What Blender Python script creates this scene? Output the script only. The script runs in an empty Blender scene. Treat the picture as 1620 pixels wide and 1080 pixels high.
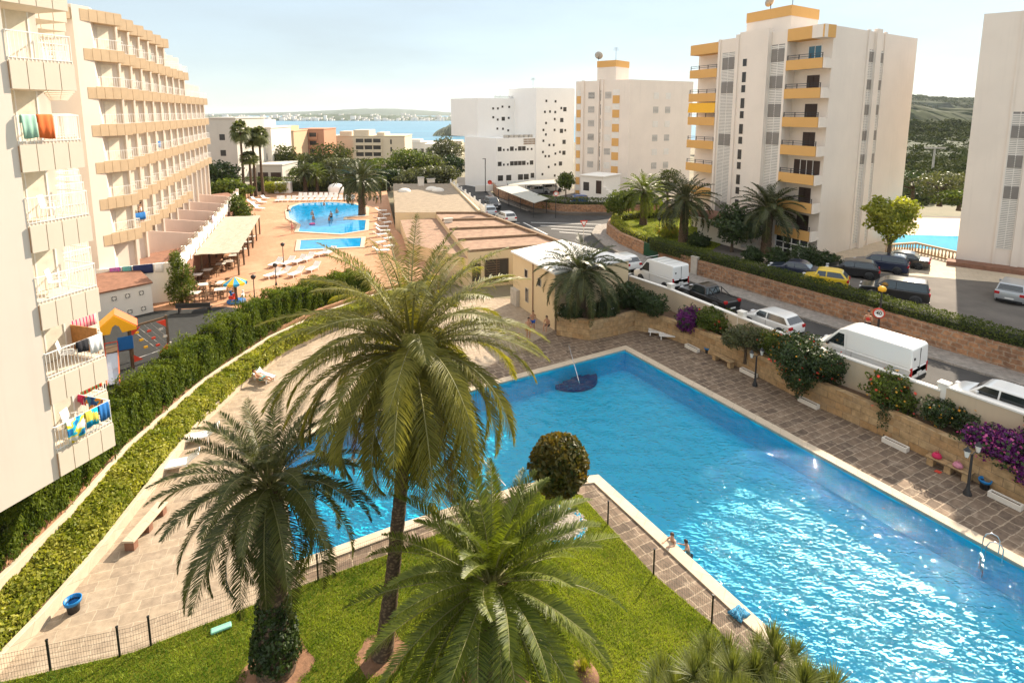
import bpy, math, random
import numpy as np
from mathutils import Vector, Matrix
R = math.radians
scene = bpy.context.scene
COL = scene.collection
# ---------------------------------------------------------------- camera
CAM_H = 17.5
PITCH = R(8.463)
cam_d = bpy.data.cameras.new('camera')
cam = bpy.data.objects.new('camera', cam_d)
COL.objects.link(cam)
cam.location = (0, 0, CAM_H)
cam.rotation_euler = (math.pi / 2 - PITCH, 0, 0)
cam_d.sensor_width = 36
cam_d.lens = 36 * 910 / 1620
cam_d.shift_y = -(540 - 312.4) / 1620
cam_d.clip_start = 0.1
cam_d.clip_end = 30000
scene.camera = cam
# ---------------------------------------------------------------- light
SUN_AZ, SUN_EL = 37.0, 34.0          # azimuth clockwise from +Y
world = bpy.data.worlds.new('World')
scene.world = world
world.use_nodes = True
wn = world.node_tree
sky = wn.nodes.new('ShaderNodeTexSky')
sky.sky_type = 'NISHITA'
sky.sun_disc = False
sky.sun_elevation = R(SUN_EL)
sky.sun_rotation = R(SUN_AZ)
sky.air_density = 1.0
sky.dust_density = 0.15
sky.ozone_density = 1.0
wn.nodes['Background'].inputs['Strength'].default_value = 0.15
# thin high cloud veil over the sky
tc = wn.nodes.new('ShaderNodeTexCoord')
mp = wn.nodes.new('ShaderNodeMapping'); mp.inputs['Scale'].default_value = (1.2, 1.2, 5.0)
nz = wn.nodes.new('ShaderNodeTexNoise'); nz.inputs['Scale'].default_value = 1.6; nz.inputs['Detail'].default_value = 6; nz.inputs['Roughness'].default_value = .6
rp = wn.nodes.new('ShaderNodeValToRGB'); rp.color_ramp.elements[0].position = .36; rp.color_ramp.elements[1].position = .72
rp.color_ramp.elements[0].color = (.84, .84, .84, 1); rp.color_ramp.elements[1].color = (.92, .92, .92, 1)
mx = wn.nodes.new('ShaderNodeMix'); mx.data_type = 'RGBA'
wn.links.new(tc.outputs['Generated'], mp.inputs[0]); wn.links.new(mp.outputs[0], nz.inputs['Vector'])
wn.links.new(nz.outputs[0], rp.inputs[0]); wn.links.new(rp.outputs[0], mx.inputs['Factor'])
wn.links.new(sky.outputs[0], mx.inputs['A'])
# pale blue veil low down, unseen sky above brightened to add fill light
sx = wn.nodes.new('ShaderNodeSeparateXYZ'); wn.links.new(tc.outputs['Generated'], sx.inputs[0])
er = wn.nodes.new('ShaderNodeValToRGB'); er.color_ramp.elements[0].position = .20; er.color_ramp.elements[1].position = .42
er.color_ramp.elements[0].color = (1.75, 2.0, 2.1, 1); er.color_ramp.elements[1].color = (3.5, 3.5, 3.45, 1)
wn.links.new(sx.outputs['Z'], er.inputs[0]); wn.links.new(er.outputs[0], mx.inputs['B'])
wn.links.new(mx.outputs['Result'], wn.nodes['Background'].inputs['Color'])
sun_d = bpy.data.lights.new('sun', 'SUN')
sun = bpy.data.objects.new('sun', sun_d)
COL.objects.link(sun)
sun_d.energy = 4.4
sun_d.angle = R(0.5)
sun_d.color = (1.0, 0.86, 0.68)
sv = Vector((math.sin(R(SUN_AZ)) * math.cos(R(SUN_EL)), math.cos(R(SUN_AZ)) * math.cos(R(SUN_EL)), math.sin(R(SUN_EL))))
sun.rotation_euler = sv.to_track_quat('Z', 'Y').to_euler()
sun.location = sv * 200
scene.view_settings.view_transform = 'Standard'
scene.view_settings.look = 'None'
scene.view_settings.exposure = 1.26
scene.view_settings.gamma = 1
scene.view_settings.use_curve_mapping = False
scene.cycles.max_bounces = 7
scene.cycles.transparent_max_bounces = 8
scene.cycles.transmission_bounces = 4
scene.cycles.caustics_reflective = False
scene.cycles.sample_clamp_indirect = 6
scene.cycles.use_denoising = True
# ---------------------------------------------------------------- survey: a photo pixel and a known height give a ground point
_c, _s, _F, _CY = math.cos(PITCH), math.sin(PITCH), 910.0, 312.4
def at(px, py, z=0.0):
    u, v = px - 810, _CY - py
    a, b, d = u, _F * _c + v * _s, v * _c - _F * _s
    t = (z - CAM_H) / d
    return Vector((a * t, b * t, z))
def atY(px, py, Y):
    u, v = px - 810, _CY - py
    a, b, d = u, _F * _c + v * _s, v * _c - _F * _s
    t = Y / b
    return Vector((a * t, Y, CAM_H + d * t))
def ats(pts, z=0.0):
    return [at(x, y, z) for x, y in pts]
# ---------------------------------------------------------------- objects
def tag(o, label=None, cat=None, group=None, kind=None):
    if label: o['label'] = label
    if cat: o['category'] = cat
    if group: o['group'] = group
    if kind: o['kind'] = kind
    return o
def empty(name, loc=(0, 0, 0), rz=0.0, label=None, cat=None, group=None):
    o = bpy.data.objects.new(name, None)
    COL.objects.link(o)
    o.location = loc
    o.rotation_euler = (0, 0, rz)
    o.empty_display_size = .2
    return tag(o, label, cat, group)
def kids(o): return list(o.children)
def copy_tree(o, parent=None, loc=None, rz=None, sc=None, label=None, group=None):
    c = o.copy()
    COL.objects.link(c)
    if parent is not None: c.parent = parent
    for ch in list(o.children): copy_tree(ch, c)
    if loc is not None: c.location = loc
    if rz is not None: c.rotation_euler = (0, 0, rz)
    if sc is not None: c.scale = sc if hasattr(sc, '__len__') else (sc, sc, sc)
    if label: c['label'] = label
    if group: c['group'] = group
    return c
# ---------------------------------------------------------------- mesh builder
class MB:
    def __init__(s):
        s.v, s.f, s.m, s.sm = [], [], [], []
        s.X = Matrix.Identity(4)
        s.mi = 0
        s.smooth = False
    def add(s, vs, fs, smooth=None):
        o = len(s.v)
        X = s.X
        s.v.extend([tuple(X @ Vector(p)) for p in vs])
        sm = s.smooth if smooth is None else smooth
        for f in fs:
            s.f.append([i + o for i in f]); s.m.append(s.mi); s.sm.append(sm)
        return s
    def frame(s, loc=(0, 0, 0), rz=0.0, ry=0.0, rx=0.0):
        s.X = Matrix.Translation(loc) @ Matrix.Rotation(rz, 4, 'Z') @ Matrix.Rotation(ry, 4, 'Y') @ Matrix.Rotation(rx, 4, 'X')
        return s
    def box(s, x0, x1, y0, y1, z0, z1):
        vs = [(x0, y0, z0), (x1, y0, z0), (x1, y1, z0), (x0, y1, z0), (x0, y0, z1), (x1, y0, z1), (x1, y1, z1), (x0, y1, z1)]
        return s.add(vs, [(0, 3, 2, 1), (4, 5, 6, 7), (0, 1, 5, 4), (1, 2, 6, 5), (2, 3, 7, 6), (3, 0, 4, 7)], False)
    def cbox(s, cx, cy, cz, sx, sy, sz):
        return s.box(cx - sx / 2, cx + sx / 2, cy - sy / 2, cy + sy / 2, cz - sz / 2, cz + sz / 2)
    def prism(s, poly, z0, z1):
        n = len(poly)
        a = sum(poly[i][0] * poly[(i + 1) % n][1] - poly[(i + 1) % n][0] * poly[i][1] for i in range(n))
        if a < 0: poly = poly[::-1]
        vs = [(p[0], p[1], z0) for p in poly] + [(p[0], p[1], z1) for p in poly]
        fs = [tuple(range(n))[::-1], tuple(range(n, 2 * n))] + [(i, (i + 1) % n, (i + 1) % n + n, i + n) for i in range(n)]
        return s.add(vs, fs, False)
    def sheet(s, poly, z):
        n = len(poly)
        a = sum(poly[i][0] * poly[(i + 1) % n][1] - poly[(i + 1) % n][0] * poly[i][1] for i in range(n))
        if a < 0: poly = poly[::-1]
        return s.add([(p[0], p[1], z) for p in poly], [tuple(range(n))], False)
    def quad(s, a, b, c, d): return s.add([a, b, c, d], [(0, 1, 2, 3)], False)
    def tube(s, pts, r, n=8, cap=True):
        pts = [Vector(p) for p in pts]
        rs = r if hasattr(r, '__len__') else [r] * len(pts)
        vs, fs = [], []
        up = Vector((0, 0, 1))
        for i, p in enumerate(pts):
            t = (pts[min(i + 1, len(pts) - 1)] - pts[max(i - 1, 0)]).normalized()
            a = t.cross(up)
            if a.length < .05: a = t.cross(Vector((1, 0, 0)))
            a.normalize(); b = t.cross(a).normalized()
            for k in range(n):
                q = 2 * math.pi * k / n
                vs.append(tuple(p + (a * math.cos(q) + b * math.sin(q)) * rs[i]))
        for i in range(len(pts) - 1):
            for k in range(n):
                fs.append((i * n + k, i * n + (k + 1) % n, (i + 1) * n + (k + 1) % n, (i + 1) * n + k))
        s.add(vs, fs, n > 5)
        if cap:
            m = len(pts) - 1
            s.add(vs[:n], [tuple(range(n))], False); s.add(vs[m * n:], [tuple(range(n))[::-1]], False)
        return s
    def lathe(s, prof, n=16, c=(0, 0, 0)):
        vs, fs = [], []
        for r_, z in prof:
            for k in range(n):
                q = 2 * math.pi * k / n
                vs.append((c[0] + r_ * math.cos(q), c[1] + r_ * math.sin(q), c[2] + z))
        for i in range(len(prof) - 1):
            for k in range(n):
                fs.append((i * n + k, i * n + (k + 1) % n, (i + 1) * n + (k + 1) % n, (i + 1) * n + k))
        return s.add(vs, fs, True)
    def wallrun(s, pts, th, z0, z1):
        """a wall of thickness th to the left of a polyline, one mitred solid"""
        P = [Vector((p[0], p[1], 0)) for p in pts]
        L = []
        for i, p in enumerate(P):
            d = []
            if i > 0: d.append((p - P[i - 1]).normalized())
            if i < len(P) - 1: d.append((P[i + 1] - p).normalized())
            t = sum(d, Vector()).normalized()
            n = Vector((-t.y, t.x, 0))
            k = th / max(.4, n.dot(Vector((-d[0].y, d[0].x, 0))))
            L.append(p + n * k)
        zz0 = z0 if hasattr(z0, '__len__') else [z0] * len(P)
        zz1 = z1 if hasattr(z1, '__len__') else [z1] * len(P)
        for i in range(len(P) - 1):
            a, b, c, d = P[i], P[i + 1], L[i + 1], L[i]
            vs = [(a.x, a.y, zz0[i]), (b.x, b.y, zz0[i + 1]), (c.x, c.y, zz0[i + 1]), (d.x, d.y, zz0[i]),
                  (a.x, a.y, zz1[i]), (b.x, b.y, zz1[i + 1]), (c.x, c.y, zz1[i + 1]), (d.x, d.y, zz1[i])]
            fs = [(4, 5, 6, 7), (0, 1, 5, 4), (2, 3, 7, 6)]
            if i == 0: fs.append((3, 0, 4, 7))
            if i == len(P) - 2: fs.append((1, 2, 6, 5))
            s.add(vs, fs, False)
        return s
    def build(s, name, mats, parent=None, bevel=0.0, loc=None, rz=None, seg=2):
        me = bpy.data.meshes.new(name)
        me.from_pydata(s.v, [], s.f)
        if not isinstance(mats, (list, tuple)): mats = [mats]
        for m in mats: me.materials.append(m)
        me.polygons.foreach_set('material_index', s.m)
        me.polygons.foreach_set('use_smooth', s.sm)
        boxuv(me)
        me.update()
        o = bpy.data.objects.new(name, me)
        COL.objects.link(o)
        if parent is not None: o.parent = parent
        if loc is not None: o.location = loc
        if rz is not None: o.rotation_euler = (0, 0, rz)
        if bevel:
            b = o.modifiers.new('bevel', 'BEVEL'); b.width = bevel; b.segments = seg; b.limit_method = 'ANGLE'; b.angle_limit = R(35)
            b.harden_normals = False
        return o
def boxuv(me):
    n = len(me.loops)
    if not n: return
    uvl = me.uv_layers.new(name='UVMap')
    vi = np.empty(n, np.int32); me.loops.foreach_get('vertex_index', vi)
    co = np.empty(len(me.vertices) * 3, np.float32); me.vertices.foreach_get('co', co); co = co.reshape(-1, 3)
    pn = np.empty(len(me.polygons) * 3, np.float32); me.polygons.foreach_get('normal', pn); pn = pn.reshape(-1, 3)
    lt = np.empty(len(me.polygons), np.int32); me.polygons.foreach_get('loop_total', lt)
    N = np.repeat(pn, lt, axis=0); P = co[vi]
    h = np.hypot(N[:, 0], N[:, 1]) + 1e-9
    u = (-N[:, 1] * P[:, 0] + N[:, 0] * P[:, 1]) / h
    flat = np.abs(N[:, 2]) > .75
    uv = np.stack([np.where(flat, P[:, 0], u), np.where(flat, P[:, 1], P[:, 2])], 1).astype(np.float32)
    uvl.data.foreach_set('uv', uv.ravel())
def np_mesh(name, V, F, mat, parent=None, tint=None, smooth=False, loc=None, mats_idx=None):
    """big foliage meshes straight from arrays (all faces of one size)"""
    me = bpy.data.meshes.new(name)
    V = np.ascontiguousarray(V, np.float32); F = np.ascontiguousarray(F, np.int32)
    k = F.shape[1]
    me.vertices.add(len(V)); me.vertices.foreach_set('co', V.ravel())
    me.loops.add(F.size); me.loops.foreach_set('vertex_index', F.ravel())
    me.polygons.add(len(F))
    me.polygons.foreach_set('loop_start', np.arange(0, F.size, k, dtype=np.int32))
    me.polygons.foreach_set('loop_total', np.full(len(F), k, np.int32))
    if smooth: me.polygons.foreach_set('use_smooth', np.ones(len(F), bool))
    for m in (mat if isinstance(mat, (list, tuple)) else [mat]): me.materials.append(m)
    if mats_idx is not None: me.polygons.foreach_set('material_index', np.ascontiguousarray(mats_idx, np.int32))
    if tint is not None:
        a = me.attributes.new('tint', 'FLOAT', 'FACE')
        a.data.foreach_set('value', np.ascontiguousarray(tint, np.float32))
    me.update(calc_edges=True)
    o = bpy.data.objects.new(name, me)
    COL.objects.link(o)
    if parent is not None: o.parent = parent
    if loc is not None: o.location = loc
    return o
# ---------------------------------------------------------------- materials
def nodes_of(m):
    m.use_nodes = True
    return m.node_tree, m.node_tree.nodes['Principled BSDF']
def N(nt, typ, **kw):
    n = nt.nodes.new(typ)
    for k, v in kw.items():
        if k in n.inputs.keys(): n.inputs[k].default_value = v
        else: setattr(n, k, v)
    return n
def mixc(nt, fac, a, b, mode='MIX'):
    n = nt.nodes.new('ShaderNodeMix'); n.data_type = 'RGBA'; n.blend_type = mode
    for i, x in (('Factor', fac), ('A', a), ('B', b)):
        if hasattr(x, 'is_linked'): nt.links.new(x, n.inputs[i])
        elif i == 'Factor': n.inputs[i].default_value = x
        else: n.inputs[i].default_value = (*x[:3], 1)
    return n.outputs['Result']
def ramp(nt, src, p0, p1, c0=(0, 0, 0), c1=(1, 1, 1)):
    r = nt.nodes.new('ShaderNodeValToRGB')
    r.color_ramp.elements[0].position = p0; r.color_ramp.elements[1].position = p1
    r.color_ramp.elements[0].color = (*c0, 1); r.color_ramp.elements[1].color = (*c1, 1)
    nt.links.new(src, r.inputs[0])
    return r.outputs[0]
def noise(nt, scale, detail=4, rough=.55, coord='Object', stretch=None, dist=0.0):
    t = nt.nodes.new('ShaderNodeTexCoord')
    n = N(nt, 'ShaderNodeTexNoise', Scale=scale, Detail=detail, Roughness=rough, Distortion=dist)
    if stretch:
        m = nt.nodes.new('ShaderNodeMapping'); m.inputs['Scale'].default_value = stretch
        nt.links.new(t.outputs[coord], m.inputs[0]); nt.links.new(m.outputs[0], n.inputs['Vector'])
    else: nt.links.new(t.outputs[coord], n.inputs['Vector'])
    return n.outputs[0]
def bump(nt, bs, h, strength=.3, dist=.02):
    b = N(nt, 'ShaderNodeBump', Strength=strength, Distance=dist)
    nt.links.new(h, b.inputs['Height']); nt.links.new(b.outputs[0], bs.inputs['Normal'])
def plain(name, col, rough=.6, metal=0.0, spec=.4, var=.0, vscale=2.0, bmp=0.0, bscale=30.0, coat=0.0):
    m = bpy.data.materials.new(name); nt, bs = nodes_of(m)
    bs.inputs['Base Color'].default_value = (*col, 1)
    bs.inputs['Roughness'].default_value = rough
    bs.inputs['Metallic'].default_value = metal
    bs.inputs['Specular IOR Level'].default_value = spec
    if coat: bs.inputs['Coat Weight'].default_value = coat; bs.inputs['Coat Roughness'].default_value = .06
    if var:
        f = ramp(nt, noise(nt, vscale, 5, .6), .3, .7)
        dk = tuple(max(0, x * (1 - var)) for x in col); lt = tuple(min(.95, x * (1 + var * .45)) for x in col)
        nt.links.new(mixc(nt, f, dk, lt), bs.inputs['Base Color'])
    if bmp: bump(nt, bs, noise(nt, bscale, 4, .6), bmp)
    return m
def render_wall(name, col, stain=.18, streak=.15, scol=None):
    """painted render: cloudy patches, rain streaks"""
    m = bpy.data.materials.new(name); nt, bs = nodes_of(m)
    bs.inputs['Roughness'].default_value = .85; bs.inputs['Specular IOR Level'].default_value = .2
    dk = scol or tuple(x * .72 for x in col)
    a = mixc(nt, ramp(nt, noise(nt, .35, 6, .62), .35, .75), col, tuple(c + (d - c) * stain * 2 for c, d in zip(col, dk)))
    st = ramp(nt, noise(nt, 1.0, 5, .65, stretch=(2.6, 2.6, .12)), .55, .8)
    g = N(nt, 'ShaderNodeMath', operation='MULTIPLY'); nt.links.new(st, g.inputs[0]); g.inputs[1].default_value = streak * 2
    nt.links.new(mixc(nt, g.outputs[0], a, dk), bs.inputs['Base Color'])
    bump(nt, bs, noise(nt, 45, 3, .6), .12, .01)
    return m
def brickish(name, c1, c2, mortar, bw, bh, ms=.015, dist=.0, dscale=2.0, offset=.5, rough=.85, bmp=.5, spots=None, rot=0.0, squash=1.0, var=.35, bdist=.02):
    m = bpy.data.materials.new(name); nt, bs = nodes_of(m)
    bs.inputs['Roughness'].default_value = rough; bs.inputs['Specular IOR Level'].default_value = .25
    uv = nt.nodes.new('ShaderNodeUVMap')
    mp = nt.nodes.new('ShaderNodeMapping'); mp.inputs['Rotation'].default_value = (0, 0, rot)
    nt.links.new(uv.outputs[0], mp.inputs[0])
    vec = mp.outputs[0]
    if dist:
        n = N(nt, 'ShaderNodeTexNoise', Scale=dscale, Detail=3)
        nt.links.new(vec, n.inputs['Vector'])
        sub = N(nt, 'ShaderNodeVectorMath', operation='SUBTRACT'); nt.links.new(n.outputs['Color'], sub.inputs[0]); sub.inputs[1].default_value = (.5, .5, .5)
        sc = N(nt, 'ShaderNodeVectorMath', operation='SCALE'); nt.links.new(sub.outputs[0], sc.inputs[0]); sc.inputs['Scale'].default_value = dist
        ad = N(nt, 'ShaderNodeVectorMath', operation='ADD'); nt.links.new(vec, ad.inputs[0]); nt.links.new(sc.outputs[0], ad.inputs[1])
        vec = ad.outputs[0]
    b = N(nt, 'ShaderNodeTexBrick', Scale=1.0)
    b.inputs['Mortar Size'].default_value = ms; b.inputs['Mortar Smooth'].default_value = .25; b.inputs['Bias'].default_value = 0
    b.inputs['Brick Width'].default_value = bw; b.inputs['Row Height'].default_value = bh
    b.offset = offset; b.squash = squash; b.squash_frequency = 3
    b.inputs['Color1'].default_value = (*c1, 1); b.inputs['Color2'].default_value = (*c2, 1); b.inputs['Mortar'].default_value = (*mortar, 1)
    nt.links.new(vec, b.inputs['Vector'])
    f = ramp(nt, noise(nt, 3.2, 6, .65), .3, .72, (1 - var,) * 3, (1 + var * .5,) * 3)
    c = mixc(nt, 1.0, b.outputs['Color'], f, 'MULTIPLY')
    if spots:
        c = mixc(nt, ramp(nt, noise(nt, spots[1], 5, .7), spots[2], spots[3]), c, spots[0])
    nt.links.new(c, bs.inputs['Base Color'])
    inv = N(nt, 'ShaderNodeMath', operation='MULTIPLY_ADD'); nt.links.new(b.outputs['Fac'], inv.inputs[0]); inv.inputs[1].default_value = -1.0
    nt.links.new(noise(nt, 14, 4, .6), inv.inputs[2])
    bump(nt, bs, inv.outputs[0], bmp, bdist)
    return m
def leafmat(name, c1, c2, transl=.35, rough=.5, spec=.35, tcol=None):
    m = bpy.data.materials.new(name); nt, bs = nodes_of(m)
    a = N(nt, 'ShaderNodeAttribute', attribute_name='tint')
    c = mixc(nt, a.outputs['Fac'], c1, c2)
    nt.links.new(c, bs.inputs['Base Color'])
    bs.inputs['Roughness'].default_value = rough; bs.inputs['Specular IOR Level'].default_value = spec
    tr = nt.nodes.new('ShaderNodeBsdfTranslucent')
    tcol = tcol or (1.5, 1.55, .55)
    nt.links.new(mixc(nt, 1.0, c, tcol, 'MULTIPLY'), tr.inputs[0])
    ms = nt.nodes.new('ShaderNodeMixShader'); ms.inputs[0].default_value = transl
    nt.links.new(bs.outputs[0], ms.inputs[1]); nt.links.new(tr.outputs[0], ms.inputs[2])
    nt.links.new(ms.outputs[0], nt.nodes['Material Output'].inputs[0])
    return m
M = {}
M['cream'] = render_wall('cream_render', (.68, .61, .53), .12, .10)
M['white'] = render_wall('white_render', (.82, .78, .71), .10, .08)
M['offwhite'] = render_wall('offwhite_render', (.74, .69, .61), .12, .14)
M['tower'] = render_wall('tower_render', (.82, .73, .64), .14, .12)
M['panel'] = render_wall('cream_panel', (.70, .615, .50), .14, .12)
M['tanpanel'] = render_wall('tan_panel', (.56, .42, .27), .22, .22, (.22, .17, .12))
M['beige'] = render_wall('beige_render', (.72, .57, .36), .12, .10)
M['beige2'] = render_wall('far_beige_render', (.66, .56, .42), .14, .10)
M['beige3'] = render_wall('far_ochre_render', (.62, .43, .27), .14, .10)
M['grey2'] = render_wall('far_grey_render', (.56, .53, .47), .18, .16)
M['pinkwall'] = render_wall('pinkish_render', (.70, .55, .46), .22, .2)
M['yellow'] = render_wall('ochre_paint', (.70, .40, .14), .10, .08)
M['joint'] = plain('panel_joint', (.42, .24, .13), .9)
M['whitep'] = plain('white_paint', (.82, .81, .78), .45, var=.06)
M['whitepl'] = plain('white_plastic', (.84, .83, .80), .35, var=.04)
M['dark'] = plain('dark_opening', (.040, .038, .036), .25)
M['shutter'] = plain('brown_shutter', (.045, .025, .018), .5, var=.2, vscale=9)
M['slat'] = plain('white_slats', (.78, .74, .68), .5, var=.08)
M['greyslat'] = plain('grey_slats', (.24, .22, .20), .5, var=.1)
M['glass'] = plain('window_glass', (.02, .025, .03), .06, spec=.8)
M['blueglass'] = plain('teal_glass', (.01, .10, .16), .08, spec=.8)
M['black'] = plain('black_paint', (.012, .012, .013), .4)
M['iron'] = plain('dark_iron', (.03, .03, .032), .5)
M['steel'] = plain('brushed_steel', (.62, .62, .63), .22, metal=1.0)
M['alu'] = plain('pale_aluminium', (.68, .67, .64), .38, metal=.3)
M['wood'] = plain('weathered_wood', (.13, .085, .05), .8, var=.3, vscale=6, bmp=.2)
M['concrete'] = plain('concrete', (.50, .46, .40), .9, var=.25, vscale=1.5, bmp=.15)
M['soil'] = plain('dry_soil', (.16, .10, .06), .95, var=.4, vscale=3, bmp=.6, bscale=18)
M['bark'] = plain('bark', (.10, .07, .045), .9, var=.4, vscale=5, bmp=.8, bscale=22)
M['tile'] = plain('terracotta_roof', (.25, .125, .08), .85, var=.3, vscale=2.5, bmp=.4, bscale=20)
rng = np.random.default_rng(7)
random.seed(7)
def rnd(a, b): return random.uniform(a, b)
# ---------------------------------------------------------------- key outlines (metres)
from mathutils.geometry import tessellate_polygon
WALLW = [(10.6, 49.6), (13.1, 45.8), (16.6, 38.7), (19.1, 33.8), (22.6, 28.4), (25.3, 24.0), (29.5, 17.0)]
KERB = [(32.5, 24.5), (28.7, 30.4), (26.3, 34.1), (20.2, 43.6), (15.5, 51.6), (12.5, 58.3), (10.6, 65.0), (10.1, 71.5), (11.4, 76.5), (15.0, 79.0), (24.0, 79.8), (40.0, 80.0)]
STONE = [(3.7, 43.9), (6.0, 42.9), (8.2, 43.9), (9.9, 45.0), (11.5, 44.3)] + [tuple(at(x_, y_).xy) for x_, y_ in ((1098, 545), (1190, 585), (1278, 631), (1418, 693), (1503, 734), (1600, 782), (1760, 860))]
SIDEW = [(34.4, 25.5), (30.6, 31.0), (28.0, 35.2), (21.9, 44.8), (17.4, 52.5), (14.4, 59.2), (12.4, 65.6), (11.9, 71.0), (13.0, 75.0), (16.0, 77.0), (24.5, 77.8), (40.0, 78.0)]
WLINE = [(-18.25, 10.0), (-18.25, 18.0), (-18.4, 21.3), (-19.1, 26.0), (-19.1, 33.3), (-17.9, 39.95), (-15.5, 45.4), (-11.7, 50.9), (-7.2, 54.4)]
# the pool: an L of two arms
P_far, P_r = Vector((8.4, 41.0)), Vector((.485, -.874))
def seg(p, d, t): return (p[0] + d[0] * t, p[1] + d[1] * t)
POOL = [(8.4, 40.6), (24.6, 11.4), (12.6, 9.2), (8.95, 17.0), (4.2, 25.7), (.6, 25.0), (-4.7, 22.4), (-8.6, 20.2), (-12.0, 28.0), (-9.3, 31.1), (-4.3, 33.2)]
def off_poly(poly, d):
    n = len(poly); out = []
    a = sum(poly[i][0] * poly[(i + 1) % n][1] - poly[(i + 1) % n][0] * poly[i][1] for i in range(n))
    sg = 1 if a > 0 else -1
    for i in range(n):
        p0, p1, p2 = (Vector(poly[(i + k) % n]) for k in (-1, 0, 1))
        d1, d2 = (p1 - p0).normalized(), (p2 - p1).normalized()
        n1, n2 = Vector((d1.y, -d1.x)) * sg, Vector((d2.y, -d2.x)) * sg
        b = (n1 + n2).normalized()
        out.append(tuple(p1 + b * (d / max(.35, b.dot(n1)))))
    return out
COPE = off_poly(POOL, .55)
def holed(name, outer, hole, z, mat):
    loops = [[Vector((p[0], p[1], z)) for p in outer], [Vector((p[0], p[1], z)) for p in hole]]
    fs = tessellate_polygon(loops)
    vs = loops[0] + loops[1]
    b = MB()
    ff = []
    for f in fs:
        n = (vs[f[1]] - vs[f[0]]).cross(vs[f[2]] - vs[f[0]])
        ff.append(tuple(f) if n.z > 0 else tuple(f)[::-1])
    b.add([tuple(v) for v in vs], ff, False)
    return b.build(name, mat)
# ---------------------------------------------------------------- ground
def gmat():
    m = bpy.data.materials.new('dry_ground'); nt, bs = nodes_of(m)
    bs.inputs['Roughness'].default_value = .95
    a = mixc(nt, ramp(nt, noise(nt, .05, 7, .65), .35, .65), (.30, .24, .16), (.08, .10, .045))
    nt.links.new(mixc(nt, ramp(nt, noise(nt, .6, 5, .6), .3, .7), a, (.20, .17, .11)), bs.inputs['Base Color'])
    return m
M['ground'] = gmat()
M['asphalt'] = plain('asphalt', (.062, .058, .055), .9, var=.35, vscale=.6, bmp=.25, bscale=60)
M['asphalt2'] = plain('old_asphalt', (.14, .122, .105), .92, var=.28, vscale=.5, bmp=.25, bscale=60)
M['pavement'] = brickish('pavement_slabs', (.34, .30, .26), (.29, .26, .23), (.20, .18, .16), .4, .4, .012, bmp=.2)
M['deck'] = brickish('crazy_stone_paving', (.24, .172, .12), (.145, .105, .077), (.36, .28, .20), .66, .47, .028, dist=.20, dscale=1.9, rot=R(-27), squash=1.35, var=.4, spots=((.36, .285, .21), 1.1, .55, .72), bdist=.012)
M['coping'] = brickish('coping_stone', (.58, .48, .36), (.52, .43, .32), (.36, .29, .21), .9, .9, .008, rot=R(29), var=.12, bmp=.25, bdist=.006)
M['terrace'] = brickish('terracotta_paving', (.49, .265, .155), (.43, .235, .135), (.40, .23, .145), .33, .33, .008, var=.16, bmp=.15, spots=((.52, .31, .19), .25, .5, .7))
M['rubber'] = plain('black_rubber_ground', (.028, .03, .03), .9, var=.3, vscale=3, bmp=.2, bscale=80)
M['paint'] = plain('road_paint', (.72, .70, .66), .7, var=.15, vscale=6)
def lawnmat():
    m = bpy.data.materials.new('lawn_turf'); nt, bs = nodes_of(m)
    bs.inputs['Roughness'].default_value = .9; bs.inputs['Specular IOR Level'].default_value = .1
    a = mixc(nt, ramp(nt, noise(nt, .55, 5, .6), .3, .7), (.10, .13, .010), (.24, .21, .025))
    nt.links.new(mixc(nt, ramp(nt, noise(nt, 30, 3, .7), .3, .7), a, (.07, .095, .010)), bs.inputs['Base Color'])
    bump(nt, bs, noise(nt, 55, 3, .7), .8, .03)
    return m
M['lawn'] = lawnmat()
def terrain():
    b = MB()
    rows = [-60, -5, 60, 120, 200, 260, 340, 440, 560, 700, 760]
    cols = [-900, -500, -300, -200, -120, -60]
    zf = lambda y: -.06 if y < 130 else (-.06 - (y - 130) / 570 * 18.6 if y < 700 else -18.66 - (y - 700) * .1)
    return zf
zf = terrain()
holed('ground', [(-900, -60), (900, -60), (900, 130), (-900, 130)], COPE, -.06, M['ground'])
b = MB()
rows = [130, 200, 260, 340, 440, 560, 690, 730]
for i in range(len(rows) - 1):
    b.quad((-900, rows[i], zf(rows[i])), (900, rows[i], zf(rows[i])), (900, rows[i + 1], zf(rows[i + 1]) if i < 6 else -24), (-900, rows[i + 1], zf(rows[i + 1]) if i < 6 else -24))
tag(b.build('ground', M['ground']), kind='structure')
bpy.data.objects['ground']['kind'] = 'structure'
# sea
def seamat():
    m = bpy.data.materials.new('sea_water'); nt, bs = nodes_of(m)
    bs.inputs['Base Color'].default_value = (.04, .19, .30, 1); bs.inputs['Roughness'].default_value = .28; bs.inputs['Specular IOR Level'].default_value = .5
    nt.links.new(mixc(nt, ramp(nt, noise(nt, .004, 5, .6, stretch=(1, 5, 1)), .35, .65), (.045, .17, .27), (.075, .25, .36)), bs.inputs['Base Color'])
    bump(nt, bs, noise(nt, .25, 4, .6), .5, .5)
    return m
b = MB(); b.quad((-9000, 600, -18), (9000, 600, -18), (9000, 9000, -18), (-9000, 9000, -18))
tag(b.build('sea', seamat()), kind='structure')
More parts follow.
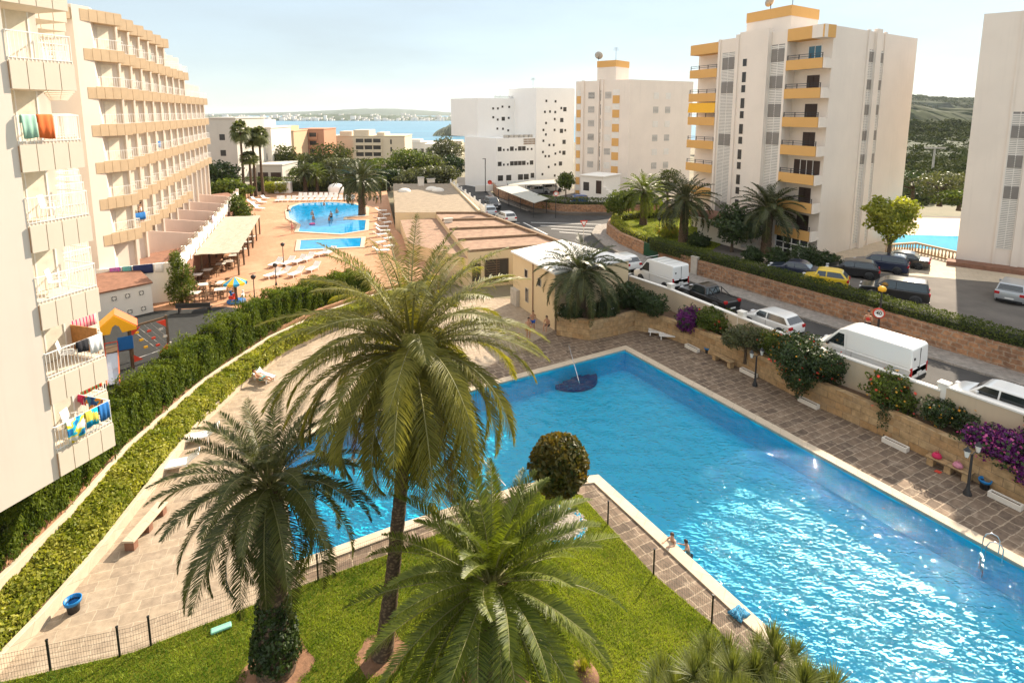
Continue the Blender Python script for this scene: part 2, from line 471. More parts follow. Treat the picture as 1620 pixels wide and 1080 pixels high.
# pool deck + coping + lawn
DECK = [(-17.3, 8), (26.5, 8), (29.0, 14), (26.5, 17.6), (23.4, 24.8), (21.2, 29.4), (19.4, 33.0), (14.2, 42.2), (11.6, 45.0), (9.8, 45.6), (3.5, 44.6), (.3, 52.4), (-6.5, 53.5), (-11.2, 50.0), (-14.9, 44.6), (-17.3, 39.5), (-18.5, 33.0), (-18.4, 25.6), (-17.9, 21.0)]
tag(holed('pool_deck', DECK, off_poly(POOL, .50), 0.0, M['deck']), kind='structure')
M['decklight'] = brickish('pale_stone_paving', (.38, .30, .215), (.31, .243, .178), (.45, .365, .27), .70, .50, .018, dist=.25, dscale=1.6, rot=R(-20), squash=1.3, var=.28, spots=((.46, .38, .285), .7, .5, .75), bdist=.008)
LD = [(-17.3, 8), (-17.4, 21), (-17.9, 25.6), (-18.1, 33), (-17.0, 39.5), (-14.8, 44.6), (-11.1, 49.9), (-6.5, 53.4), (.2, 52.3), (3.4, 44.5), (-4.5, 34.1), (-9.6, 31.9), (-12.75, 28.3), (-9.1, 19.5), (-6.0, 17), (-10, 8)]
b = MB(); b.sheet(LD, .005); tag(b.build('pool_deck', M['decklight']), kind='structure')
LAWN = [(-16.4, 8), (-16.2, 15.3), (-12.4, 16.4), (-7.0, 19.55), (-4.4, 20.9), (.4, 24.0), (1.6, 24.6), (3.2, 24.2), (4.1, 22.3), (5.4, 19.6), (6.9, 17.5), (9.5, 12), (11.3, 8)]
b = MB(); b.prism(LAWN, -.05, .05); lawn = tag(b.build('lawn', M['lawn']), kind='structure')
# bare earth rings at the palm trunks
b = MB()
for ex, ey, er_ in ((-7.45, 15.8, 1.08), (-4.25, 16.35, .8), (-.6, 15.0, 1.15)):
    b.sheet([(ex + er_ * (1 + .1 * math.sin(k * 1.9)) * math.cos(k * math.pi / 10), ey + er_ * (1 + .1 * math.sin(k * 1.9)) * math.sin(k * math.pi / 10)) for k in range(20)], .056)
tag(b.build('bare_earth', plain('reddish_earth', (.26, .14, .08), .95, var=.4, vscale=5, bmp=.8, bscale=25)), kind='structure')
# grass blades over the lawn
from mathutils.geometry import intersect_point_tri_2d
def in_poly(P, poly):
    x, y = P[:, 0], P[:, 1]; ins = np.zeros(len(P), bool); n = len(poly)
    for i in range(n):
        x0, y0 = poly[i]; x1, y1 = poly[(i + 1) % n]
        c = ((y0 > y) != (y1 > y)) & (x < (x1 - x0) * (y - y0) / ((y1 - y0) + 1e-12) + x0)
        ins ^= c
    return ins
def blades(name, poly, n, h, w, mat, z=.05):
    P = np.array(poly); lo, hi = P.min(0), P.max(0)
    p = rng.uniform(lo, hi, (n, 2)); p = p[in_poly(p, poly)]
    for ex, ey, er_ in ((-7.45, 15.8, 1.0), (-4.25, 16.35, .75), (2.0, 22.25, 1.1), (-.6, 15.0, 1.1)):
        dd = np.hypot(p[:, 0] - ex, p[:, 1] - ey); p = p[dd > er_ * (1 + .12 * np.sin(np.arctan2(p[:, 1] - ey, p[:, 0] - ex) * 5))]
    k = len(p); a = rng.uniform(0, 2 * np.pi, k); hh = h * rng.uniform(.5, 1.2, k); ln = rng.normal(0, .5, (k, 2)) * hh[:, None]
    c = np.c_[p, np.full(k, z)]
    dx = np.c_[np.cos(a), np.sin(a), np.zeros(k)] * w
    tip = c + np.c_[ln, hh]
    V = np.stack([c - dx, c + dx, tip], 1).reshape(-1, 3); F = np.arange(3 * k).reshape(-1, 3)
    cl = np.clip((p[:, 0] + 3) / 26, -.22, .2) + np.sin(p[:, 0] * 1.3) * np.sin(p[:, 1] * 1.7 + p[:, 0]) * .22 + .18 * np.sin(p[:, 0] * 4.1 + 2 * np.sin(p[:, 1] * 2.2)) * np.sin(p[:, 1] * 5.3)
    return np_mesh(name, V, F, mat, tint=np.clip(rng.uniform(0, 1, k) * .8 + .1 + cl, 0, 1))
M['grass'] = leafmat('grass_blades', (.06, .135, .010), (.38, .43, .05), .3, .6, .2)
tag(blades('grass', LAWN, 380000, .09, .012, M['grass']), kind='stuff')
# ---------------------------------------------------------------- terrace of the hotel (1.6 m higher)
TZ = 1.6
TERR = WLINE + [(-7.2, 56.0), (-16.0, 77.5), (-26.0, 118.0), (-70, 118), (-70, 10)]
b = MB(); b.prism(TERR, -.055, TZ); tag(b.build('terrace', M['terrace']), kind='structure')
b = MB(); b.prism([(-36, 30), (-19.2, 30.0), (-20.2, 44.6), (-23.6, 45.6), (-36, 43.2)], TZ - .02, TZ + .012); tag(b.build('playground_surface', M['rubber']), kind='structure')
# ---------------------------------------------------------------- road, pavements, parking
rd_near = [(p[0] + .26, p[1] + .12) for p in WALLW][::-1] + [(8.0, 57.0), (6.2, 60.0), (-3.4, 79.0), (-10.6, 109.5), (-13, 135)]
rd_far = [(-9.8, 135), (-6.2, 123.0), (-3.4, 103.1), (.5, 93.9), (3.2, 87.5), (7.5, 84.6), (14.3, 84.4), (42, 84.6)]
road = rd_near + rd_far + KERB[::-1]
b = MB(); b.prism(road, -.055, 2.2); tag(b.build('road', M['asphalt']), kind='structure')
b = MB(); b.prism(KERB + SIDEW[::-1], -.05, 2.33); tag(b.build('pavement', M['pavement']), kind='structure')
PARK = [(36.0, 24.5)] + [(31.0, 31.4), (28.4, 35.6), (22.3, 45.2), (17.8, 52.9), (14.8, 59.6), (12.9, 65.8), (12.4, 71.0), (13.3, 74.6), (16.2, 76.5), (24.6, 77.3), (39.9, 77.5), (75, 77.5), (75, 24.5)]
b = MB(); b.prism(PARK, -.045, 3.35); tag(b.build('parking', M['asphalt2']), kind='structure')
b = MB(); b.prism(rd_far[3:7] + [(42, 84.4), (42, 98), (20, 99), (12, 112), (-2, 114), (-2.2, 104.5)], -.045, 2.6); tag(b.build('forecourt', M['asphalt2']), kind='structure')
b = MB(); b.prism([(-9.6, 136), (-6.0, 123.4), (-3.2, 103.5), (.7, 94.3), (3.0, 89.0), (2.4, 88.4), (.1, 93.6), (-3.8, 102.9), (-6.6, 122.8), (-10.2, 136)], -.045, 2.34); tag(b.build('pavement', M['pavement']), kind='structure')
# planter earth between the stone wall and the road wall
EARTH = STONE + WALLW[::-1] + [(6.2, 49.5), (3.7, 47.0)]
b = MB(); b.prism(EARTH, -.04, 1.35); tag(b.build('planting_bed', M['soil']), kind='structure')
# lawn of the small garden across the road
GARD = [(17.6, 54.0), (15.2, 59.6), (13.3, 66.0), (12.9, 71.0), (13.7, 74.0), (16.4, 76.0), (24.0, 76.8), (25.5, 70.0), (22.5, 60.5)]
b = MB(); b.sheet(GARD, 3.37); tag(b.build('lawn', M['lawn']), kind='structure')
tag(blades('grass', GARD, 30000, .10, .02, M['grass'], 3.37), kind='stuff')
# road markings
mk = MB()
def stripe(a, c, w, z=2.206):
    a, c = Vector(a), Vector(c); d = (c - a).normalized(); n = Vector((-d.y, d.x)) * w / 2
    mk.quad((*(a - n), z), (*(c - n), z), (*(c + n), z), (*(a + n), z))
for i in range(8):
    p = Vector((7.6, 76.5)).lerp(Vector((13, 83.5)), i / 7)
for i, (p0, p1) in enumerate((((840, 352), (985, 356)), ((855, 357), (965, 362)), ((872, 362), (950, 367)), ((885, 367), (935, 371)))):
    stripe(at(*p0, 2.2).xy, at(*p1, 2.2).xy, .22)
stripe(at(828, 352, 2.2).xy, at(866, 371, 2.2).xy, .22)
stripe(at(800, 352, 2.2).xy, at(822, 353, 2.2).xy, .25)
for q in (((976, 420), (988, 417)), ((980, 428), (992, 424)), ((984, 437), (1000, 431))):
    stripe(at(*q[0], 2.2).xy, at(*q[1], 2.2).xy, .35)
tag(mk.build('road_markings', M['paint']), kind='structure')
MNEE = False
# ---------------------------------------------------------------- swimming pool
def poolmat():
    m = bpy.data.materials.new('pool_tiles'); nt, bs = nodes_of(m)
    uv = nt.nodes.new('ShaderNodeUVMap')
    b = N(nt, 'ShaderNodeTexBrick', Scale=1.0); b.offset = 0
    b.inputs['Brick Width'].default_value = .25; b.inputs['Row Height'].default_value = .25; b.inputs['Mortar Size'].default_value = .006
    b.inputs['Color1'].default_value = (.004, .61, .95, 1); b.inputs['Color2'].default_value = (.006, .67, .97, 1); b.inputs['Mortar'].default_value = (.07, .62, .84, 1)
    nt.links.new(uv.outputs[0], b.inputs['Vector']); nt.links.new(b.outputs[0], bs.inputs['Base Color'])
    bs.inputs['Roughness'].default_value = .4
    return m
M['pooltile'] = poolmat()
M['stepblue'] = plain('dark_blue_mosaic', (.012, .045, .20), .4, var=.2, vscale=8)
M['steplight'] = plain('pale_blue_mosaic', (.36, .50, .78), .4, var=.1, vscale=8)
def watermat():
    m = bpy.data.materials.new('pool_water_surface'); nt, bs = nodes_of(m)
    nt.nodes.remove(bs)
    gl = nt.nodes.new('ShaderNodeBsdfGlossy'); gl.inputs['Roughness'].default_value = .022
    tr = nt.nodes.new('ShaderNodeBsdfRefraction' if MNEE else 'ShaderNodeBsdfTransparent')
    if MNEE: tr.inputs['Roughness'].default_value = 0; tr.inputs['IOR'].default_value = 1.33
    tr.inputs['Color'].default_value = (.80, .98, 1.0, 1)
    fr = N(nt, 'ShaderNodeFresnel', IOR=1.42)
    t = nt.nodes.new('ShaderNodeTexCoord')
    mp = nt.nodes.new('ShaderNodeMapping'); mp.inputs['Rotation'].default_value = (0, 0, R(20)); mp.inputs['Scale'].default_value = (1, 1.8, 1)
    nt.links.new(t.outputs['Object'], mp.inputs[0])
    n1 = N(nt, 'ShaderNodeTexNoise', Scale=3.4, Detail=1.6, Roughness=.5, Distortion=.5); nt.links.new(mp.outputs[0], n1.inputs['Vector'])
    bp = N(nt, 'ShaderNodeBump', Strength=1.0, Distance=.11); nt.links.new(n1.outputs[0], bp.inputs['Height'])
    for x in (gl, fr) + (() if MNEE else ()): nt.links.new(bp.outputs[0], x.inputs['Normal'])
    ms = nt.nodes.new('ShaderNodeMixShader')
    nt.links.new(fr.outputs[0], ms.inputs[0]); nt.links.new(tr.outputs[0], ms.inputs[1]); nt.links.new(gl.outputs[0], ms.inputs[2])
    nt.links.new(ms.outputs[0], nt.nodes['Material Output'].inputs[0])
    return m
def wave_grid(poly, z, step):
    P = np.array(poly); lo, hi = P.min(0) - step, P.max(0) + step
    nx, ny = int((hi[0] - lo[0]) / step), int((hi[1] - lo[1]) / step)
    gx, gy = np.meshgrid(lo[0] + np.arange(nx + 1) * step, lo[1] + np.arange(ny + 1) * step, indexing='ij')
    r = np.random.default_rng(3); h = np.zeros_like(gx)
    for i in range(46):
        lam = r.uniform(.35, 1.6); a = r.normal(1.1, .75); k = 2 * np.pi / lam
        h += (.0042 * lam ** 1.15) * np.sin(k * (gx * np.cos(a) + gy * np.sin(a)) + r.uniform(0, 6.28) + 1.2 * np.sin(gx * .5 + i) + .9 * np.cos(gy * .4 + 2 * i))
    V = np.stack([gx, gy, z + h], -1).reshape(-1, 3)
    idx = np.arange((nx + 1) * (ny + 1)).reshape(nx + 1, ny + 1)
    F = np.stack([idx[:-1, :-1], idx[1:, :-1], idx[1:, 1:], idx[:-1, 1:]], -1).reshape(-1, 4)
    cen = V[F].mean(1)[:, :2]
    F = F[in_poly(cen, off_poly(poly, .12))]
    u, inv = np.unique(F, return_inverse=True)
    return V[u], inv.reshape(-1, 4)
pool = empty('swimming_pool', (8.4, 40.6, 0), 0, 'large L shaped swimming pool of turquoise water with pale stone coping', 'swimming pool')
def rel(o, p):
    o.parent = p; o.matrix_parent_inverse = Matrix.Translation(-Vector(p.location)); return o
b = MB(); b.sheet(POOL, -1.5)
n = len(POOL)
for i in range(n):
    a, c = POOL[i], POOL[(i + 1) % n]
    b.quad((a[0], a[1], .0), (c[0], c[1], .0), (c[0], c[1], -1.5), (a[0], a[1], -1.5))
rel(b.build('basin', M['pooltile']), pool)
b = MB()
for i in range(n):
    j = (i + 1) % n
    a, c, d, e = POOL[i], POOL[j], COPE[j], COPE[i]
    b.add([(a[0], a[1], -.1), (c[0], c[1], -.1), (d[0], d[1], -.1), (e[0], e[1], -.1), (a[0], a[1], .07), (c[0], c[1], .07), (d[0], d[1], .07), (e[0], e[1], .07)],
          [(4, 7, 6, 5), (0, 4, 5, 1), (2, 6, 7, 3)], False)
rel(b.build('coping', M['coping']), pool)
b = MB()
c0 = at(903, 590, -1.0)
for i, rr in enumerate((1.9, 1.35, .8)):
    b.lathe([(0.01, -.95 - .12 * (2 - i)), (rr, -.95 - .12 * (2 - i)), (rr, -1.49)][::-1], 28, (c0.x, c0.y, 0))
rel(b.build('steps', M['stepblue']), pool)
b = MB()
c1 = at(600, 662, -.5)
for i, rr in enumerate((1.9, 1.35, .8)):
    b.lathe([(0.01, -.5 - .3 * (2 - i)), (rr, -.5 - .3 * (2 - i)), (rr, -1.49)][::-1], 28, (c1.x, c1.y, 0))
rel(b.build('steps', M['steplight']), pool)
V, F = wave_grid(POOL, -.13, .07)
w = np_mesh('pool_water', V, F, watermat(), smooth=True)
tag(w, kind='structure')
# rope across the pool
b = MB(); p0, p1 = at(700, 652, -.1), at(800, 768, -.05)
b.tube([p0.lerp(p1, i / 12) + Vector((0, 0, .02 * math.sin(i * 2.1))) for i in range(13)], .022, 6)
tag(b.build('pool_rope', M['whitepl']), 'white floating rope stretched across the narrow arm of the pool', 'rope')
# handrail over the round blue steps
def railtube(b, pts, r=.025):
    b.tube(pts, r, 8)
b = MB(); q = at(897, 562, .07); q2 = at(912, 590, .2)
railtube(b, [q, q + Vector((0, 0, .75)), q + Vector((.1, -.25, .9)), (q2.x, q2.y, .25), (q2.x + .15, q2.y - .5, -.3)])
tag(b.build('handrail', M['steel']), 'single steel handrail above the round dark blue steps', 'handrail')
# ladder at the right edge
lad = empty('pool_ladder', (19.0, 21.9, .07), R(-29), 'steel pool ladder hooked over the coping at right', 'ladder')
lad.location = at(1568, 878, .07)
for s_ in (-.27, .27):
    b = MB(); b.tube([(.28, s_, 0), (.28, s_, .55), (.18, s_, .72), (0, s_, .78), (-.16, s_, .7), (-.24, s_, .5), (-.26, s_, -.9)], .022, 8); b.build('rail', M['steel'], lad)
b = MB()
for z in (-.2, -.45, -.7): b.cbox(-.26, 0, z, .07, .5, .02)
b.build('tread', M['steel'], lad)
if MNEE:
    w.cycles.is_caustics_caster = True
    for o in pool.children: o.cycles.is_caustics_receiver = True
    sun_d.cycles.is_caustics_light = True
# ---------------------------------------------------------------- hotel: near wing and far wing, saw-tooth balconies
def railing_mb(b, L, h=.95, side=0.0, step=.13, r=.016):
    """rail along x from 0 to L at y=0, optional return along +y"""
    b.cbox(L / 2, 0, h, L, .04, .035); b.cbox(L / 2, 0, .10, L, .025, .025)
    n = int(L / step)
    for i in range(n + 1): b.box(L * i / n - r / 2, L * i / n + r / 2, -r / 2, r / 2, .02, h - .02)
    if side:
        for x in (0, L):
            b.cbox(x, side / 2, h, .04, side, .035); b.cbox(x, side / 2, .10, .025, side, .025)
            k = int(side / step)
            for i in range(1, k + 1): b.box(x - r / 2, x + r / 2, side * i / k - r / 2, side * i / k + r / 2, .02, h - .02)
def balcony_mb(L, dep, hp, npan):
    """solid slab box with jointed front panels: local x along the front, y inward, z=0 at the floor/top"""
    b = MB()
    b.mi = 0; b.box(0, L, .05, dep, -hp, .0)
    b.mi = 1; b.box(-.005, L + .005, .02, .05, -hp + .02, -.02)      # recessed joint colour
    b.mi = 2
    w = L / npan
    for i in range(npan): b.box(i * w + .014, (i + 1) * w - .014, -.02, .03, -hp, .02)
    b.mi = 0; b.box(0, L, .05, .16, .0, .10)
    return b
def hotel_bay_frame(L0, az):
    """rotation so local +x runs along azimuth az (clockwise from +Y), local +y points inward"""
    return math.pi / 2 - R(az)
# ---- near wing
M['blind'] = plain('pale_blind', (.74, .68, .56), .7, var=.15, vscale=3)
near = empty('hotel_building', (-16.2, 19.0, 0), 0, 'cream hotel wing at the far left edge with stacked saw-tooth balconies and hanging towels', 'hotel')
AZN = 17.0; dN = Vector((math.sin(R(AZN)), math.cos(R(AZN)), 0)); rzN = hotel_bay_frame(None, AZN)
stepN = Vector((-2.03, 2.60, 0)); LN = 2.1
L1 = Vector((-16.25, 19.0, 0))
FZ = [5.42 + 2.745 * k for k in range(9)]
b = MB()
wl = MB()
# blind wall beside the first bay, with the building behind it
wl.frame(tuple(L1), rzN); wl.box(-7.5, .0, .06, 9.0, 4.46, 31)
for k in range(8):
    P = L1 + stepN * k
    wl.frame(tuple(P), rzN); wl.box(-.02 if k == 0 else -.3, LN - .03, 1.6, 9 - .3 * k, 4.463 + .003 * k, 30.9 - .01 * k)
w_ = wl.build('wall', M['cream'], near); w_.matrix_parent_inverse = Matrix.Translation(-near.location)
bal = None
for k in range(8):
    for fi, z in enumerate(FZ):
        P = L1 + stepN * k - near.location; P.z = z
        if bal is None:
            bal = balcony_mb(LN, 1.66, .9, 4).build('balcony', [M['panel'], M['joint'], M['panel']], near)
            rb = MB(); railing_mb(rb, LN - .06, .95, 1.5, .12); rb.build('railing', M['whitep'], bal, loc=(.03, .04, .02))
            db = MB(); db.box(.35, 1.75, 1.57, 1.595, .03, 1.95); db.mi = 1; db.box(.29, .35, 1.55, 1.595, 0, 2); db.box(1.75, 1.81, 1.55, 1.595, 0, 2); db.box(1.03, 1.08, 1.56, 1.595, 0, 1.95); db.build('balcony_door', [M['blind'], M['whitep']], bal)
            bal.location = P; bal.rotation_euler = (0, 0, rzN)
        else: copy_tree(bal, near, P, rzN)
# ---- far wing
far = empty('hotel_building', (-33.1, 45.6, 0), 0, 'long cream hotel wing with tan balcony fronts receding towards the sea', 'hotel')
fi_ = lambda o: setattr(o, 'matrix_parent_inverse', Matrix.Translation(-far.location))
AZF = 18.0; rzF = hotel_bay_frame(None, AZF)
stepF = Vector((-1.167, 3.275, 0)); LF = 3.42
L0 = Vector((-33.1, 45.6, 0))
ZF = [25.3 - 2.96 * k for k in range(7)]       # parapet tops from the roof downwards
LAST = [5, 8, 12, 12, 12, 12, 7]
wl = MB()
for k in range(13):
    P = L0 + stepF * k
    top = ZF[0] - .2 if k <= 5 else (ZF[1] - .2 if k <= 8 else ZF[2] - .2)
    wl.frame(tuple(P), rzF); wl.box(-.2, LF + .25, .92 + .003 * k, 11, .2 + .004 * k, top - .002 * k)
    wl.box(LF - .10, LF + .03, .72, 1.0, 3.0, top - .01)                # partition between bays
# end fin wall that closes the wing towards us
wl.frame((0, 0, 0), 0)
wl.add([], [])
A = at(144, 250, 8.0)
wl.prism([(-33.25, 45.0), (-40.5, 46.6), (-43, 55), (-34.4, 49.5), (-32.9, 46.4)], 1.0, 25.55)
o = wl.build('wall', M['cream'], far); fi_(o)
# roof slab edge that runs over the end fin
balf = None
for k in range(13):
    for fi2 in range(7):
        if k > LAST[fi2]: continue
        P = L0 + stepF * k - far.location; P.z = ZF[fi2]
        if balf is None:
            balf = balcony_mb(LF, 1.6, .86, 5).build('balcony', [M['tanpanel'], M['joint'], M['tanpanel']], far)
            balf.location = P; balf.rotation_euler = (0, 0, rzF)
            roofb = balf
        elif fi2 == 0: copy_tree(balf, far, P, rzF)
        elif fi2 == 1 and k == 0:
            balr = balcony_mb(LF, 1.6, .86, 5).build('balcony', [M['tanpanel'], M['joint'], M['tanpanel']], far, loc=P, rz=rzF)
            rb = MB(); railing_mb(rb, LF - .1, .85, .8, .2, .018); rb.build('railing', M['whitep'], balr, loc=(.05, .08, .02))
            db = MB(); db.box(1.9, 2.9, .89, .91, .03, 1.9); db.build('balcony_door', M['blind'], balr)
        else: copy_tree(balr, far, P, rzF)
# roof fascia over the fin
b = MB(); b.frame((L0.x, L0.y, 0), rzF); b.box(-1.25, -.01, 0, 3, ZF[0] - .86, ZF[0] + .0); b.box(-1.3, -.0, 3, 8, ZF[0] - .1, ZF[0] + .55)
o = b.build('roof_edge', M['tanpanel'], far); fi_(o)
# ---- garden level: pinkish dividing walls, terrace wall with pillars
TW = [at(282, 411, 5.1).xy, at(335, 351, 5.1).xy, at(377, 304, 5.1).xy]
TWp = [(v.x, v.y) for v in TW]
tw = empty('terrace_wall', (*TWp[0], 0), 0, 'tall white garden terrace wall with posts running behind the reed pergola', 'wall')
b = MB(); b.wallrun(TWp, .3, 1.55, 5.1); b.wallrun([(-33.4, 44.8), TWp[0]], .3, 1.54, 4.95)
o = b.build('wall', M['white'], tw); o.matrix_parent_inverse = Matrix.Translation(-tw.location)
b = MB()
a_, c_ = Vector(TWp[0]), Vector(TWp[2])
b.frame((*TWp[0], 0), math.atan2(c_.y - a_.y, c_.x - a_.x)); Lw = (c_ - a_).length
for i in range(1, 15):
    x = i * Lw / 14; b.box(x - .13, x + .13, -.03, .33, 5.1, 5.62)
for i in range(1, 18): b.box(i * Lw / 18 - .16, i * Lw / 18 + .16, -.12, -.003, 4.0, 4.55)
o = b.build('post', M['white'], tw); o.matrix_parent_inverse = Matrix.Translation(-tw.location); o['kind'] = 'stuff'
b = MB()
b.frame((*TWp[0], 0), math.atan2(c_.y - a_.y, c_.x - a_.x))
for z in (5.35, 5.6): b.box(0, Lw, .1, .16, z, z + .05)
o = b.build('rail', M['wood'], tw); o.matrix_parent_inverse = Matrix.Translation(-tw.location)
# terrace floor behind the wall and pinkish dividing walls stepping between the garden flats
b = MB(); b.prism([(-34.2, 45.3), TWp[0], TWp[2], (-48, 96), (-52, 88)], 1.5, 4.1); tag(b.build('garden_terrace', M['tile']), kind='structure')
for i in range(5):
    k = [1.6, 3.6, 5.6, 7.6, 10][i]
    P = L0 + stepF * k + Vector((.3, 0, 0)); t = (i + .9) / 5.6
    Q = Vector((*a_.lerp(c_, .10 + t * .86), 0)) + Vector((-.25, .1, 0))
    b = MB(); b.wallrun([(P.x - 1.6, P.y + .7), (Q.x, Q.y)], .22, 4.05, [6.9 - i * .12, 5.25])
    tag(b.build('dividing_wall', M['pinkwall']), ['stained pinkish dividing wall between garden flats, nearest to the towels', 'pinkish dividing wall second from the hung towels', 'pinkish dividing wall in the middle of the garden flats', 'pinkish dividing wall fourth from the hung towels', 'farthest pinkish dividing wall beside the bushy trees'][i], 'wall', 'walls between the garden flats')
# ---- shed with decorative blocks
sh0, sh1 = at(146, 516, TZ), at(243, 493, TZ)
shd = empty('shed', tuple(sh0), math.atan2(sh1.y - sh0.y, sh1.x - sh0.x), 'low white shed with brown sloping roof behind the playground', 'shed')
Ls = (sh1 - sh0).length
b = MB(); b.box(-1.6, Ls, 0, 3.4, 0, 2.35); b.build('wall', M['white'], shd)
b = MB(); b.add([(-1.7, -.12, 2.36), (Ls + .1, -.12, 2.36), (Ls + .1, 3.4, 3.0), (-1.7, 3.4, 3.0), (-1.7, -.12, 2.48), (Ls + .1, -.12, 2.48), (Ls + .1, 3.4, 3.12), (-1.7, 3.4, 3.12)],
                [(0, 3, 2, 1), (4, 5, 6, 7), (0, 1, 5, 4), (1, 2, 6, 5), (2, 3, 7, 6), (3, 0, 4, 7)]); b.build('roof', M['tile'], shd)
for x, z in ((1.55, 1.75), (2.45, 1.75), (3.4, 1.75), (2.5, .45), (3.45, .45)):
    b = MB(); b.cbox(x, -.004, z, .42, .02, .42)
    f = b.build('vent_block', M['dark'], shd)
    b = MB()
    for i in range(5):
        a = i * math.pi / 4
    b.frame((x, -.02, z), 0)
    b.cbox(0, 0, 0, .44, .02, .035); b.cbox(0, 0, 0, .035, .02, .44)
    for s_ in (-1, 1):
        b.cbox(0, 0, s_ * .20, .44, .02, .05); b.cbox(s_ * .20, 0, 0, .05, .02, .44)
    b.frame((x, -.022, z), 0, R(45)); b.cbox(0, 0, 0, .2, .02, .2); b.cbox(0, 0, 0, .5, .018, .03); b.cbox(0, 0, 0, .03, .018, .5)
    b.build('lattice', M['white'], f)
# ---- reed pergola
pc = [at(287, 404, 4.0), at(377, 399, 4.0), at(412, 341, 4.0), at(344, 343, 4.0)]
perg = empty('pergola', (pc[0].x, pc[0].y, TZ), 0, 'long pergola with pale reed roof over cafe tables beside the terrace wall', 'pergola')
def reedmat():
    m = plain('reed_matting', (.47, .44, .34), .9); nt, bs = m.node_tree, m.node_tree.nodes['Principled BSDF']
    f = ramp(nt, noise(nt, 2.2, 6, .7, stretch=(1, 3, 1)), .3, .7); nt.links.new(mixc(nt, f, (.30, .27, .20), (.44, .41, .33)), bs.inputs['Base Color'])
    bump(nt, bs, noise(nt, 30, 3, .7), .5); return m
M['reed'] = reedmat()
b = MB(); nx, ny = 14, 24; vs = []
for j in range(ny + 1):
    for i in range(nx + 1):
        p = pc[0].lerp(pc[1], i / nx).lerp(pc[3].lerp(pc[2], i / nx), j / ny)
        vs.append((p.x - pc[0].x + rnd(-.03, .03), p.y - pc[0].y + (rnd(-.12, .12) if j in (0, ny) else 0), p.z - TZ + rnd(-.03, .03)))
fs = [(j * (nx + 1) + i, j * (nx + 1) + i + 1, (j + 1) * (nx + 1) + i + 1, (j + 1) * (nx + 1) + i) for j in range(ny) for i in range(nx)]
b.add(vs, fs); o = b.build('reed_roof', M['reed'], perg); s_ = o.modifiers.new('thick', 'SOLIDIFY'); s_.thickness = .05
b = MB()
for i in range(6):
    for e0, e1 in ((pc[1], pc[2]), (pc[0].lerp(pc[1], .35), pc[3].lerp(pc[2], .35))):
        p = e0.lerp(e1, .02 + i * .19) - Vector((pc[0].x, pc[0].y, 0))
        q = MB(); q.box(p.x - .22, p.x - .08, p.y - .07, p.y + .07, 0, 2.34); q.build('post', M['wood'], perg)
for e0, e1 in ((pc[1], pc[2]), (pc[0].lerp(pc[1], .35), pc[3].lerp(pc[2], .35))):
    p, q_ = e0 - Vector((pc[0].x, pc[0].y, 0)), e1 - Vector((pc[0].x, pc[0].y, 0))
    b.tube([(p.x - .15, p.y, 2.3), (q_.x - .15, q_.y, 2.3)], .06, 6)
b.build('beam', M['wood'], perg)
# small far shelter by the sun beds
pz = at(385, 318, TZ)
sh = empty('shelter', tuple(pz), R(100), 'small pale flat-roofed shelter at the end of the terrace wall', 'shelter')
b = MB(); b.box(-.2, 7.2, -.2, 3.4, 2.5, 2.62); b.build('roof', M['reed'], sh)
for x in (0, 3.4, 6.8):
    b = MB(); b.box(x, x + .12, 0, .12, 0, 2.5); b.build('post', M['wood'], sh)
    b = MB(); b.box(x, x + .12, 3.1, 3.22, 0, 2.5); b.build('post', M['wood'], sh)
# ---------------------------------------------------------------- long flat-roofed building between terrace and road
def child_world(o, root):
    o.parent = root; o.matrix_parent_inverse = Matrix.Translation(-Vector(root.location)); return o
def gravel(name, c, v=.35):
    return plain(name, c, .95, var=v, vscale=1.3, bmp=.6, bscale=26)
M['gravel'] = gravel('roof_gravel', (.32, .205, .14)); M['gravel2'] = gravel('tan_roof_gravel', (.30, .235, .165), .25)
M['coverp'] = plain('parapet_capping', (.25, .165, .10), .8, var=.3, vscale=4)
rl = lambda px, py, z=4.0: at(px, py, z)
lb = empty('flat_roofed_building', tuple(at(742, 450, .5)), 0, 'long low beige building with stepped gravel roofs beside the road', 'building')
A0, A1, A2, A3 = rl(740, 395), rl(894, 383), rl(764, 335), rl(690, 335)
B0, B1, B2 = rl(622, 290), rl(715, 290), rl(625, 335)
b = MB(); b.prism([(p.x, p.y) for p in (A0, A1, A2, A3)], -.02, 3.7); b.prism([(p.x, p.y) for p in (B2, (A2 + Vector((-.3, .05, 0))), B1, B0)], -.02, 3.9)
b.prism([(-11.5, 62.5), (A0.x + .02, A0.y + .05), (A3.x, A3.y), (-15.0, 76)], -.02, 3.1)
child_world(b.build('wall', M['beige'], lb), lb)
b = MB()
b.sheet([(p.x, p.y) for p in (A0, A1, A2, A3)], 3.704); b.mi = 1; b.sheet([(p.x, p.y) for p in (B2, (A2 + Vector((-.3, .05, 0))), B1, B0)], 3.905); b.mi = 0; b.sheet([(-11.5, 62.5), (A0.x, A0.y), (A3.x, A3.y), (-15.0, 76)], 3.105)
child_world(b.build('roof', [M['gravel'], M['gravel2']], lb), lb)
def para(p, q, h=.3, w=.3, z=3.7, m=None):
    b = MB(); b.wallrun([(p.x, p.y), (q.x, q.y)], w, z + .0, z + h)
    return child_world(b.build('parapet', m or M['coverp'], lb), lb)
for t in (.0, .24, .5, .76, 1.0):
    p, q = A0.lerp(A3, t), A1.lerp(A2, t)
    para(p, q, .26 + .02 * t, .26)
para(A1, A2, .32, .36)
para(A2 + Vector((-.3, .1, 0)), B1, .30, .3, 3.9, M['beige'])
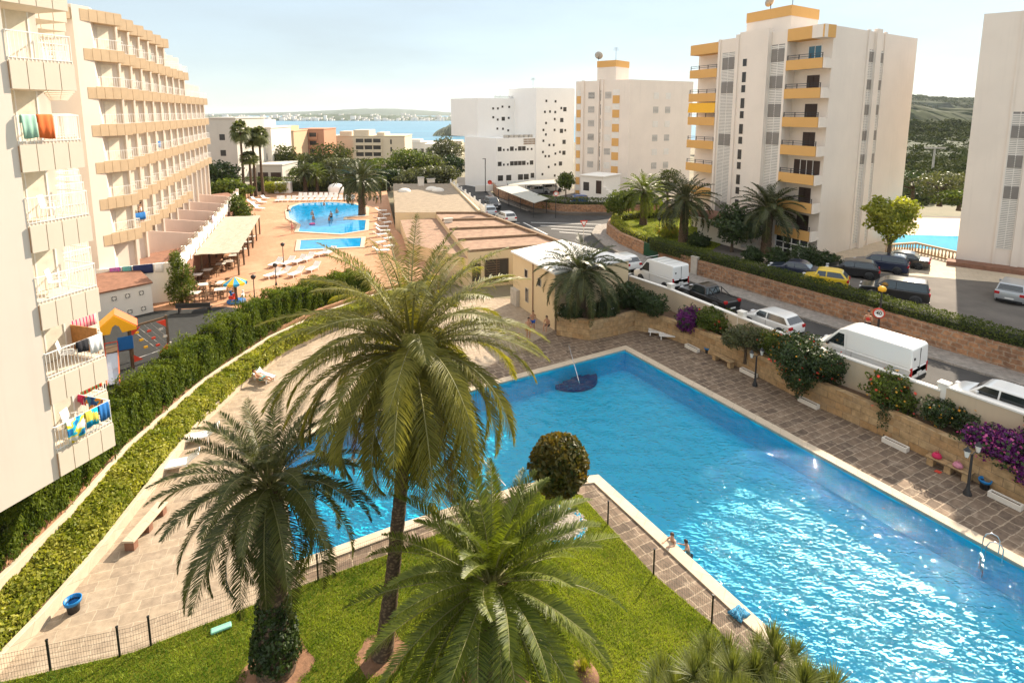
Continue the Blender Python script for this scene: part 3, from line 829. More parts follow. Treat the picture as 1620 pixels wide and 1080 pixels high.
# facade windows
fr = (A1 - A0); fr.z = 0; fl = fr.length; ang = math.atan2(fr.y, fr.x)
for x0, x1, z0, z1 in ((.45, 1.25, .7, 2.5), (1.75, 4.2, .3, 2.8)):
    b = MB(); b.frame((A0.x, A0.y, 0), ang); b.box(x0, x1, -.03, .05, z0, z1); w_ = child_world(b.build('window', M['dark'], lb), lb)
    b = MB(); b.frame((A0.x, A0.y, 0), ang)
    for x in (x0, (x0 + x1) / 2, x1): b.box(x - .05, x + .05, -.06, -.031, z0, z1)
    b.box(x0, x1, -.058, -.033, z1 - .06, z1 + .03)
    if x1 - x0 > 2:
        for i in range(9): b.box(x0 + .1, x1 - .9, -.05, -.034, z0 + .2 + i * .25, z0 + .3 + i * .25)
    o = b.build('frame', M['wood'], w_)
# roof pieces on the far roof
def roofbox(px, py, z, sx, sy, h, lab):
    p = at(px, py, z); t = empty('roof_vent', tuple(p), R(20), lab, 'roof vent')
    b = MB(); b.box(-sx / 2, sx / 2, -sy / 2, sy / 2, 0, h); b.build('box', M['offwhite'], t, bevel=.03)
    b = MB(); b.box(-sx * .6, sx * .6, -sy * .6, sy * .6, h, h + .1); b.build('cap', M['concrete'], t)
roofbox(666, 294, 3.9, 1.0, 1.0, 1.5, 'pale ventilation shaft standing on the tan flat roof')
roofbox(682, 289, 3.9, 1.4, .7, .7, 'small pale vent at the far edge of the tan flat roof')
roofbox(726, 313, 2.3, .8, .8, 1.3, 'white vent box beside the roof edge at the road, farther one')
roofbox(732, 322, 2.3, .8, .8, 1.3, 'white vent box beside the roof edge at the road, nearer one')
roofbox(709, 352, 3.7, 1.0, .6, .45, 'brown chimney box on the pinkish stepped roof')
for px, py, lab in ((640, 303, 'pale dome rooflight at the left of the tan roof'), (693, 302, 'pale dome rooflight at the right of the tan roof'), (683, 300, 'smaller pale dome rooflight in the middle of the tan roof')):
    p = at(px, py, 3.9); b = MB(); b.lathe([(1.1, 0), (1.05, .18), (.8, .42), (.4, .55), (.01, .6)], 16); o = b.build('rooflight', M['offwhite'], loc=tuple(p)); tag(o, lab, 'rooflight')
# white slatted fence along the road next to the roof
b0, b1 = at(708, 286, 4.4), at(762, 334, 4.2)
fe = empty('fence', (b0.x + .5, b0.y, 2.3), 0, 'white slatted railing along the road beside the flat roof', 'fence')
q0, q1 = Vector((b0.x + .6, b0.y)), Vector((b1.x + .35, b1.y + 3))
b = MB(); b.frame((q0.x, q0.y, 0), math.atan2((q1 - q0).y, (q1 - q0).x)); L_ = (q1 - q0).length
for i in range(int(L_ / .35)): b.box(i * .35, i * .35 + .16, 0, .05, 2.2, 4.3)
child_world(b.build('slats', M['whitep'], fe), fe)
b = MB(); b.frame((q0.x, q0.y, 0), math.atan2((q1 - q0).y, (q1 - q0).x))
for i in range(9): b.box(i * L_ / 8 - .12, i * L_ / 8 + .12, -.1, .15, 2.2, 4.7)
child_world(b.build('post', M['whitep'], fe), fe)['kind'] = 'stuff'
# ---------------------------------------------------------------- small beige pool house with white roof
H0, H1, H2, H3 = Vector((.1, 51.6, 0)), Vector((3.45, 44.5, 0)), Vector((10.2, 48.9, 0)), Vector((5.0, 56.0, 0))
ph = empty('pool_house', tuple(H1), 0, 'small beige house with white flat roof beside the pool corner', 'house')
poly = [(p.x, p.y) for p in (H0, H1, H2, H3)]
b = MB(); b.prism(poly, -.03, 4.7); child_world(b.build('wall', M['beige'], ph), ph)
b = MB(); b.prism(off_poly(poly, .18), 4.7, 4.86); child_world(b.build('roof', M['whitep'], ph), ph)
d = (H0 - H1); an = math.atan2(d.y, d.x); Lh = d.length
for t, z0, z1, w in ((.62, 3.1, 3.75, .5), (.30, 3.0, 3.6, .5), (.60, .9, 2.1, .5)):
    b = MB(); b.frame((H1.x, H1.y, 0), an); b.box(Lh * t, Lh * t + w, -.02, .03, z0, z1); f = child_world(b.build('window', M['glass'], ph), ph)
    b = MB(); b.frame((H1.x, H1.y, 0), an)
    for x in (Lh * t - .04, Lh * t + w): b.box(x, x + .05, -.04, .05, z0 - .04, z1 + .04)
    b.box(Lh * t, Lh * t + w, -.04, .048, z1, z1 + .05); b.box(Lh * t, Lh * t + w, -.04, .048, z0 - .05, z0)
    o = b.build('frame', M['concrete'], f)

b = MB(); b.frame((H1.x, H1.y, 0), an); b.tube([(Lh * .48, .06, .2), (Lh * .48, .06, 4.7)], .045, 8)
child_world(b.build('drainpipe', M['tile'], ph), ph)
b = MB(); b.frame((H1.x, H1.y, 0), an); b.box(Lh * .82, Lh * .98, .003, .35, 0, 1.5)
child_world(b.build('meter_cabinet', M['concrete'], ph), ph)
# ---------------------------------------------------------------- apartment towers
def face_frame(p, q):
    d = Vector(q) - Vector(p); return (p[0], p[1], 0), math.atan2(d.y, d.x), d.length
C0, CR, CL = Vector((28.6, 54.0)), Vector((44.2, 64.5)), Vector((20.9, 71.0))
rdir, ldir = (CR - C0).normalized(), (CL - C0).normalized()
T1 = empty('apartment_tower', (C0.x, C0.y, 3.3), 0, 'cream apartment tower with ochre balconies and brown shutters across the road', 'apartment tower')
TOP = 25.4; FH = 2.72
FL = [TOP - 2.2 - FH * k for k in range(8)]     # parapet tops
def P2(s_, t_): return C0 + ldir * s_ + rdir * t_
BAY = 4.0; DEP = 1.35
b = MB()
body = [P2(BAY, 0), P2(13.2, 0), P2(13.2, DEP), P2(17.6, DEP), P2(17.6, 18.8), P2(0, 18.8), P2(0, 1.5), P2(DEP * .0 + .001, 1.5), P2(.0, 1.5)]
body = [P2(BAY, 0), P2(13.2, 0), P2(13.2, DEP), P2(17.6, DEP), P2(17.6, 18.8), P2(0, 18.8), P2(0, DEP), P2(BAY, DEP)]
b.prism([tuple(p) for p in body], 3.2, TOP - .02)
# ribs on the right face
X0, a0, Lr = face_frame(C0, CR)
b.frame(X0, a0)
for x in (7.9, 10.1): b.box(x, x + 1.15, -.0, -.004, 3.2, 3.3)
b.box(9.15, 10.15, -.28, .1, 3.2, TOP + .25); b.box(7.75, 8.1, -.12, .1, 3.2, TOP + .1); b.box(11.2, 11.5, -.12, .1, 3.2, TOP + .1)
# raised stair shaft
Lf = face_frame(CL, C0)
b.frame((0, 0, 0), 0)
b.prism([tuple(P2(s_, t_)) for s_, t_ in ((4.6, 1.0), (10.2, 1.0), (10.2, 6), (4.6, 6))], TOP - .5, 26.9)
b.frame(*Lf[:2]); LL = Lf[2]
b.box(LL - 9.9, LL - 6.2, -.35, .2, 3.2, TOP + .4); b.box(LL - 6.2, LL - 6.0, -.5, .2, 3.2, TOP + .1); b.box(LL - 10.3, LL - 9.9, -.5, .2, 3.2, TOP + .2)
b.box(LL - 4.25, LL - 4.0, -.15, .2, 3.2, TOP + .02); b.box(LL - 13.2, LL - 12.9, -.15, .2, 3.2, TOP + .02)
child_world(b.build('wall', M['tower'], T1), T1)
b = MB(); b.prism([tuple(P2(s_, t_)) for s_, t_ in ((4.55, .95), (10.25, .95), (10.25, 6.05), (4.55, 6.05))], 26.9, 27.9)
child_world(b.build('roof_band', M['yellow'], T1), T1)
# slatted drying-lobby strips : left face (two strips) and right face (two strips)
def slats(frame, x0, x1, z0, z1, y=-.02, pitch=.16, mat=None, name='slatted_screen'):
    bb = MB(); bb.frame(*frame)
    bb.mi = 1; bb.box(x0, x1, y, y + .03, z0, z1); bb.mi = 0
    n_ = int((z1 - z0) / pitch)
    for i in range(n_): bb.box(x0 + .03, x1 - .03, y - .03, y - .004, z0 + i * pitch, z0 + i * pitch + pitch * .66)
    for x in (x0, (x0 + x1) / 2, x1): bb.box(x - .03, x + .03, y - .045, y, z0, z1)
    return child_world(bb.build(name, [mat or M['slat'], M['greyslat']], T1), T1)
slats(Lf[:2], LL - 5.95, LL - 4.3, 4.2, TOP - 1.3, -.03)
slats(Lf[:2], LL - 12.6, LL - 10.7, 4.2, TOP - 1.5, -.03)
slats((X0, a0), 8.12, 9.1, 3.9, TOP - 1.8); slats((X0, a0), 10.2, 11.15, 3.9, TOP - 1.8)
def panes(frame, x0, x1, zs, h, y, mat, name='window'):
    for z in zs:
        bb = MB(); bb.frame(*frame); bb.box(x0, (x0 + x1) / 2 - .03, y, y + .02, z, z + h); bb.box((x0 + x1) / 2 + .03, x1, y, y + .02, z, z + h)
        for i in range(7): 
            bb.mi = 1; bb.box(x0, x1, y - .012, y - .002, z + i * h / 7, z + i * h / 7 + .05)
        child_world(bb.build(name, [mat, M['greyslat']], T1), T1)
panes(Lf[:2], LL - 5.9, LL - 4.35, [TOP - 3.0, TOP - 5.6, TOP - 8.4, TOP - 11.2], 1.25, -.085, M['greyslat'])
panes(Lf[:2], LL - 12.5, LL - 10.8, [TOP - 3.3, TOP - 5.9, TOP - 11.6, TOP - 19.2, TOP - 21], 1.25, -.085, M['greyslat'])
panes((X0, a0), 8.15, 9.07, [TOP - 3.0, TOP - 5.7, TOP - 8.2, TOP - 10.8, TOP - 13.2], 1.0, -.075, M['greyslat'])
panes((X0, a0), 10.23, 11.12, [TOP - 3.0, TOP - 5.7, TOP - 8.2, TOP - 10.8, TOP - 13.2], 1.0, -.075, M['greyslat'])
# tall stair windows
for i in range(16):
    z = TOP - 2.4 - i * 1.36; h = .75 if i % 2 == 0 else 1.05
    bb = MB(); bb.frame(*Lf[:2]); bb.box(LL - 9.3, LL - 8.75, -.36, -.2, z - h, z)
    bb.mi = 1; bb.box(LL - 9.35, LL - 9.3, -.38, -.34, z - h - .03, z + .03); bb.box(LL - 8.75, LL - 8.70, -.38, -.34, z - h - .03, z + .03)
    child_world(bb.build('stair_window', [M['dark'], M['tower']], T1), T1)
# balconies
def tower_balcony(kind, z, s0, s1, first):
    """slab + ochre parapet + rail, in the frame of the left face (x grows towards the corner)"""
    x0, x1 = LL - s1, LL - s0
    root = MB(); root.frame(*Lf[:2])
    root.mi = 0; root.box(x0, x1 - .02, -.18, -.02, z - .95, z)            # ochre front
    root.mi = 1; root.box(x0 + .01, x1 - .06, -.02, DEP + .03, z - .93, z - .75)   # slab
    o = root.build('balcony', [M['yellow'], M['tower']], T1); child_world(o, T1)
    rb = MB(); rb.frame(*Lf[:2])
    for h in (.2, .4): rb.box(x0 + .1, x1 - .05, -.12, -.08, z + h, z + h + .045)
    for i in range(4): xx = x0 + .12 + i * (x1 - x0 - .22) / 3; rb.box(xx - .03, xx + .03, -.13, -.07, z, z + .46)
    rr = rb.build('railing', M['iron'], o)
    # side return on the corner
    if s0 == 0:
        sb = MB(); sb.frame(X0, a0); sb.box(-.16, .75, -.16, .0, z - .95, z + .0); sb.box(-.02, DEP + .1, .0, .14, z - .95, z - .1)
        r2 = sb.build('side_parapet', M['tower'], o)
doorw = [(1.2, M['blueglass']), (1.0, M['shutter']), (1.0, M['shutter']), (1.0, M['shutter']), (.9, M['shutter']), (.9, M['shutter']), (.9, M['shutter'])]
for k in range(1, 8):
    z = TOP - .25 - FH * k
    tower_balcony('r', z, 0, BAY, k == 1); tower_balcony('l', z - .1, 13.2, 17.6, False)
    bb = MB(); bb.frame(*Lf[:2]); w0 = LL - BAY + 1.3; z0 = z - .74
    bb.box(w0, w0 + 1.35, DEP - .05, DEP + .02, z0, z0 + 2.0); 
    dm = doorw[k - 1][1]
    o = child_world(bb.build('balcony_door', dm, T1), T1)
    bb = MB(); bb.frame(*Lf[:2])
    if k in (1, 5):
        bb.box(w0 - .06, w0, DEP - .08, DEP, z0, z0 + 2.05); bb.box(w0 + 1.35, w0 + 1.41, DEP - .08, DEP, z0, z0 + 2.05); bb.box(w0, w0 + 1.35, DEP - .08, DEP, z0 + 2.0, z0 + 2.06); bb.box(w0 + .65, w0 + .7, DEP - .08, DEP - .05, z0, z0 + 2)
        if k == 5:
            bb.mi = 1
            for xa in (w0 - .75, w0 + 1.45): bb.box(xa, xa + .66, DEP - .09, DEP - .02, z0, z0 + 2.0)
    else:
        bb.mi = 1; bb.box(w0 + .64, w0 + .72, DEP - .09, DEP - .05, z0, z0 + 2)
        for xa in (w0 + .06, w0 + .74):
            for i in range(10): bb.box(xa, xa + .55, DEP - .075, DEP - .051, z0 + .1 + i * .18, z0 + .2 + i * .18)
    f = bb.build('door_frame', [M['whitep'], M['shutter']], o)
    bb = MB(); bb.frame(*Lf[:2]); bb.box(LL - 14.2, LL - 13.4, DEP - .05, DEP + .02, z - .84, z + 1.2); child_world(bb.build('balcony_door', M['blueglass'] if k == 1 else M['shutter'], T1), T1)
# top ochre fascias with return
bb = MB(); bb.frame(*Lf[:2]); bb.box(LL - BAY, LL - .02, -.2, DEP, TOP - 1.15, TOP); child_world(bb.build('fascia', M['yellow'], T1), T1); bb = MB(); bb.frame(*Lf[:2]); bb.box(LL - 17.6, LL - 13.2, -.2, DEP, TOP - 1.35, TOP - .2)
child_world(bb.build('fascia', M['yellow'], T1), T1)
bb = MB(); bb.frame(X0, a0); bb.box(-.17, DEP + .3, -.03, 1.2, TOP - 1.16, TOP + .015); child_world(bb.build('fascia', M['tower'], T1), T1)
# awning on the left balcony stack, ground floor glazed porch
bb = MB(); bb.frame(*Lf[:2]); z = TOP - .35 - FH * 3
bb.add([(LL - 17.6, -.25, z + .5), (LL - 13.2, -.25, z + .5), (LL - 13.2, -.1, z + 1.62), (LL - 17.6, -.1, z + 1.62)], [(0, 1, 2, 3)])
child_world(bb.build('awning', plain('yellow_awning', (.85, .45, .03), .7), T1), T1)
bb = MB(); bb.frame(*Lf[:2]); z1 = TOP - .25 - FH * 7 - 1.0
bb.mi = 0; bb.box(LL - BAY + .1, LL - .1, .0, .05, 3.3, z1 + .05); bb.mi = 1
for i in range(5): xx = LL - BAY + .1 + i * (BAY - .25) / 4; bb.box(xx - .05, xx + .05, -.05, 0, 3.3, z1 + .06)
bb.box(LL - BAY + .1, LL - .1, -.045, 0, z1 - .6, z1 - .5); bb.box(LL - BAY + .1, LL - .1, -.045, 0, 3.9, 4.0)
child_world(bb.build('glazed_porch', [M['glass'], M['whitep']], T1), T1)
# entrance canopy
bb = MB(); bb.frame(*Lf[:2]); bb.box(LL - 12.6, LL - 6.5, -4.2, -.4, 6.0, 6.2); bb.mi = 1; bb.box(LL - 12.7, LL - 6.4, -4.3, -.4, 6.2, 6.32)
child_world(bb.build('canopy', [M['whitep'], M['tile']], T1), T1)
bb = MB(); bb.frame(*Lf[:2])
for i in range(7): bb.box(LL - 9.5 + i * .6, LL - 8.9 + i * .6, -2.6, -.5, 3.3, 5.4 - i * .3)
bb.box(LL - 12.4, LL - 9.5, -2.6, -.5, 3.3, 5.4)
child_world(bb.build('entrance_steps', M['offwhite'], T1), T1)
# roof things
def antenna(p, h, lab):
    b = MB(); b.tube([(0, 0, 0), (0, 0, h)], .03, 6)
    for i in range(3): b.tube([(-.5 + .08 * i, 0, h * (.8 + i * .09)), (.5 - .08 * i, 0, h * (.8 + i * .09))], .018, 5)
    tag(b.build('antenna', M['iron'], loc=tuple(p)), lab, 'antenna')
pz = P2(5.2, 2.0); antenna((pz.x, pz.y, 27.9), 2.6, 'thin television aerial on the ochre lift house of the nearest tower')
def dish(p, lab, r=.55, az=200):
    t = empty('satellite_dish', tuple(p), R(az), lab, 'satellite dish')
    b = MB(); b.tube([(0, 0, 0), (0, 0, .6)], .04, 6); b.build('mast', M['iron'], t)
    b = MB(); b.frame((0, 0, .8), 0, 0, R(62)); b.lathe([(.01, .0), (r * .5, .05), (r, .2), (r * 1.02, .2), (r * .5, .03), (.01, -.02)], 18); b.build('bowl', M['concrete'], t)
pz = P2(7.6, 1.6); dish((pz.x, pz.y, 27.9), 'grey satellite dish on the ochre lift house of the nearest tower')
# ---------------------------------------------------------------- right edge tower
rt0, rt1, rt2 = Vector((42.0, 53.0)), Vector((52.0, 44.6)), Vector((56, 68))
RT = empty('apartment_tower', (rt0.x, rt0.y, 3.3), 0, 'plain beige tower wall cut by the right edge of the picture', 'apartment tower')
nR = (rt1 - rt0).normalized(); inn = Vector((-nR.y, nR.x))
if inn.y < 0: inn = -inn
b = MB(); b.prism([tuple(rt0), tuple(rt1), tuple(rt1 + inn * 16), tuple(rt0 + inn * 16)], 3.2, 26.1)
b.frame(*face_frame(rt0, rt1)[:2]); b.box(3.9, 4.4, -.2, .1, 3.2, 26.15); b.box(2.6, 2.75, -.1, .1, 3.2, 26.12)
child_world(b.build('wall', M['tower'], RT), RT)
T1_, T1 = T1, RT
slats(face_frame(rt0, rt1)[:2], 2.78, 3.86, 5.2, 17.5)
panes(face_frame(rt0, rt1)[:2], 2.82, 3.82, [15.2, 12.6, 9.8], 1.1, -.075, M['greyslat'])
T1 = T1_
b = MB(); b.frame(*face_frame(rt0, rt1)[:2]); b.box(-.6, 10, -1.6, -.02, 3.3, 3.75); child_world(b.build('base_planter', M['tile'], RT), RT)
# ---------------------------------------------------------------- second tower, farther up the road
D0, DR, DL = Vector((20.0, 99.0)), Vector((33.0, 106.5)), Vector((11.6, 106.0))
T2 = empty('apartment_tower', (D0.x, D0.y, 2.6), 0, 'cream apartment tower with small ochre panels, farther along the road', 'apartment tower')
l2, r2 = (DL - D0), (DR - D0)
b = MB(); b.prism([tuple(DL), tuple(D0), tuple(DR), tuple(DR + l2)], 2.5, 22.9)
fL2 = face_frame(DL, D0); fR2 = face_frame(D0, DR); W2 = fL2[2]
b.frame(*fL2[:2]); b.box(W2 * .43, W2 * .46, -.3, .1, 2.5, 23.1); b.box(W2 * .5, W2 * .53, -.3, .1, 2.5, 23.1)
for x in (.12, .14): b.box(W2 * x + (.0 if x == .12 else .1), W2 * x + .3, -.16 - x, .1, 2.5, 23.0)
b.box(W2 * .38, W2 * .72, .4, 5, 22.8, 25.2)
child_world(b.build('wall', M['tower'], T2), T2)
b = MB(); b.frame(*fL2[:2]); b.box(W2 * .375, W2 * .725, .35, 5.05, 25.2, 26.3); child_world(b.build('roof_band', M['yellow'], T2), T2)
FH2 = 2.45
for i in range(8):
    z = 20.3 - i * FH2
    for x0, x1, m, nm, y in ((.025, .10, M['slat'], 'window', -.03), (.70, .82, M['slat'], 'window', -.03)):
        b = MB(); b.frame(*fL2[:2]); b.box(W2 * x0, W2 * x1, y, .02, z, z + 1.0); b.mi = 1; b.box(W2 * x0, W2 * x1, y - .06, .02, z - 1.35, z - .02)
        child_world(b.build('window_panel', [m, M['yellow']], T2), T2)
    b = MB(); b.frame(*fL2[:2]); b.box(W2 * .245, W2 * .36, -.03, .02, z - .5, z + .6)
    b.mi = 1
    for j in range(5): b.box(W2 * .245, W2 * .36, -.05, -.032, z - .45 + j * .22, z - .36 + j * .22)
    child_world(b.build('window', [M['greyslat'] if i % 3 else M['dark'], M['slat']], T2), T2)
    b = MB(); b.frame(*fL2[:2]); b.box(W2 * .56, W2 * .67, -.03, .02, z - .5, z + .6); b.mi = 1
    for j in range(5): b.box(W2 * .56, W2 * .67, -.05, -.032, z - .45 + j * .22, z - .36 + j * .22)
    child_world(b.build('window', [M['greyslat'] if i in (0, 4, 7) else M['slat'], M['slat']], T2), T2)
    b = MB(); b.frame(*fL2[:2]); b.box(W2 * .475, W2 * .49, -.02, .02, z - .9, z + .4); b.box(W2 * .475, W2 * .49, -.02, .02, z + .5, z + .9); child_world(b.build('stair_window', M['dark'], T2), T2)
    for x0 in (.36, .55):
        b = MB(); b.frame(*fR2[:2]); b.box(15 * x0, 15 * x0 + 1.2, -.03, .02, z - .6, z + .5); b.mi = 1
        for j in range(5): b.box(15 * x0, 15 * x0 + 1.2, -.05, -.032, z - .55 + j * .22, z - .45 + j * .22)
        child_world(b.build('window', [M['greyslat'] if (i + int(x0 * 10)) % 2 == 0 else M['slat'], M['slat']], T2), T2)
pz = D0 + l2 * .35; antenna((pz.x + 1, pz.y + 1, 26.3), 2.2, 'thin television aerial on the second tower')
dish((pz.x - 2.0, pz.y + 1, 26.3), 'dark satellite dish on the ochre roof box of the second tower', .7, 160)
# entrance block with outside stair
eb = atY(835 + 80, 318, 92)
EB = empty('entrance_block', (11.6, 94, 2.6), math.atan2((D0 - DL).y, (D0 - DL).x), 'white stair block with outside steps in front of the second tower', 'entrance block')
b = MB(); b.box(0, 4.2, -.5, 5, 0, 4.6); b.box(-.2, 4.4, -.7, 5, 4.6, 4.75); 
for i in range(9): b.box(4.2 + i * .5, 4.7 + i * .5, -.5, .1, 0, 3.0 - i * .34); b.box(4.2 + i * .5, 4.7 + i * .5, .1, 1.4, 0, 2.2 - i * .25)
b.build('wall', M['white'], EB)
b = MB(); b.box(.5, 1.6, -.52, -.49, 2.2, 3.6); b.build('window', M['dark'], EB)
b = MB(); b.box(2.9, 3.9, -.53, -.5, 1.9, 4.0); b.build('door', M['shutter'], EB)
# ---------------------------------------------------------------- white building with scattered small windows
M['wbwhite'] = render_wall('bright_white_render', (.84, .83, .80), .08, .06)
def wb_mass(root, pts, z0, z1, name='wall'):
    b = MB(); b.prism(pts, z0, z1); return child_world(b.build(name, M['wbwhite'], root), root)
W0 = atY(785, 250, 112); WBc = Vector((W0.x, 112))
WB = empty('white_building', (WBc.x, WBc.y, 2.6), 0, 'white block building with scattered small square windows and flat roofs', 'building')
e1 = Vector((.90, .436)); e2 = Vector((-.62, .785))     # along the front, into the depth on the left
low0 = atY(785, 220, 112).z
lowT = 12.4; upT = atY(770, 156, 121).z; twT = atY(853, 138, 113).z
Wp = lambda s_, t_: tuple(WBc + e1 * s_ + e2 * t_)
wb_mass(WB, [Wp(0, 0), Wp(16, 0), Wp(16, 16), Wp(0, 11)], 2.0, lowT)
wb_mass(WB, [Wp(0.5, 7.0), Wp(12, 7), Wp(12, 17), Wp(.5, 17)], lowT, upT)
wb_mass(WB, [Wp(8.6, -.25), Wp(17.5, -.25), Wp(17.5, 5.8), Wp(8.6, 5.8)], 1.9, twT)
wb_mass(WB, [Wp(8.8, 5.8), Wp(12.5, 5.8), Wp(12.5, 9), Wp(8.8, 9)], lowT - .5, twT - .03)
fW = (tuple(WBc) + (0,), math.atan2(e1.y, e1.x))
def wbwin(x, z, w, h, y=-.02, fr=None, hi=True):
    b = MB(); b.frame(*(fr or fW)); b.box(x - w / 2, x + w / 2, y, y + .08, z - h / 2, z + h / 2)
    child_world(b.build('window', M['dark'], WB), WB)
# lower block rows
for row, (z, big) in enumerate(((10.3, .9), (7.4, .9))):
    for i in range(9):
        x = .75 + i * .88
        bigw = (i % 3 == 0) or (i in (8, 4) and row) or (i == 5)
        wbwin(x, z + (0 if bigw else -.18), .8 if bigw else .38, .85 if bigw else .42)
for x in (.9, 2.7, 5.3, 6.6): wbwin(x, 4.6, 1.1, 1.1)
wbwin(8.0, 4.8, .8, 1.0)
# breeze-block screen
b = MB(); b.frame(*fW)
for i in range(9):
    for j in range(3): b.box(6.0 + i * .29, 6.2 + i * .29, -.03, .02, 11.05 + j * .42, 11.38 + j * .42)
child_world(b.build('screen_wall', M['coverp'], WB), WB)
# right tower block: scattered windows
pts = [(634, 231, 0), (690, 234, 0), (747, 282, 1), (725, 275, 0), (625, 298, 0), (656, 296, 0), (688, 299, 0), (685, 342, 0), (728, 348, 1), (632, 366, 0), (616, 408, 0), (684, 408, 0), (726, 414, 1), (749, 410, 0), (631, 436, 0), (616, 474, 0), (742, 481, 1), (652, 500, 0), (679, 500, 0), (613, 543, 0), (689, 552, 0), (717, 542, 0), (741, 547, 1), (628, 568, 0), (650, 568, 0), (688, 619, 0), (720, 613, 1), (648, 634, 0), (610, 678, 0), (685, 686, 0), (737, 680, 1)]
for x, y, bg in pts:
    px, py = 700 + x * 420 / 1620, 100 + y * 420 / 1620
    # intersect the view ray with the block's front plane
    u, v = px - 810, _CY - py
    dx, dy, dz = u, _F * _c + v * _s, v * _c - _F * _s
    nrm = Vector((e1.y, -e1.x)); pp = WBc + nrm * .25
    t = pp.dot(nrm) / (dx * nrm.x + dy * nrm.y)
    wx = (Vector((dx * t, dy * t)) - WBc).dot(e1); wz = CAM_H + dz * t
    wbwin(wx, wz, .75 if bg else .42, .85 if bg else .48, -.27)
# upper block
pts = [(309, 277, 0), (338, 277, 0), (366, 266, 0), (407, 268, 0), (468, 277, 1), (310, 331, 0), (337, 345, 0), (371, 340, 1), (404, 335, 0), (452, 347, 0), (480, 347, 0), (335, 400, 0), (369, 401, 0), (401, 411, 0), (457, 407, 1)]
for x, y, bg in pts:
    px, py = 700 + x * 420 / 1620, 100 + y * 420 / 1620
    u, v = px - 810, _CY - py
    dx, dy, dz = u, _F * _c + v * _s, v * _c - _F * _s
    nrm = Vector((e1.y, -e1.x)); pp = Vector(Wp(.5, 7.0))
    t = pp.dot(nrm) / (dx * nrm.x + dy * nrm.y)
    wx = (Vector((dx * t, dy * t)) - pp).dot(e1); wz = CAM_H + dz * t
    wbwin(wx, wz, .75 if bg else .42, .8 if bg else .45, -.02, (tuple(pp) + (0,), fW[1]))
# roof clutter, terrace fence
b = MB(); b.frame(*fW)
for i in range(6): b.box(2.2 + i * 1.1, 3.0 + i * 1.1, .8, 1.5, lowT, lowT + .55)
child_world(b.build('roof_unit', M['concrete'], WB), WB)
b = MB(); b.frame(*fW)
for i in range(22): b.box(3.0 + i * .26, 3.04 + i * .26, 7.3, 7.34, upT, upT + .5 + .12 * math.sin(i * 1.7))
b.box(3.0, 8.7, 7.3, 7.34, upT + .3, upT + .34)
child_world(b.build('roof_railing', M['iron'], WB), WB)
pz = Wp(9.5, 2); antenna((pz[0], pz[1], twT), 2.0, 'thin aerial on top of the white block building')
# white yard wall in front
q0, q1 = Wp(1.5, -2.5), Wp(14, -2.5)
YW = empty('yard_wall', (*q0, 2.6), 0, 'white yard wall at the foot of the white block building', 'wall')
b = MB(); b.wallrun([q0, q1], .3, 2.5, 4.2); b.wallrun([Wp(-5, -1), q0], .3, 2.4, 3.6)
child_world(b.build('wall', M['white'], YW), YW)
# ---------------------------------------------------------------- car park canopies
def canopy(name, c, lab):
    t = empty(name, tuple(c[0].xy) + (2.5,), 0, lab, 'canopy')
    b = MB(); b.add([tuple(p) for p in c] + [(p.x, p.y, p.z - .08) for p in c], [(0, 1, 2, 3), (7, 6, 5, 4), (0, 4, 5, 1), (1, 5, 6, 2), (2, 6, 7, 3), (3, 7, 4, 0)])
    child_world(b.build('roof', M['awn'], t), t)
    b = MB()
    for i in range(4):
        for e in (0.06, .94):
            p = c[0].lerp(c[1], i / 3 * .94 + .03).lerp(c[3].lerp(c[2], i / 3 * .94 + .03), e)
            q = MB(); q.tube([(p.x, p.y, 2.3), (p.x, p.y, p.z - .06)], .06, 6); child_world(q.build('post', M['iron'], t), t)
M['awn'] = plain('grey_shade_cloth', (.42, .41, .36), .9, var=.12, vscale=2)
z = 4.6
canopy('car_park_canopy', [at(785, 297, z), at(845, 321, z), at(868, 314, z), at(815, 292, z)], 'grey cloth canopy over parked cars at the road bend')
canopy('car_park_canopy', [at(805, 293, 4.7), at(888, 290, 4.7), at(890, 284, 4.7), at(800, 287, 4.7)], 'long flat canopy below the white building')
# ---------------------------------------------------------------- far blocks towards the sea
def block(name, Y, px0, px1, pytop, zb, mat, depth, lab, wins=(), turn=0.0, roofs=()):
    a, c = atY(px0, pytop, Y), atY(px1, pytop, Y)
    L_ = (c - a).length
    t = empty(name, (a.x, Y, zb), R(turn), lab, 'apartment block')
    H_ = a.z - zb
    b = MB(); b.box(0, L_, 0, depth, -6, H_); b.box(-.15, L_ + .15, -.15, depth + .1, H_, H_ + .25)
    for x0, x1, h in roofs: b.box(L_ * x0, L_ * x1, 1, depth * .7, H_ + .25, H_ + .25 + h)
    b.build('wall', mat, t)
    for (x0, x1, z0, z1, m, kind) in wins:
        X0_, X1_, Z0_, Z1_ = L_ * x0, L_ * x1, H_ * z0, H_ * z1
        b = MB()
        if kind == 'strip':
            b.box(X0_, X1_, -.03, .05, Z0_, Z1_); b.mi = 1
            b.box(X0_ - .1, X1_ + .1, -.55, .05, Z0_ - .9, Z0_)
            n_ = max(2, int((X1_ - X0_) / 2.6))
            for i in range(n_ + 1): xx = X0_ + (X1_ - X0_) * i / n_; b.box(xx - .15, xx + .15, -.5, .05, Z0_, Z1_)
            b.build('loggia', [M['dark'], mat], t)
        else:
            b.box(X0_, X1_, -.03, .05, Z0_, Z1_); w_ = b.build('window', M[m], t)
    return t
M['brick'] = render_wall('brick_red_render', (.52, .27, .17), .12, .1)
g = lambda n, z0, z1: [z0 + (z1 - z0) * i / (n - 1) for i in range(n)]
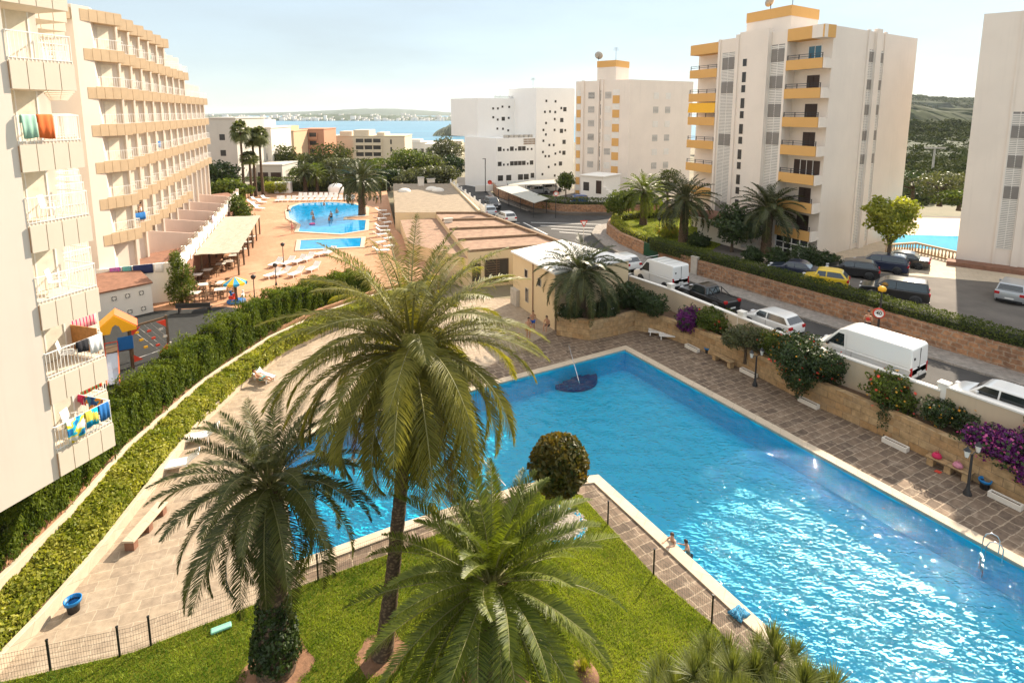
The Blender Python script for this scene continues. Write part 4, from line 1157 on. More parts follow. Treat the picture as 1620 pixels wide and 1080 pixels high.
block('apartment_block', 118, 318, 372, 188, 0, M['grey2'], 14, 'grey beige block with three square windows behind the hotel wing',
      [(.5, .66, z, z + .075, 'dark', 'w') for z in (.73, .53, .33)])
block('apartment_block', 132, 368, 428, 203, 0, M['offwhite'], 12, 'off white block with small windows behind three tall fan palms',
      [(x, x + .07, z, z + .1, 'dark', 'w') for x in (.08, .32, .56, .80) for z in (.72, .48)], roofs=[(.3, .75, 1.6)])
block('apartment_block', 124, 405, 446, 262, 0, M['grey2'], 9, 'low grey annex with dark shutters behind the palms', [(.05, .45, .1, .75, 'shutter', 'w'), (.55, .95, .1, .75, 'shutter', 'w')])
block('apartment_block', 175, 428, 464, 208, -2, M['beige3'], 12, 'ochre block left of the brick red loggias', [(.45, .52, .72, .82, 'dark', 'w'), (.55, .62, .72, .82, 'dark', 'w'), (.65, .72, .72, .82, 'dark', 'w')], roofs=[(.1, .8, 1.4)])
block('apartment_block', 188, 474, 512, 205, -3, M['brick'], 13, 'tan block with rows of brick red loggias', [(.03, .72, z, z + .09, 'dark', 'strip') for z in (.84, .66, .48, .30, .12)])
block('apartment_block', 205, 510, 558, 216, -3, M['beige2'], 13, 'plain sand coloured block between the loggia blocks', [(.2, .26, z, z + .1, 'dark', 'w') for z in (.7, .45)], roofs=[(.55, .95, 1.5)])
block('apartment_block', 190, 558, 640, 216, -3, M['beige2'], 14, 'wide sand coloured block with five rows of dark loggias', [(.05, .55, z, z + .1, 'dark', 'strip') for z in (.84, .66, .48, .30, .12)] + [(.72, .75, z, z + .12, 'dark', 'w') for z in (.8, .6, .4)] , roofs=[(.0, .3, 1.8), (.45, .6, 1.0)])
block('apartment_block', 260, 640, 690, 226, -7, M['offwhite'], 12, 'low white terrace of flats near the shore', [(.1 + .2 * i, .2 + .2 * i, .55, .75, 'dark', 'w') for i in range(4)], roofs=[(.2, .5, 1.2)])
block('apartment_block', 245, 672, 712, 229, -6, M['white'], 12, 'white gabled block beside the round green tree', [(.15 + .25 * i, .25 + .25 * i, .5, .72, 'dark', 'w') for i in range(3)])
block('apartment_block', 300, 700, 730, 224, -10, M['beige2'], 12, 'sand coloured shore block left of the white building', [(.2 + .25 * i, .3 + .25 * i, .6, .75, 'dark', 'w') for i in range(3)])
for i in range(6): pass
# ---------------------------------------------------------------- far shore: ridges and scattered white town
M['hill'] = plain('far_hill', (.075, .10, .06), .95, var=.4, vscale=.01)
def ridge(name, Y, xs, hs, zb, depth, lab, mat, rough=.12, n=160, seed=1):
    r = np.random.default_rng(seed); X = np.linspace(xs[0], xs[-1], n)
    Hh = np.interp(X, xs, hs); rows = []
    prof = [(0, -.02), (.12, .30), (.3, .62), (.55, .9), (.8, 1.0), (1.0, .8)]
    V = []
    for t, f in prof:
        nn = r.normal(0, rough, n); nn = np.convolve(nn, np.ones(3) / 3, 'same')
        z = zb + (Hh - zb) * np.clip(f + nn * (f > 0) * .6, -.1, 1.15)
        V.append(np.stack([X, np.full(n, Y + depth * t) + r.normal(0, depth * .03, n), z], 1))
    V = np.concatenate(V); idx = np.arange(len(prof) * n).reshape(len(prof), n)
    F = np.stack([idx[:-1, :-1], idx[:-1, 1:], idx[1:, 1:], idx[1:, :-1]], -1).reshape(-1, 4)
    return tag(np_mesh(name, V, F, mat, smooth=True), kind='structure')
def hz(px, py, Y): p = atY(px, py, Y); return p.x, p.z
pts = [(250, 181), (330, 179), (430, 176), (520, 171), (580, 171), (650, 175), (720, 181), (760, 186), (900, 188)]
xs, hs = zip(*[hz(px, py, 5200) for px, py in pts])
ridge('hills', 5200, xs, hs, -19, 1500, '', M['hill'], .05, seed=2)
pts = [(240, 184), (320, 183), (345, 186), (400, 187), (455, 183), (500, 181), (560, 182), (640, 184), (700, 186), (760, 187), (900, 189)]
xs, hs = zip(*[hz(px, py, 2300) for px, py in pts])
ridge('coast', 2300, xs, hs, -19, 260, '', M['hill'], .25, 260, seed=5)
pts = [(684, 207), (695, 202), (710, 196), (730, 193), (750, 193), (780, 200)]
xs, hs = zip(*[hz(px, py, 850) for px, py in pts])
M['pinefar'] = plain('far_pine_wood', (.05, .065, .03), .95, var=.5, vscale=.06, bmp=1.0, bscale=.3)
ridge('headland', 850, xs, hs, -19, 120, '', M['pinefar'], .2, 120, seed=8)
# town on the far coast
r = np.random.default_rng(11); vs, fs = [], []
nb = 0
for i in range(420):
    px = r.choice([r.uniform(330, 745), r.normal(520, 40), r.normal(640, 45)])
    Y = r.uniform(2290, 2520); base = np.interp(px, [330, 455, 560, 700, 760], [189, 189.5, 190.5, 191, 191]) - (Y - 2290) / 230 * 5.5
    p = atY(px, base + r.uniform(-.3, .8), Y); w_, h_, d_ = r.uniform(5, 22), r.uniform(4, 10) * (2.0 if r.random() < .12 else 1), 10
    o = len(vs); x, y, z = p.x, p.y, p.z
    vs += [(x, y, z - 6), (x + w_, y, z - 6), (x + w_, y + d_, z - 6), (x, y + d_, z - 6), (x, y, z + h_ - 2), (x + w_, y, z + h_ - 2), (x + w_, y + d_, z + h_ - 2), (x, y + d_, z + h_ - 2)]
    fs += [(o + 4, o + 5, o + 6, o + 7), (o, o + 1, o + 5, o + 4), (o + 1, o + 2, o + 6, o + 5), (o + 3, o, o + 4, o + 7)]
tag(np_mesh('far_town', np.array(vs), np.array(fs), M['offwhite']), kind='stuff')
# wooded hill at right
pts = [(1380, 190), (1432, 166), (1470, 158), (1510, 151), (1545, 145), (1640, 140), (1750, 150)]
xs, hs = zip(*[hz(px, py, 900) for px, py in pts])
ridge('hills', 900, xs, hs, -5, 500, '', M['pinefar'], .10, 200, seed=4)
RX, RH_ = xs, hs
# a darker wooded slope nearer
pts = [(1380, 200), (1430, 190), (1480, 184), (1540, 178), (1640, 172), (1750, 175)]
xs, hs = zip(*[hz(px, py, 330) for px, py in pts])
ridge('wooded_slope', 330, xs, hs, -6, 120, '', M['pinefar'], .2, 160, seed=6)
# turquoise sports roof and lattice mast
SR = atY(1455, 268, 190); SR2 = atY(1530, 270, 182)
sp = empty('sports_pavilion', (SR.x, SR.y, 0), 0, 'turquoise roofed pavilion in front of the wooded slope', 'pavilion')
M['turq'] = plain('turquoise_sheet', (.05, .36, .34), .5, var=.1)
b = MB(); b.add([(SR.x, SR.y, SR.z), (SR2.x, SR2.y, SR2.z), (SR2.x, SR2.y + 12, SR2.z + 1.8), (SR.x, SR.y + 12, SR.z + 1.8)], [(0, 1, 2, 3)]); 
for i in range(8):
    p = SR.lerp(SR2, i / 7); b.box(p.x - .1, p.x + .1, p.y + .1, p.y + 11.8, p.z + .02, p.z + 1.9)
child_world(b.build('roof', M['turq'], sp), sp)
b = MB(); b.wallrun([(SR.x, SR.y + .4), (SR2.x, SR2.y + .4)], .4, -4, SR.z - .3); child_world(b.build('wall', M['offwhite'], sp), sp)
# ---------------------------------------------------------------- stone walls
M['ashlar'] = brickish('golden_ashlar', (.50, .35, .19), (.43, .26, .12), (.26, .19, .12), .95, .42, .014, dist=.05, var=.4, bmp=.6, spots=((.30, .22, .14), .9, .55, .8))
M['rubble'] = brickish('red_rubble_stone', (.46, .24, .125), (.26, .14, .085), (.36, .27, .19), .60, .30, .034, dist=.36, dscale=2.0, var=.45, bmp=.8)
def wall_thing(name, label, cat, runs, mat, part='wall', extra=None, group=None):
    t = empty(name, (*runs[0][0][0], 0), 0, label, cat, group)
    b = MB()
    for pts, th, z0, z1 in runs: b.wallrun(pts, th, z0, z1)
    child_world(b.build(part, mat, t, bevel=.02), t)
    return t
M['stucco'] = render_wall('rough_cream_stucco', (.60, .50, .38), .2, .2)
M['roadwall'] = render_wall('road_wall_render', (.60, .48, .34), .18, .18)
t = wall_thing('stone_wall', 'golden ashlar retaining wall along the pool deck under the flowering shrubs', 'wall', [(STONE[::-1], .45, -.03, 1.55)], M['ashlar'])
t = wall_thing('road_wall', 'cream rendered wall with white capping between the shrubs and the parked vans', 'wall', [(WALLW[::-1][1:][::-1][:5][::-1], .24, 1.3, 3.05), ([WALLW[6], WALLW[5], (22.75, 28.2)], .24, 1.3, 3.35)], M['roadwall'])
b = MB(); b.wallrun([(p[0] + .04, p[1] + .02) for p in WALLW[:5][::-1]], .32, 3.05, 3.14); b.wallrun([(WALLW[6][0] + .04, WALLW[6][1]), (WALLW[5][0] + .04, WALLW[5][1]), (22.79, 28.2)], .32, 3.35, 3.44)
child_world(b.build('capping', M['white'], t), t)
for i, (x, y) in enumerate([WALLW[1], (16.35, 39.2), (22.65, 28.35)]):
    b = MB(); b.frame((x, y, 0), R(-58)); b.box(-.22, .22, -.22, .22, 1.3, 3.45); b.box(-.26, .26, -.26, .26, 3.45, 3.53); child_world(b.build('pillar', M['white'], t), t)
# across the road: rubble walls
RW = SIDEW
RWl = [(p[0], p[1]) for p in RW]
t = wall_thing('rubble_wall', 'long reddish rubble wall under the clipped hedge on the far side of the road', 'wall', [([(14.6 + .55, 59.0 - .9), (17.4, 52.5), (21.9, 44.8), (28.0, 35.2), (30.6, 31.0), (34.4, 25.5)][::-1][:6], -.42, 2.3, 3.75)], M['rubble'])
t = wall_thing('rubble_wall', 'curved reddish rubble wall around the small garden at the road junction', 'wall', [([(24.5, 77.8), (16.0, 77.0), (13.0, 75.0), (11.9, 71.0), (12.4, 65.6), (14.1, 60.3)], .42, 2.3, 3.65)], M['rubble'])
t = wall_thing('rubble_wall', 'far reddish rubble wall at the road bend below the car park', 'wall', [([(-9.4, 136), (-5.6, 123.6), (-2.8, 103.8), (1.0, 94.6), (3.6, 89.0), (7.9, 85.4), (14.3, 85.0), (24, 85.0)], .4, 2.3, 3.7)], M['rubble'])
# low rendered wall in front of the cypress hedge and stone kerb of the light hedge
WW = [(-18.1, 13.0), (-18.1, 18.0), (-18.25, 21.3), (-18.95, 26.0), (-18.95, 33.3), (-17.75, 39.9), (-15.4, 45.3), (-11.6, 50.8), (-7.4, 54.3)]
wall_thing('low_wall', 'low white rendered wall between the dark cypress hedge and the light hedge', 'wall', [(WW[::-1], .22, -.04, 1.38)], M['stucco'])
KB = [(-16.35, 15.2), (-16.3, 17.5), (-16.5, 20.9), (-17.1, 25.6), (-17.65, 30.0), (-17.5, 35.0), (-16.7, 39.8), (-14.7, 44.3), (-11.2, 49.4), (-8.0, 52.2)]
wall_thing('stone_kerb', 'pale stone kerb along the foot of the light green hedge', 'kerb', [(KB[::-1], .2, -.04, .52)], M['coping'])
b = MB(); b.prism(KB + WW[::-1], -.05, .42); tag(b.build('planting_bed', M['soil']), kind='structure')
# ---------------------------------------------------------------- leaves
def leaf_quads(C, Nrm, size, rng_, asp=.5, spread=.8, up=0.0):
    """rhombus leaves at C facing roughly Nrm"""
    n = len(C)
    d = rng_.normal(0, 1, (n, 3)); nn = Nrm + d * spread; nn /= np.linalg.norm(nn, axis=1)[:, None] + 1e-9
    t = rng_.normal(0, 1, (n, 3)); t[:, 2] += up
    t -= nn * (t * nn).sum(1)[:, None]; t /= np.linalg.norm(t, axis=1)[:, None] + 1e-9
    s_ = np.cross(nn, t); L = (size * rng_.uniform(.6, 1.35, n))[:, None]; W = L * asp
    V = np.stack([C - t * L * .5, C + s_ * W * .5 + nn * L * .05, C + t * L * .5, C - s_ * W * .5 + nn * L * .05], 1).reshape(-1, 3)
    return V, np.arange(4 * n).reshape(-1, 4)
def lobes_cloud(lobes, n, rng_, shell=.55, noise_amp=.18):
    """points on and inside a union of ellipsoids with ragged radius; returns centres and outward normals"""
    vol = np.array([l[3] * l[4] + l[4] * l[5] + l[3] * l[5] for l in lobes]); vol = vol / vol.sum()
    Cs, Ns = [], []
    for i, l in enumerate(lobes):
        k = int(n * vol[i]) + 1
        d = rng_.normal(0, 1, (k, 3)); d /= np.linalg.norm(d, axis=1)[:, None]
        ph_ = rng_.uniform(0, 6.28, 6)
        rg = 1 + noise_amp * (np.sin(d[:, 0] * 5 + ph_[0]) * np.sin(d[:, 1] * 6 + ph_[1]) + np.sin(d[:, 2] * 7 + ph_[2]) * .7 + np.sin(d[:, 0] * 11 + d[:, 2] * 9 + ph_[3]) * .5)
        r_ = rg * (1 - shell * rng_.random(k) ** 1.6)
        Cs.append(np.array(l[:3]) + d * r_[:, None] * np.array(l[3:6])); Ns.append(d / np.array(l[3:6]))
    C, Nn = np.concatenate(Cs), np.concatenate(Ns); Nn /= np.linalg.norm(Nn, axis=1)[:, None]
    keep = np.ones(len(C), bool)
    for l in lobes:
        q = ((C - np.array(l[:3])) / np.array(l[3:6])); keep &= (q ** 2).sum(1) > .28
    return C[keep], Nn[keep]
def crown(parent, lobes, n, size, mat, seed=0, asp=.5, shell=.55, amp=.18, name='crown', up=0.0, spread=.8):
    r_ = np.random.default_rng(seed)
    C, Nn = lobes_cloud(lobes, n, r_, shell, amp)
    V, F = leaf_quads(C, Nn, size, r_, asp, spread, up)
    cl = .25 * np.sin(C[:, 0] * 3.1 / max(.3, lobes[0][3]) + seed) * np.sin(C[:, 2] * 3.7 / max(.3, lobes[0][5]))
    return np_mesh(name, V, F, mat, parent, tint=np.clip(.5 + cl + r_.normal(0, .26, len(C)), 0, 1))
def trunk(parent, h, r0, lobes, lean=(0, 0), mat=None, limbs=6, name='trunk'):
    b = MB(); pts = [(lean[0] * t * t * h, lean[1] * t * t * h, h * t) for t in (0, .25, .5, .75, 1.0)]
    b.tube(pts, [r0 * 1.35, r0, r0 * .88, r0 * .8, r0 * .7], 9)
    for i, l in enumerate(lobes[:limbs]):
        p = Vector(pts[-1]) - Vector((0, 0, rnd(0, .25) * h)); q = Vector(l[:3])
        m_ = p.lerp(q, .5) + Vector((rnd(-.1, .1), rnd(-.1, .1), rnd(0, .15))) * (q - p).length
        b.tube([p, m_, q], [r0 * .55, r0 * .38, r0 * .15], 6)
    return b.build(name, mat or M['bark'], parent)
L_ = {}
L_['dark'] = leafmat('dark_leaf', (.018, .034, .010), (.050, .080, .018), .22)
L_['mid'] = leafmat('mid_leaf', (.045, .075, .012), (.14, .17, .03), .35, .55, .2)
L_['light'] = leafmat('light_leaf', (.14, .18, .015), (.42, .40, .07), .4, .5, .25)
L_['cypress'] = leafmat('cypress_leaf', (.035, .065, .008), (.16, .20, .018), .35, .6, .15)
L_['hedge'] = leafmat('hedge_leaf', (.035, .055, .010), (.12, .14, .028), .3, .6, .2)
L_['pine'] = leafmat('pine_needles', (.030, .042, .012), (.095, .105, .028), .25, .6, .15)
L_['olive'] = leafmat('olive_leaf', (.06, .065, .03), (.14, .15, .06), .25)
L_['rust'] = leafmat('rust_tipped_leaf', (.030, .058, .010), (.15, .115, .022), .38, .5, .3, tcol=(1.5, 1.15, .45))
L_['purple'] = leafmat('purple_bract', (.075, .010, .085), (.20, .025, .19), .3, tcol=(1.4, .7, 1.4))
L_['pink'] = leafmat('pink_bract', (.42, .05, .22), (.70, .14, .36), .3, tcol=(1.3, .7, 1))
L_['red'] = leafmat('red_flower', (.50, .03, .025), (.75, .10, .05), .2, tcol=(1.2, .8, .8))
L_['orange'] = leafmat('orange_flower', (.60, .22, .02), (.80, .45, .06), .2, tcol=(1.2, 1, .6))
L_['white'] = leafmat('white_flower', (.65, .65, .58), (.8, .8, .75), .2, tcol=(1, 1, 1))
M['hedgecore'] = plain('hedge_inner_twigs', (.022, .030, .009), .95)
def hedge(name, label, path, width, z0, z1, mat, dens, size, core=.72, amp=.08, up=0.0, asp=.5, tops=None, seed=1, plume=0.0, cat='hedge', cell=(.4, .45)):
    """clipped hedge along a path: leaves over a boxy volume around a dark twig core"""
    r_ = np.random.default_rng(seed)
    P = [Vector((p[0], p[1])) for p in path]
    t = empty(name, (P[0].x, P[0].y, z0), 0, label, cat)
    Cs, Ns = [], []
    zt = z1 if hasattr(z1, '__len__') else [z1] * len(P)
    zb = z0 if hasattr(z0, '__len__') else [z0] * len(P)
    core_b = MB()
    wc = width * core
    n_of = [Vector((-(P[i + 1] - P[i]).normalized().y, (P[i + 1] - P[i]).normalized().x)) for i in range(len(P) - 1)]
    for i in range(len(P) - 1):
        a, c = P[i], P[i + 1]; L = (c - a).length; H_ = zt[i] - zb[i]; nrm = n_of[i]
        k = int(L * (H_ * 2 + width) * dens)
        s_ = r_.random(k) * L
        # perimeter coordinate of a rounded box section
        q = r_.random(k) * (2 * H_ + width); side = np.where(q < H_, -1, np.where(q < 2 * H_, 1, 0))
        w_ = np.where(side == 0, (q - 2 * H_ - width / 2), side * width / 2)
        hh = np.where(side == 0, H_, np.where(q < H_, q, q - H_))
        dep = np.abs(r_.normal(0, .07, k))
        sj, hj = s_ + r_.normal(0, .11, k), hh + r_.normal(0, .11, k)
        cid = (np.floor(sj / cell[0] + .3 * np.sin(hh * 4 + i)).astype(int) * 131 + np.floor(hj / cell[1] + .4 * np.sin(s_ * 3.1)).astype(int) * 17 + side.astype(int) * 7 + i * 977) % 4093
        off = np.random.default_rng(seed + 50).normal(0, 1, 4093)[cid]
        bumpv = amp * np.clip(off, -1.6, 1.6)
        nw = np.where(side == 0, 0, side).astype(float); nh = np.where(side == 0, 1.0, .15)
        w2 = w_ + nw * (bumpv - dep); h2 = hh + np.where(side == 0, bumpv - dep, 0)
        if plume: h2 = h2 + np.where(hh > H_ * .75, plume * np.maximum(0, off) * .6 * r_.random(k), 0)
        frac = s_ / L
        zz = zb[i] + (zb[i + 1] - zb[i]) * frac + h2 * ((zt[i] + (zt[i + 1] - zt[i]) * frac) - (zb[i] + (zb[i + 1] - zb[i]) * frac)) / H_
        d = (c - a).normalized()
        Cs.append(np.stack([a.x + d.x * s_ + nrm.x * w2, a.y + d.y * s_ + nrm.y * w2, zz], 1))
        Ns.append(np.stack([nrm.x * nw, nrm.y * nw, nh], 1))
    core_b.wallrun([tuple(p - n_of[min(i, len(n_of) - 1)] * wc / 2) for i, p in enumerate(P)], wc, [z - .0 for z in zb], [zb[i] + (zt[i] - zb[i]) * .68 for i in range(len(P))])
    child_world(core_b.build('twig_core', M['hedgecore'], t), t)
    C, Nn = np.concatenate(Cs), np.concatenate(Ns)
    V, F = leaf_quads(C, Nn, size, r_, asp, .75, up)
    patch = .22 * np.sin(C[:, 0] * 1.3 + C[:, 1] * .9) * np.sin(C[:, 2] * 2.3 + C[:, 1] * 1.9) + .12 * np.sin(C[:, 1] * 4.7 + C[:, 0] * 3.1)
    o = np_mesh('foliage', V, F, mat, t, tint=np.clip(.45 + patch + r_.normal(0, .25, len(C)), 0, 1)); o.matrix_parent_inverse = Matrix.Translation(-t.location)
    return t
LH = [((a[0] + c[0]) / 2, (a[1] + c[1]) / 2) for a, c in zip(KB, [(-18.0, 15.2), (-18.0, 17.6), (-18.1, 21.1), (-18.7, 25.7), (-18.85, 30), (-18.5, 35.2), (-17.55, 40), (-15.4, 44.8), (-11.7, 50.1), (-8.4, 53.0)])]
hedge('light_hedge', 'bright green leafy hedge curving between the stone kerb and the low white wall', LH[:], 1.55, .35, [.85, .95, 1.2, 1.25, 1.25, 1.25, 1.3, 1.3, 1.3, 1.3], L_['light'], 560, .17, amp=.05, core=.55, seed=3)
CY_ = [(-18.85, 12.5), (-18.85, 18.0), (-19.0, 21.6), (-19.7, 26.4), (-19.65, 33.4), (-18.5, 40.3), (-16.4, 46), (-13.3, 50.6)]
hedge('cypress_hedge', 'tall dark cypress hedge with feathery tips between the playground and the pool garden', CY_, 1.55, 1.5, [3.2, 3.2, 3.3, 3.3, 3.5, 3.7, 3.6, 3.2], L_['cypress'], 620, .20, core=.5, amp=.09, cell=(.32, 1.1), up=2.2, asp=.28, seed=4, plume=.55)
RH = [(14.7, 58.6), (17.9, 53.2), (22.5, 45.4), (28.55, 35.6), (31.2, 31.4), (35.0, 25.8)]
hedge('clipped_hedge', 'long clipped dark green hedge above the rubble wall beside the car park', RH, 1.15, 3.35, [4.6, 4.6, 4.6, 4.55, 4.55, 4.5], L_['hedge'], 190, .14, amp=.06, seed=5)
GH = [(24.4, 76.9), (16.6, 76.2), (13.9, 74.2), (12.9, 71.0), (13.3, 66.0), (15.0, 60.7)]
hedge('clipped_hedge', 'curved clipped hedge around the small garden at the road junction', GH, 1.1, 3.36, 4.3, L_['light'], 130, .16, amp=.06, seed=6)
hedge('clipped_hedge', 'dark clipped hedge in front of the blue car below the second tower', [(3.9, 89.6), (8.2, 86.2), (14.4, 85.8), (23, 85.8)], 1.4, 2.6, 4.6, L_['hedge'], 70, .2, amp=.06, seed=7)
hedge('clipped_hedge', 'dark wall of clipped hedge behind the far sun loungers of the hotel pool', [(-56, 115.6), (-41, 115.6), (-25.6, 116.4)], 1.6, 1.6, 4.4, L_['hedge'], 45, .24, amp=.07, seed=8)
# green gate in the rubble wall
g0, g1 = Vector((14.2, 60.1)), Vector((15.1, 58.3))
gt = empty('garden_gate', (g0.x, g0.y, 2.33), math.atan2((g1 - g0).y, (g1 - g0).x), 'green barred garden gate between two rubble walls', 'gate')
M['greenp'] = plain('green_gate_paint', (.015, .10, .045), .5)
b = MB(); W_ = (g1 - g0).length
for i in range(22): b.box(i * W_ / 21 - .02, i * W_ / 21 + .02, -.02, .02, .1, 1.35)
b.build('bars', M['greenp'], gt)
b = MB(); b.box(0, W_, -.03, .03, .06, .12); b.box(0, W_, -.03, .03, 1.3, 1.38); b.box(-.06, .02, -.04, .04, 0, 1.45); b.box(W_ - .02, W_ + .06, -.04, .04, 0, 1.45); b.build('gate_frame', M['greenp'], gt)
pz = at(1099, 432, 2.4); b = MB(); b.frame(tuple(pz), R(-58)); b.box(-.35, .35, -.2, .2, -.05, 1.55); b.box(-.38, .38, -.23, .23, 1.55, 1.62)
tag(b.build('utility_box', M['concrete']), 'grey concrete utility box set in the rubble wall', 'utility box')
# balustrade by the second pool
Bq = [at(1402, 402, 3.35).xy, at(1448, 399, 3.35).xy, at(1518, 416, 3.35).xy]
bl = empty('balustrade', (*Bq[0], 3.35), 0, 'stone balustrade in front of the neighbouring pool', 'balustrade')
b = MB(); b.wallrun([tuple(q) for q in Bq], .3, 4.2, 4.36); b.wallrun([tuple(q) for q in Bq], .3, 3.33, 3.5); child_world(b.build('rail', M['tanpanel'], bl), bl)
b = MB()
for i in range(2):
    n_ = int((Bq[i + 1] - Bq[i]).length / .32)
    for j in range(n_):
        p = Bq[i].lerp(Bq[i + 1], (j + .5) / n_); b.lathe([(.05, 3.5), (.10, 3.62), (.09, 3.75), (.05, 4.0), (.07, 4.2)], 7, (p.x - .1, p.y + .12, 0))
o = child_world(b.build('balusters', M['tanpanel'], bl), bl); o['kind'] = 'stuff'
# second pool beyond
PQ = [at(1405, 390, 3.35).xy, at(1522, 398, 3.35).xy, at(1530, 374, 3.35).xy, at(1405, 371, 3.35).xy]
b = MB(); b.sheet([tuple(p) for p in PQ], 3.375); tag(b.build('pool_water', plain('neighbour_pool_water', (.02, .38, .60), .05, spec=.5, var=.15, vscale=2, bmp=.3, bscale=2)), kind='structure')
b = MB(); b.sheet(off_poly([tuple(p) for p in PQ], 12.0), 3.362); tag(b.build('pool_terrace', M['coping']), kind='structure')
# ---------------------------------------------------------------- wire fence round the lawn
FP = [(-16.0, 15.4), (-12.4, 16.4), (-7.0, 19.5), (-4.4, 20.9), (.4, 24.0)]
FP2 = [(3.35, 24.0), (4.1, 22.3), (5.4, 19.6), (6.9, 17.5), (8.2, 15.0)]
M['wire'] = plain('fence_wire', (.05, .06, .05), .5, metal=.4)
for nm, lab, FPx, posts in (('wire_fence', 'low wire mesh fence with black posts across the front of the lawn', FP, [(-14.6, 15.8), (-12.72, 16.27), (-11.95, 16.65), (-7.3, 19.3), (-4.4, 20.9)]), ('wire_fence', 'low wire mesh fence with black posts beside the long pool edge', FP2, [(4.1, 22.3), (5.4, 19.6), (6.9, 17.5)])):
    t = empty(nm, (*FPx[0], 0), 0, lab, 'fence')
    b = MB()
    for i in range(len(FPx) - 1):
        a, c = Vector(FPx[i]), Vector(FPx[i + 1]); L = (c - a).length
        b.frame((a.x, a.y, 0), math.atan2((c - a).y, (c - a).x))
        for j in range(int(L / .075)): b.box(j * .075 - .0022, j * .075 + .0022, -.0022, .0022, .06, .98)
        for z in (.1, .28, .46, .64, .82, .96): b.box(0, L, -.0026, .0026, z, z + .006)
    child_world(b.build('mesh_panel', M['wire'], t), t)
    for x, y in posts:
        b = MB(); b.tube([(x, y, 0), (x, y, 1.12)], .035, 8); b.tube([(x, y, 1.12), (x, y, 1.15)], .045, 8); child_world(b.build('post', M['black'], t), t)
# ---------------------------------------------------------------- palms
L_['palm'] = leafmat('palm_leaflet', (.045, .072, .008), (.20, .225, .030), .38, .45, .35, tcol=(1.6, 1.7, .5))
L_['palmgold'] = leafmat('golden_palm_leaflet', (.075, .085, .012), (.28, .26, .055), .42, .45, .35, tcol=(1.7, 1.6, .55))  # golden green leaf colour of the tall palm
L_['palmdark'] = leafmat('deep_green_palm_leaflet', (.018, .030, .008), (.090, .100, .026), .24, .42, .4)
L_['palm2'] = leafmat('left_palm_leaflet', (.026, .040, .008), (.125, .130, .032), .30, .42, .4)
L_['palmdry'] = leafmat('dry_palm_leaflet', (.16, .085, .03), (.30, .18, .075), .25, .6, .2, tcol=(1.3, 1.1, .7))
L_['fan'] = leafmat('fan_palm_leaf', (.05, .07, .02), (.15, .16, .045), .35)
M['rachis'] = plain('palm_rib', (.21, .20, .07), .5, var=.2, vscale=4)
def palmbark():
    m = plain('palm_bark', (.15, .095, .055), .95); nt, bs = m.node_tree, m.node_tree.nodes['Principled BSDF']
    t = nt.nodes.new('ShaderNodeTexCoord'); v = N(nt, 'ShaderNodeTexVoronoi', Scale=9.0); mp = nt.nodes.new('ShaderNodeMapping'); mp.inputs['Scale'].default_value = (1, 1, 1.5)
    nt.links.new(t.outputs['Object'], mp.inputs[0]); nt.links.new(mp.outputs[0], v.inputs['Vector'])
    nt.links.new(mixc(nt, ramp(nt, v.outputs['Distance'], .05, .6), (.23, .155, .09), (.07, .045, .03)), bs.inputs['Base Color'])
    bump(nt, bs, v.outputs['Distance'], -1.0, .05); return m
M['palmbark'] = palmbark()
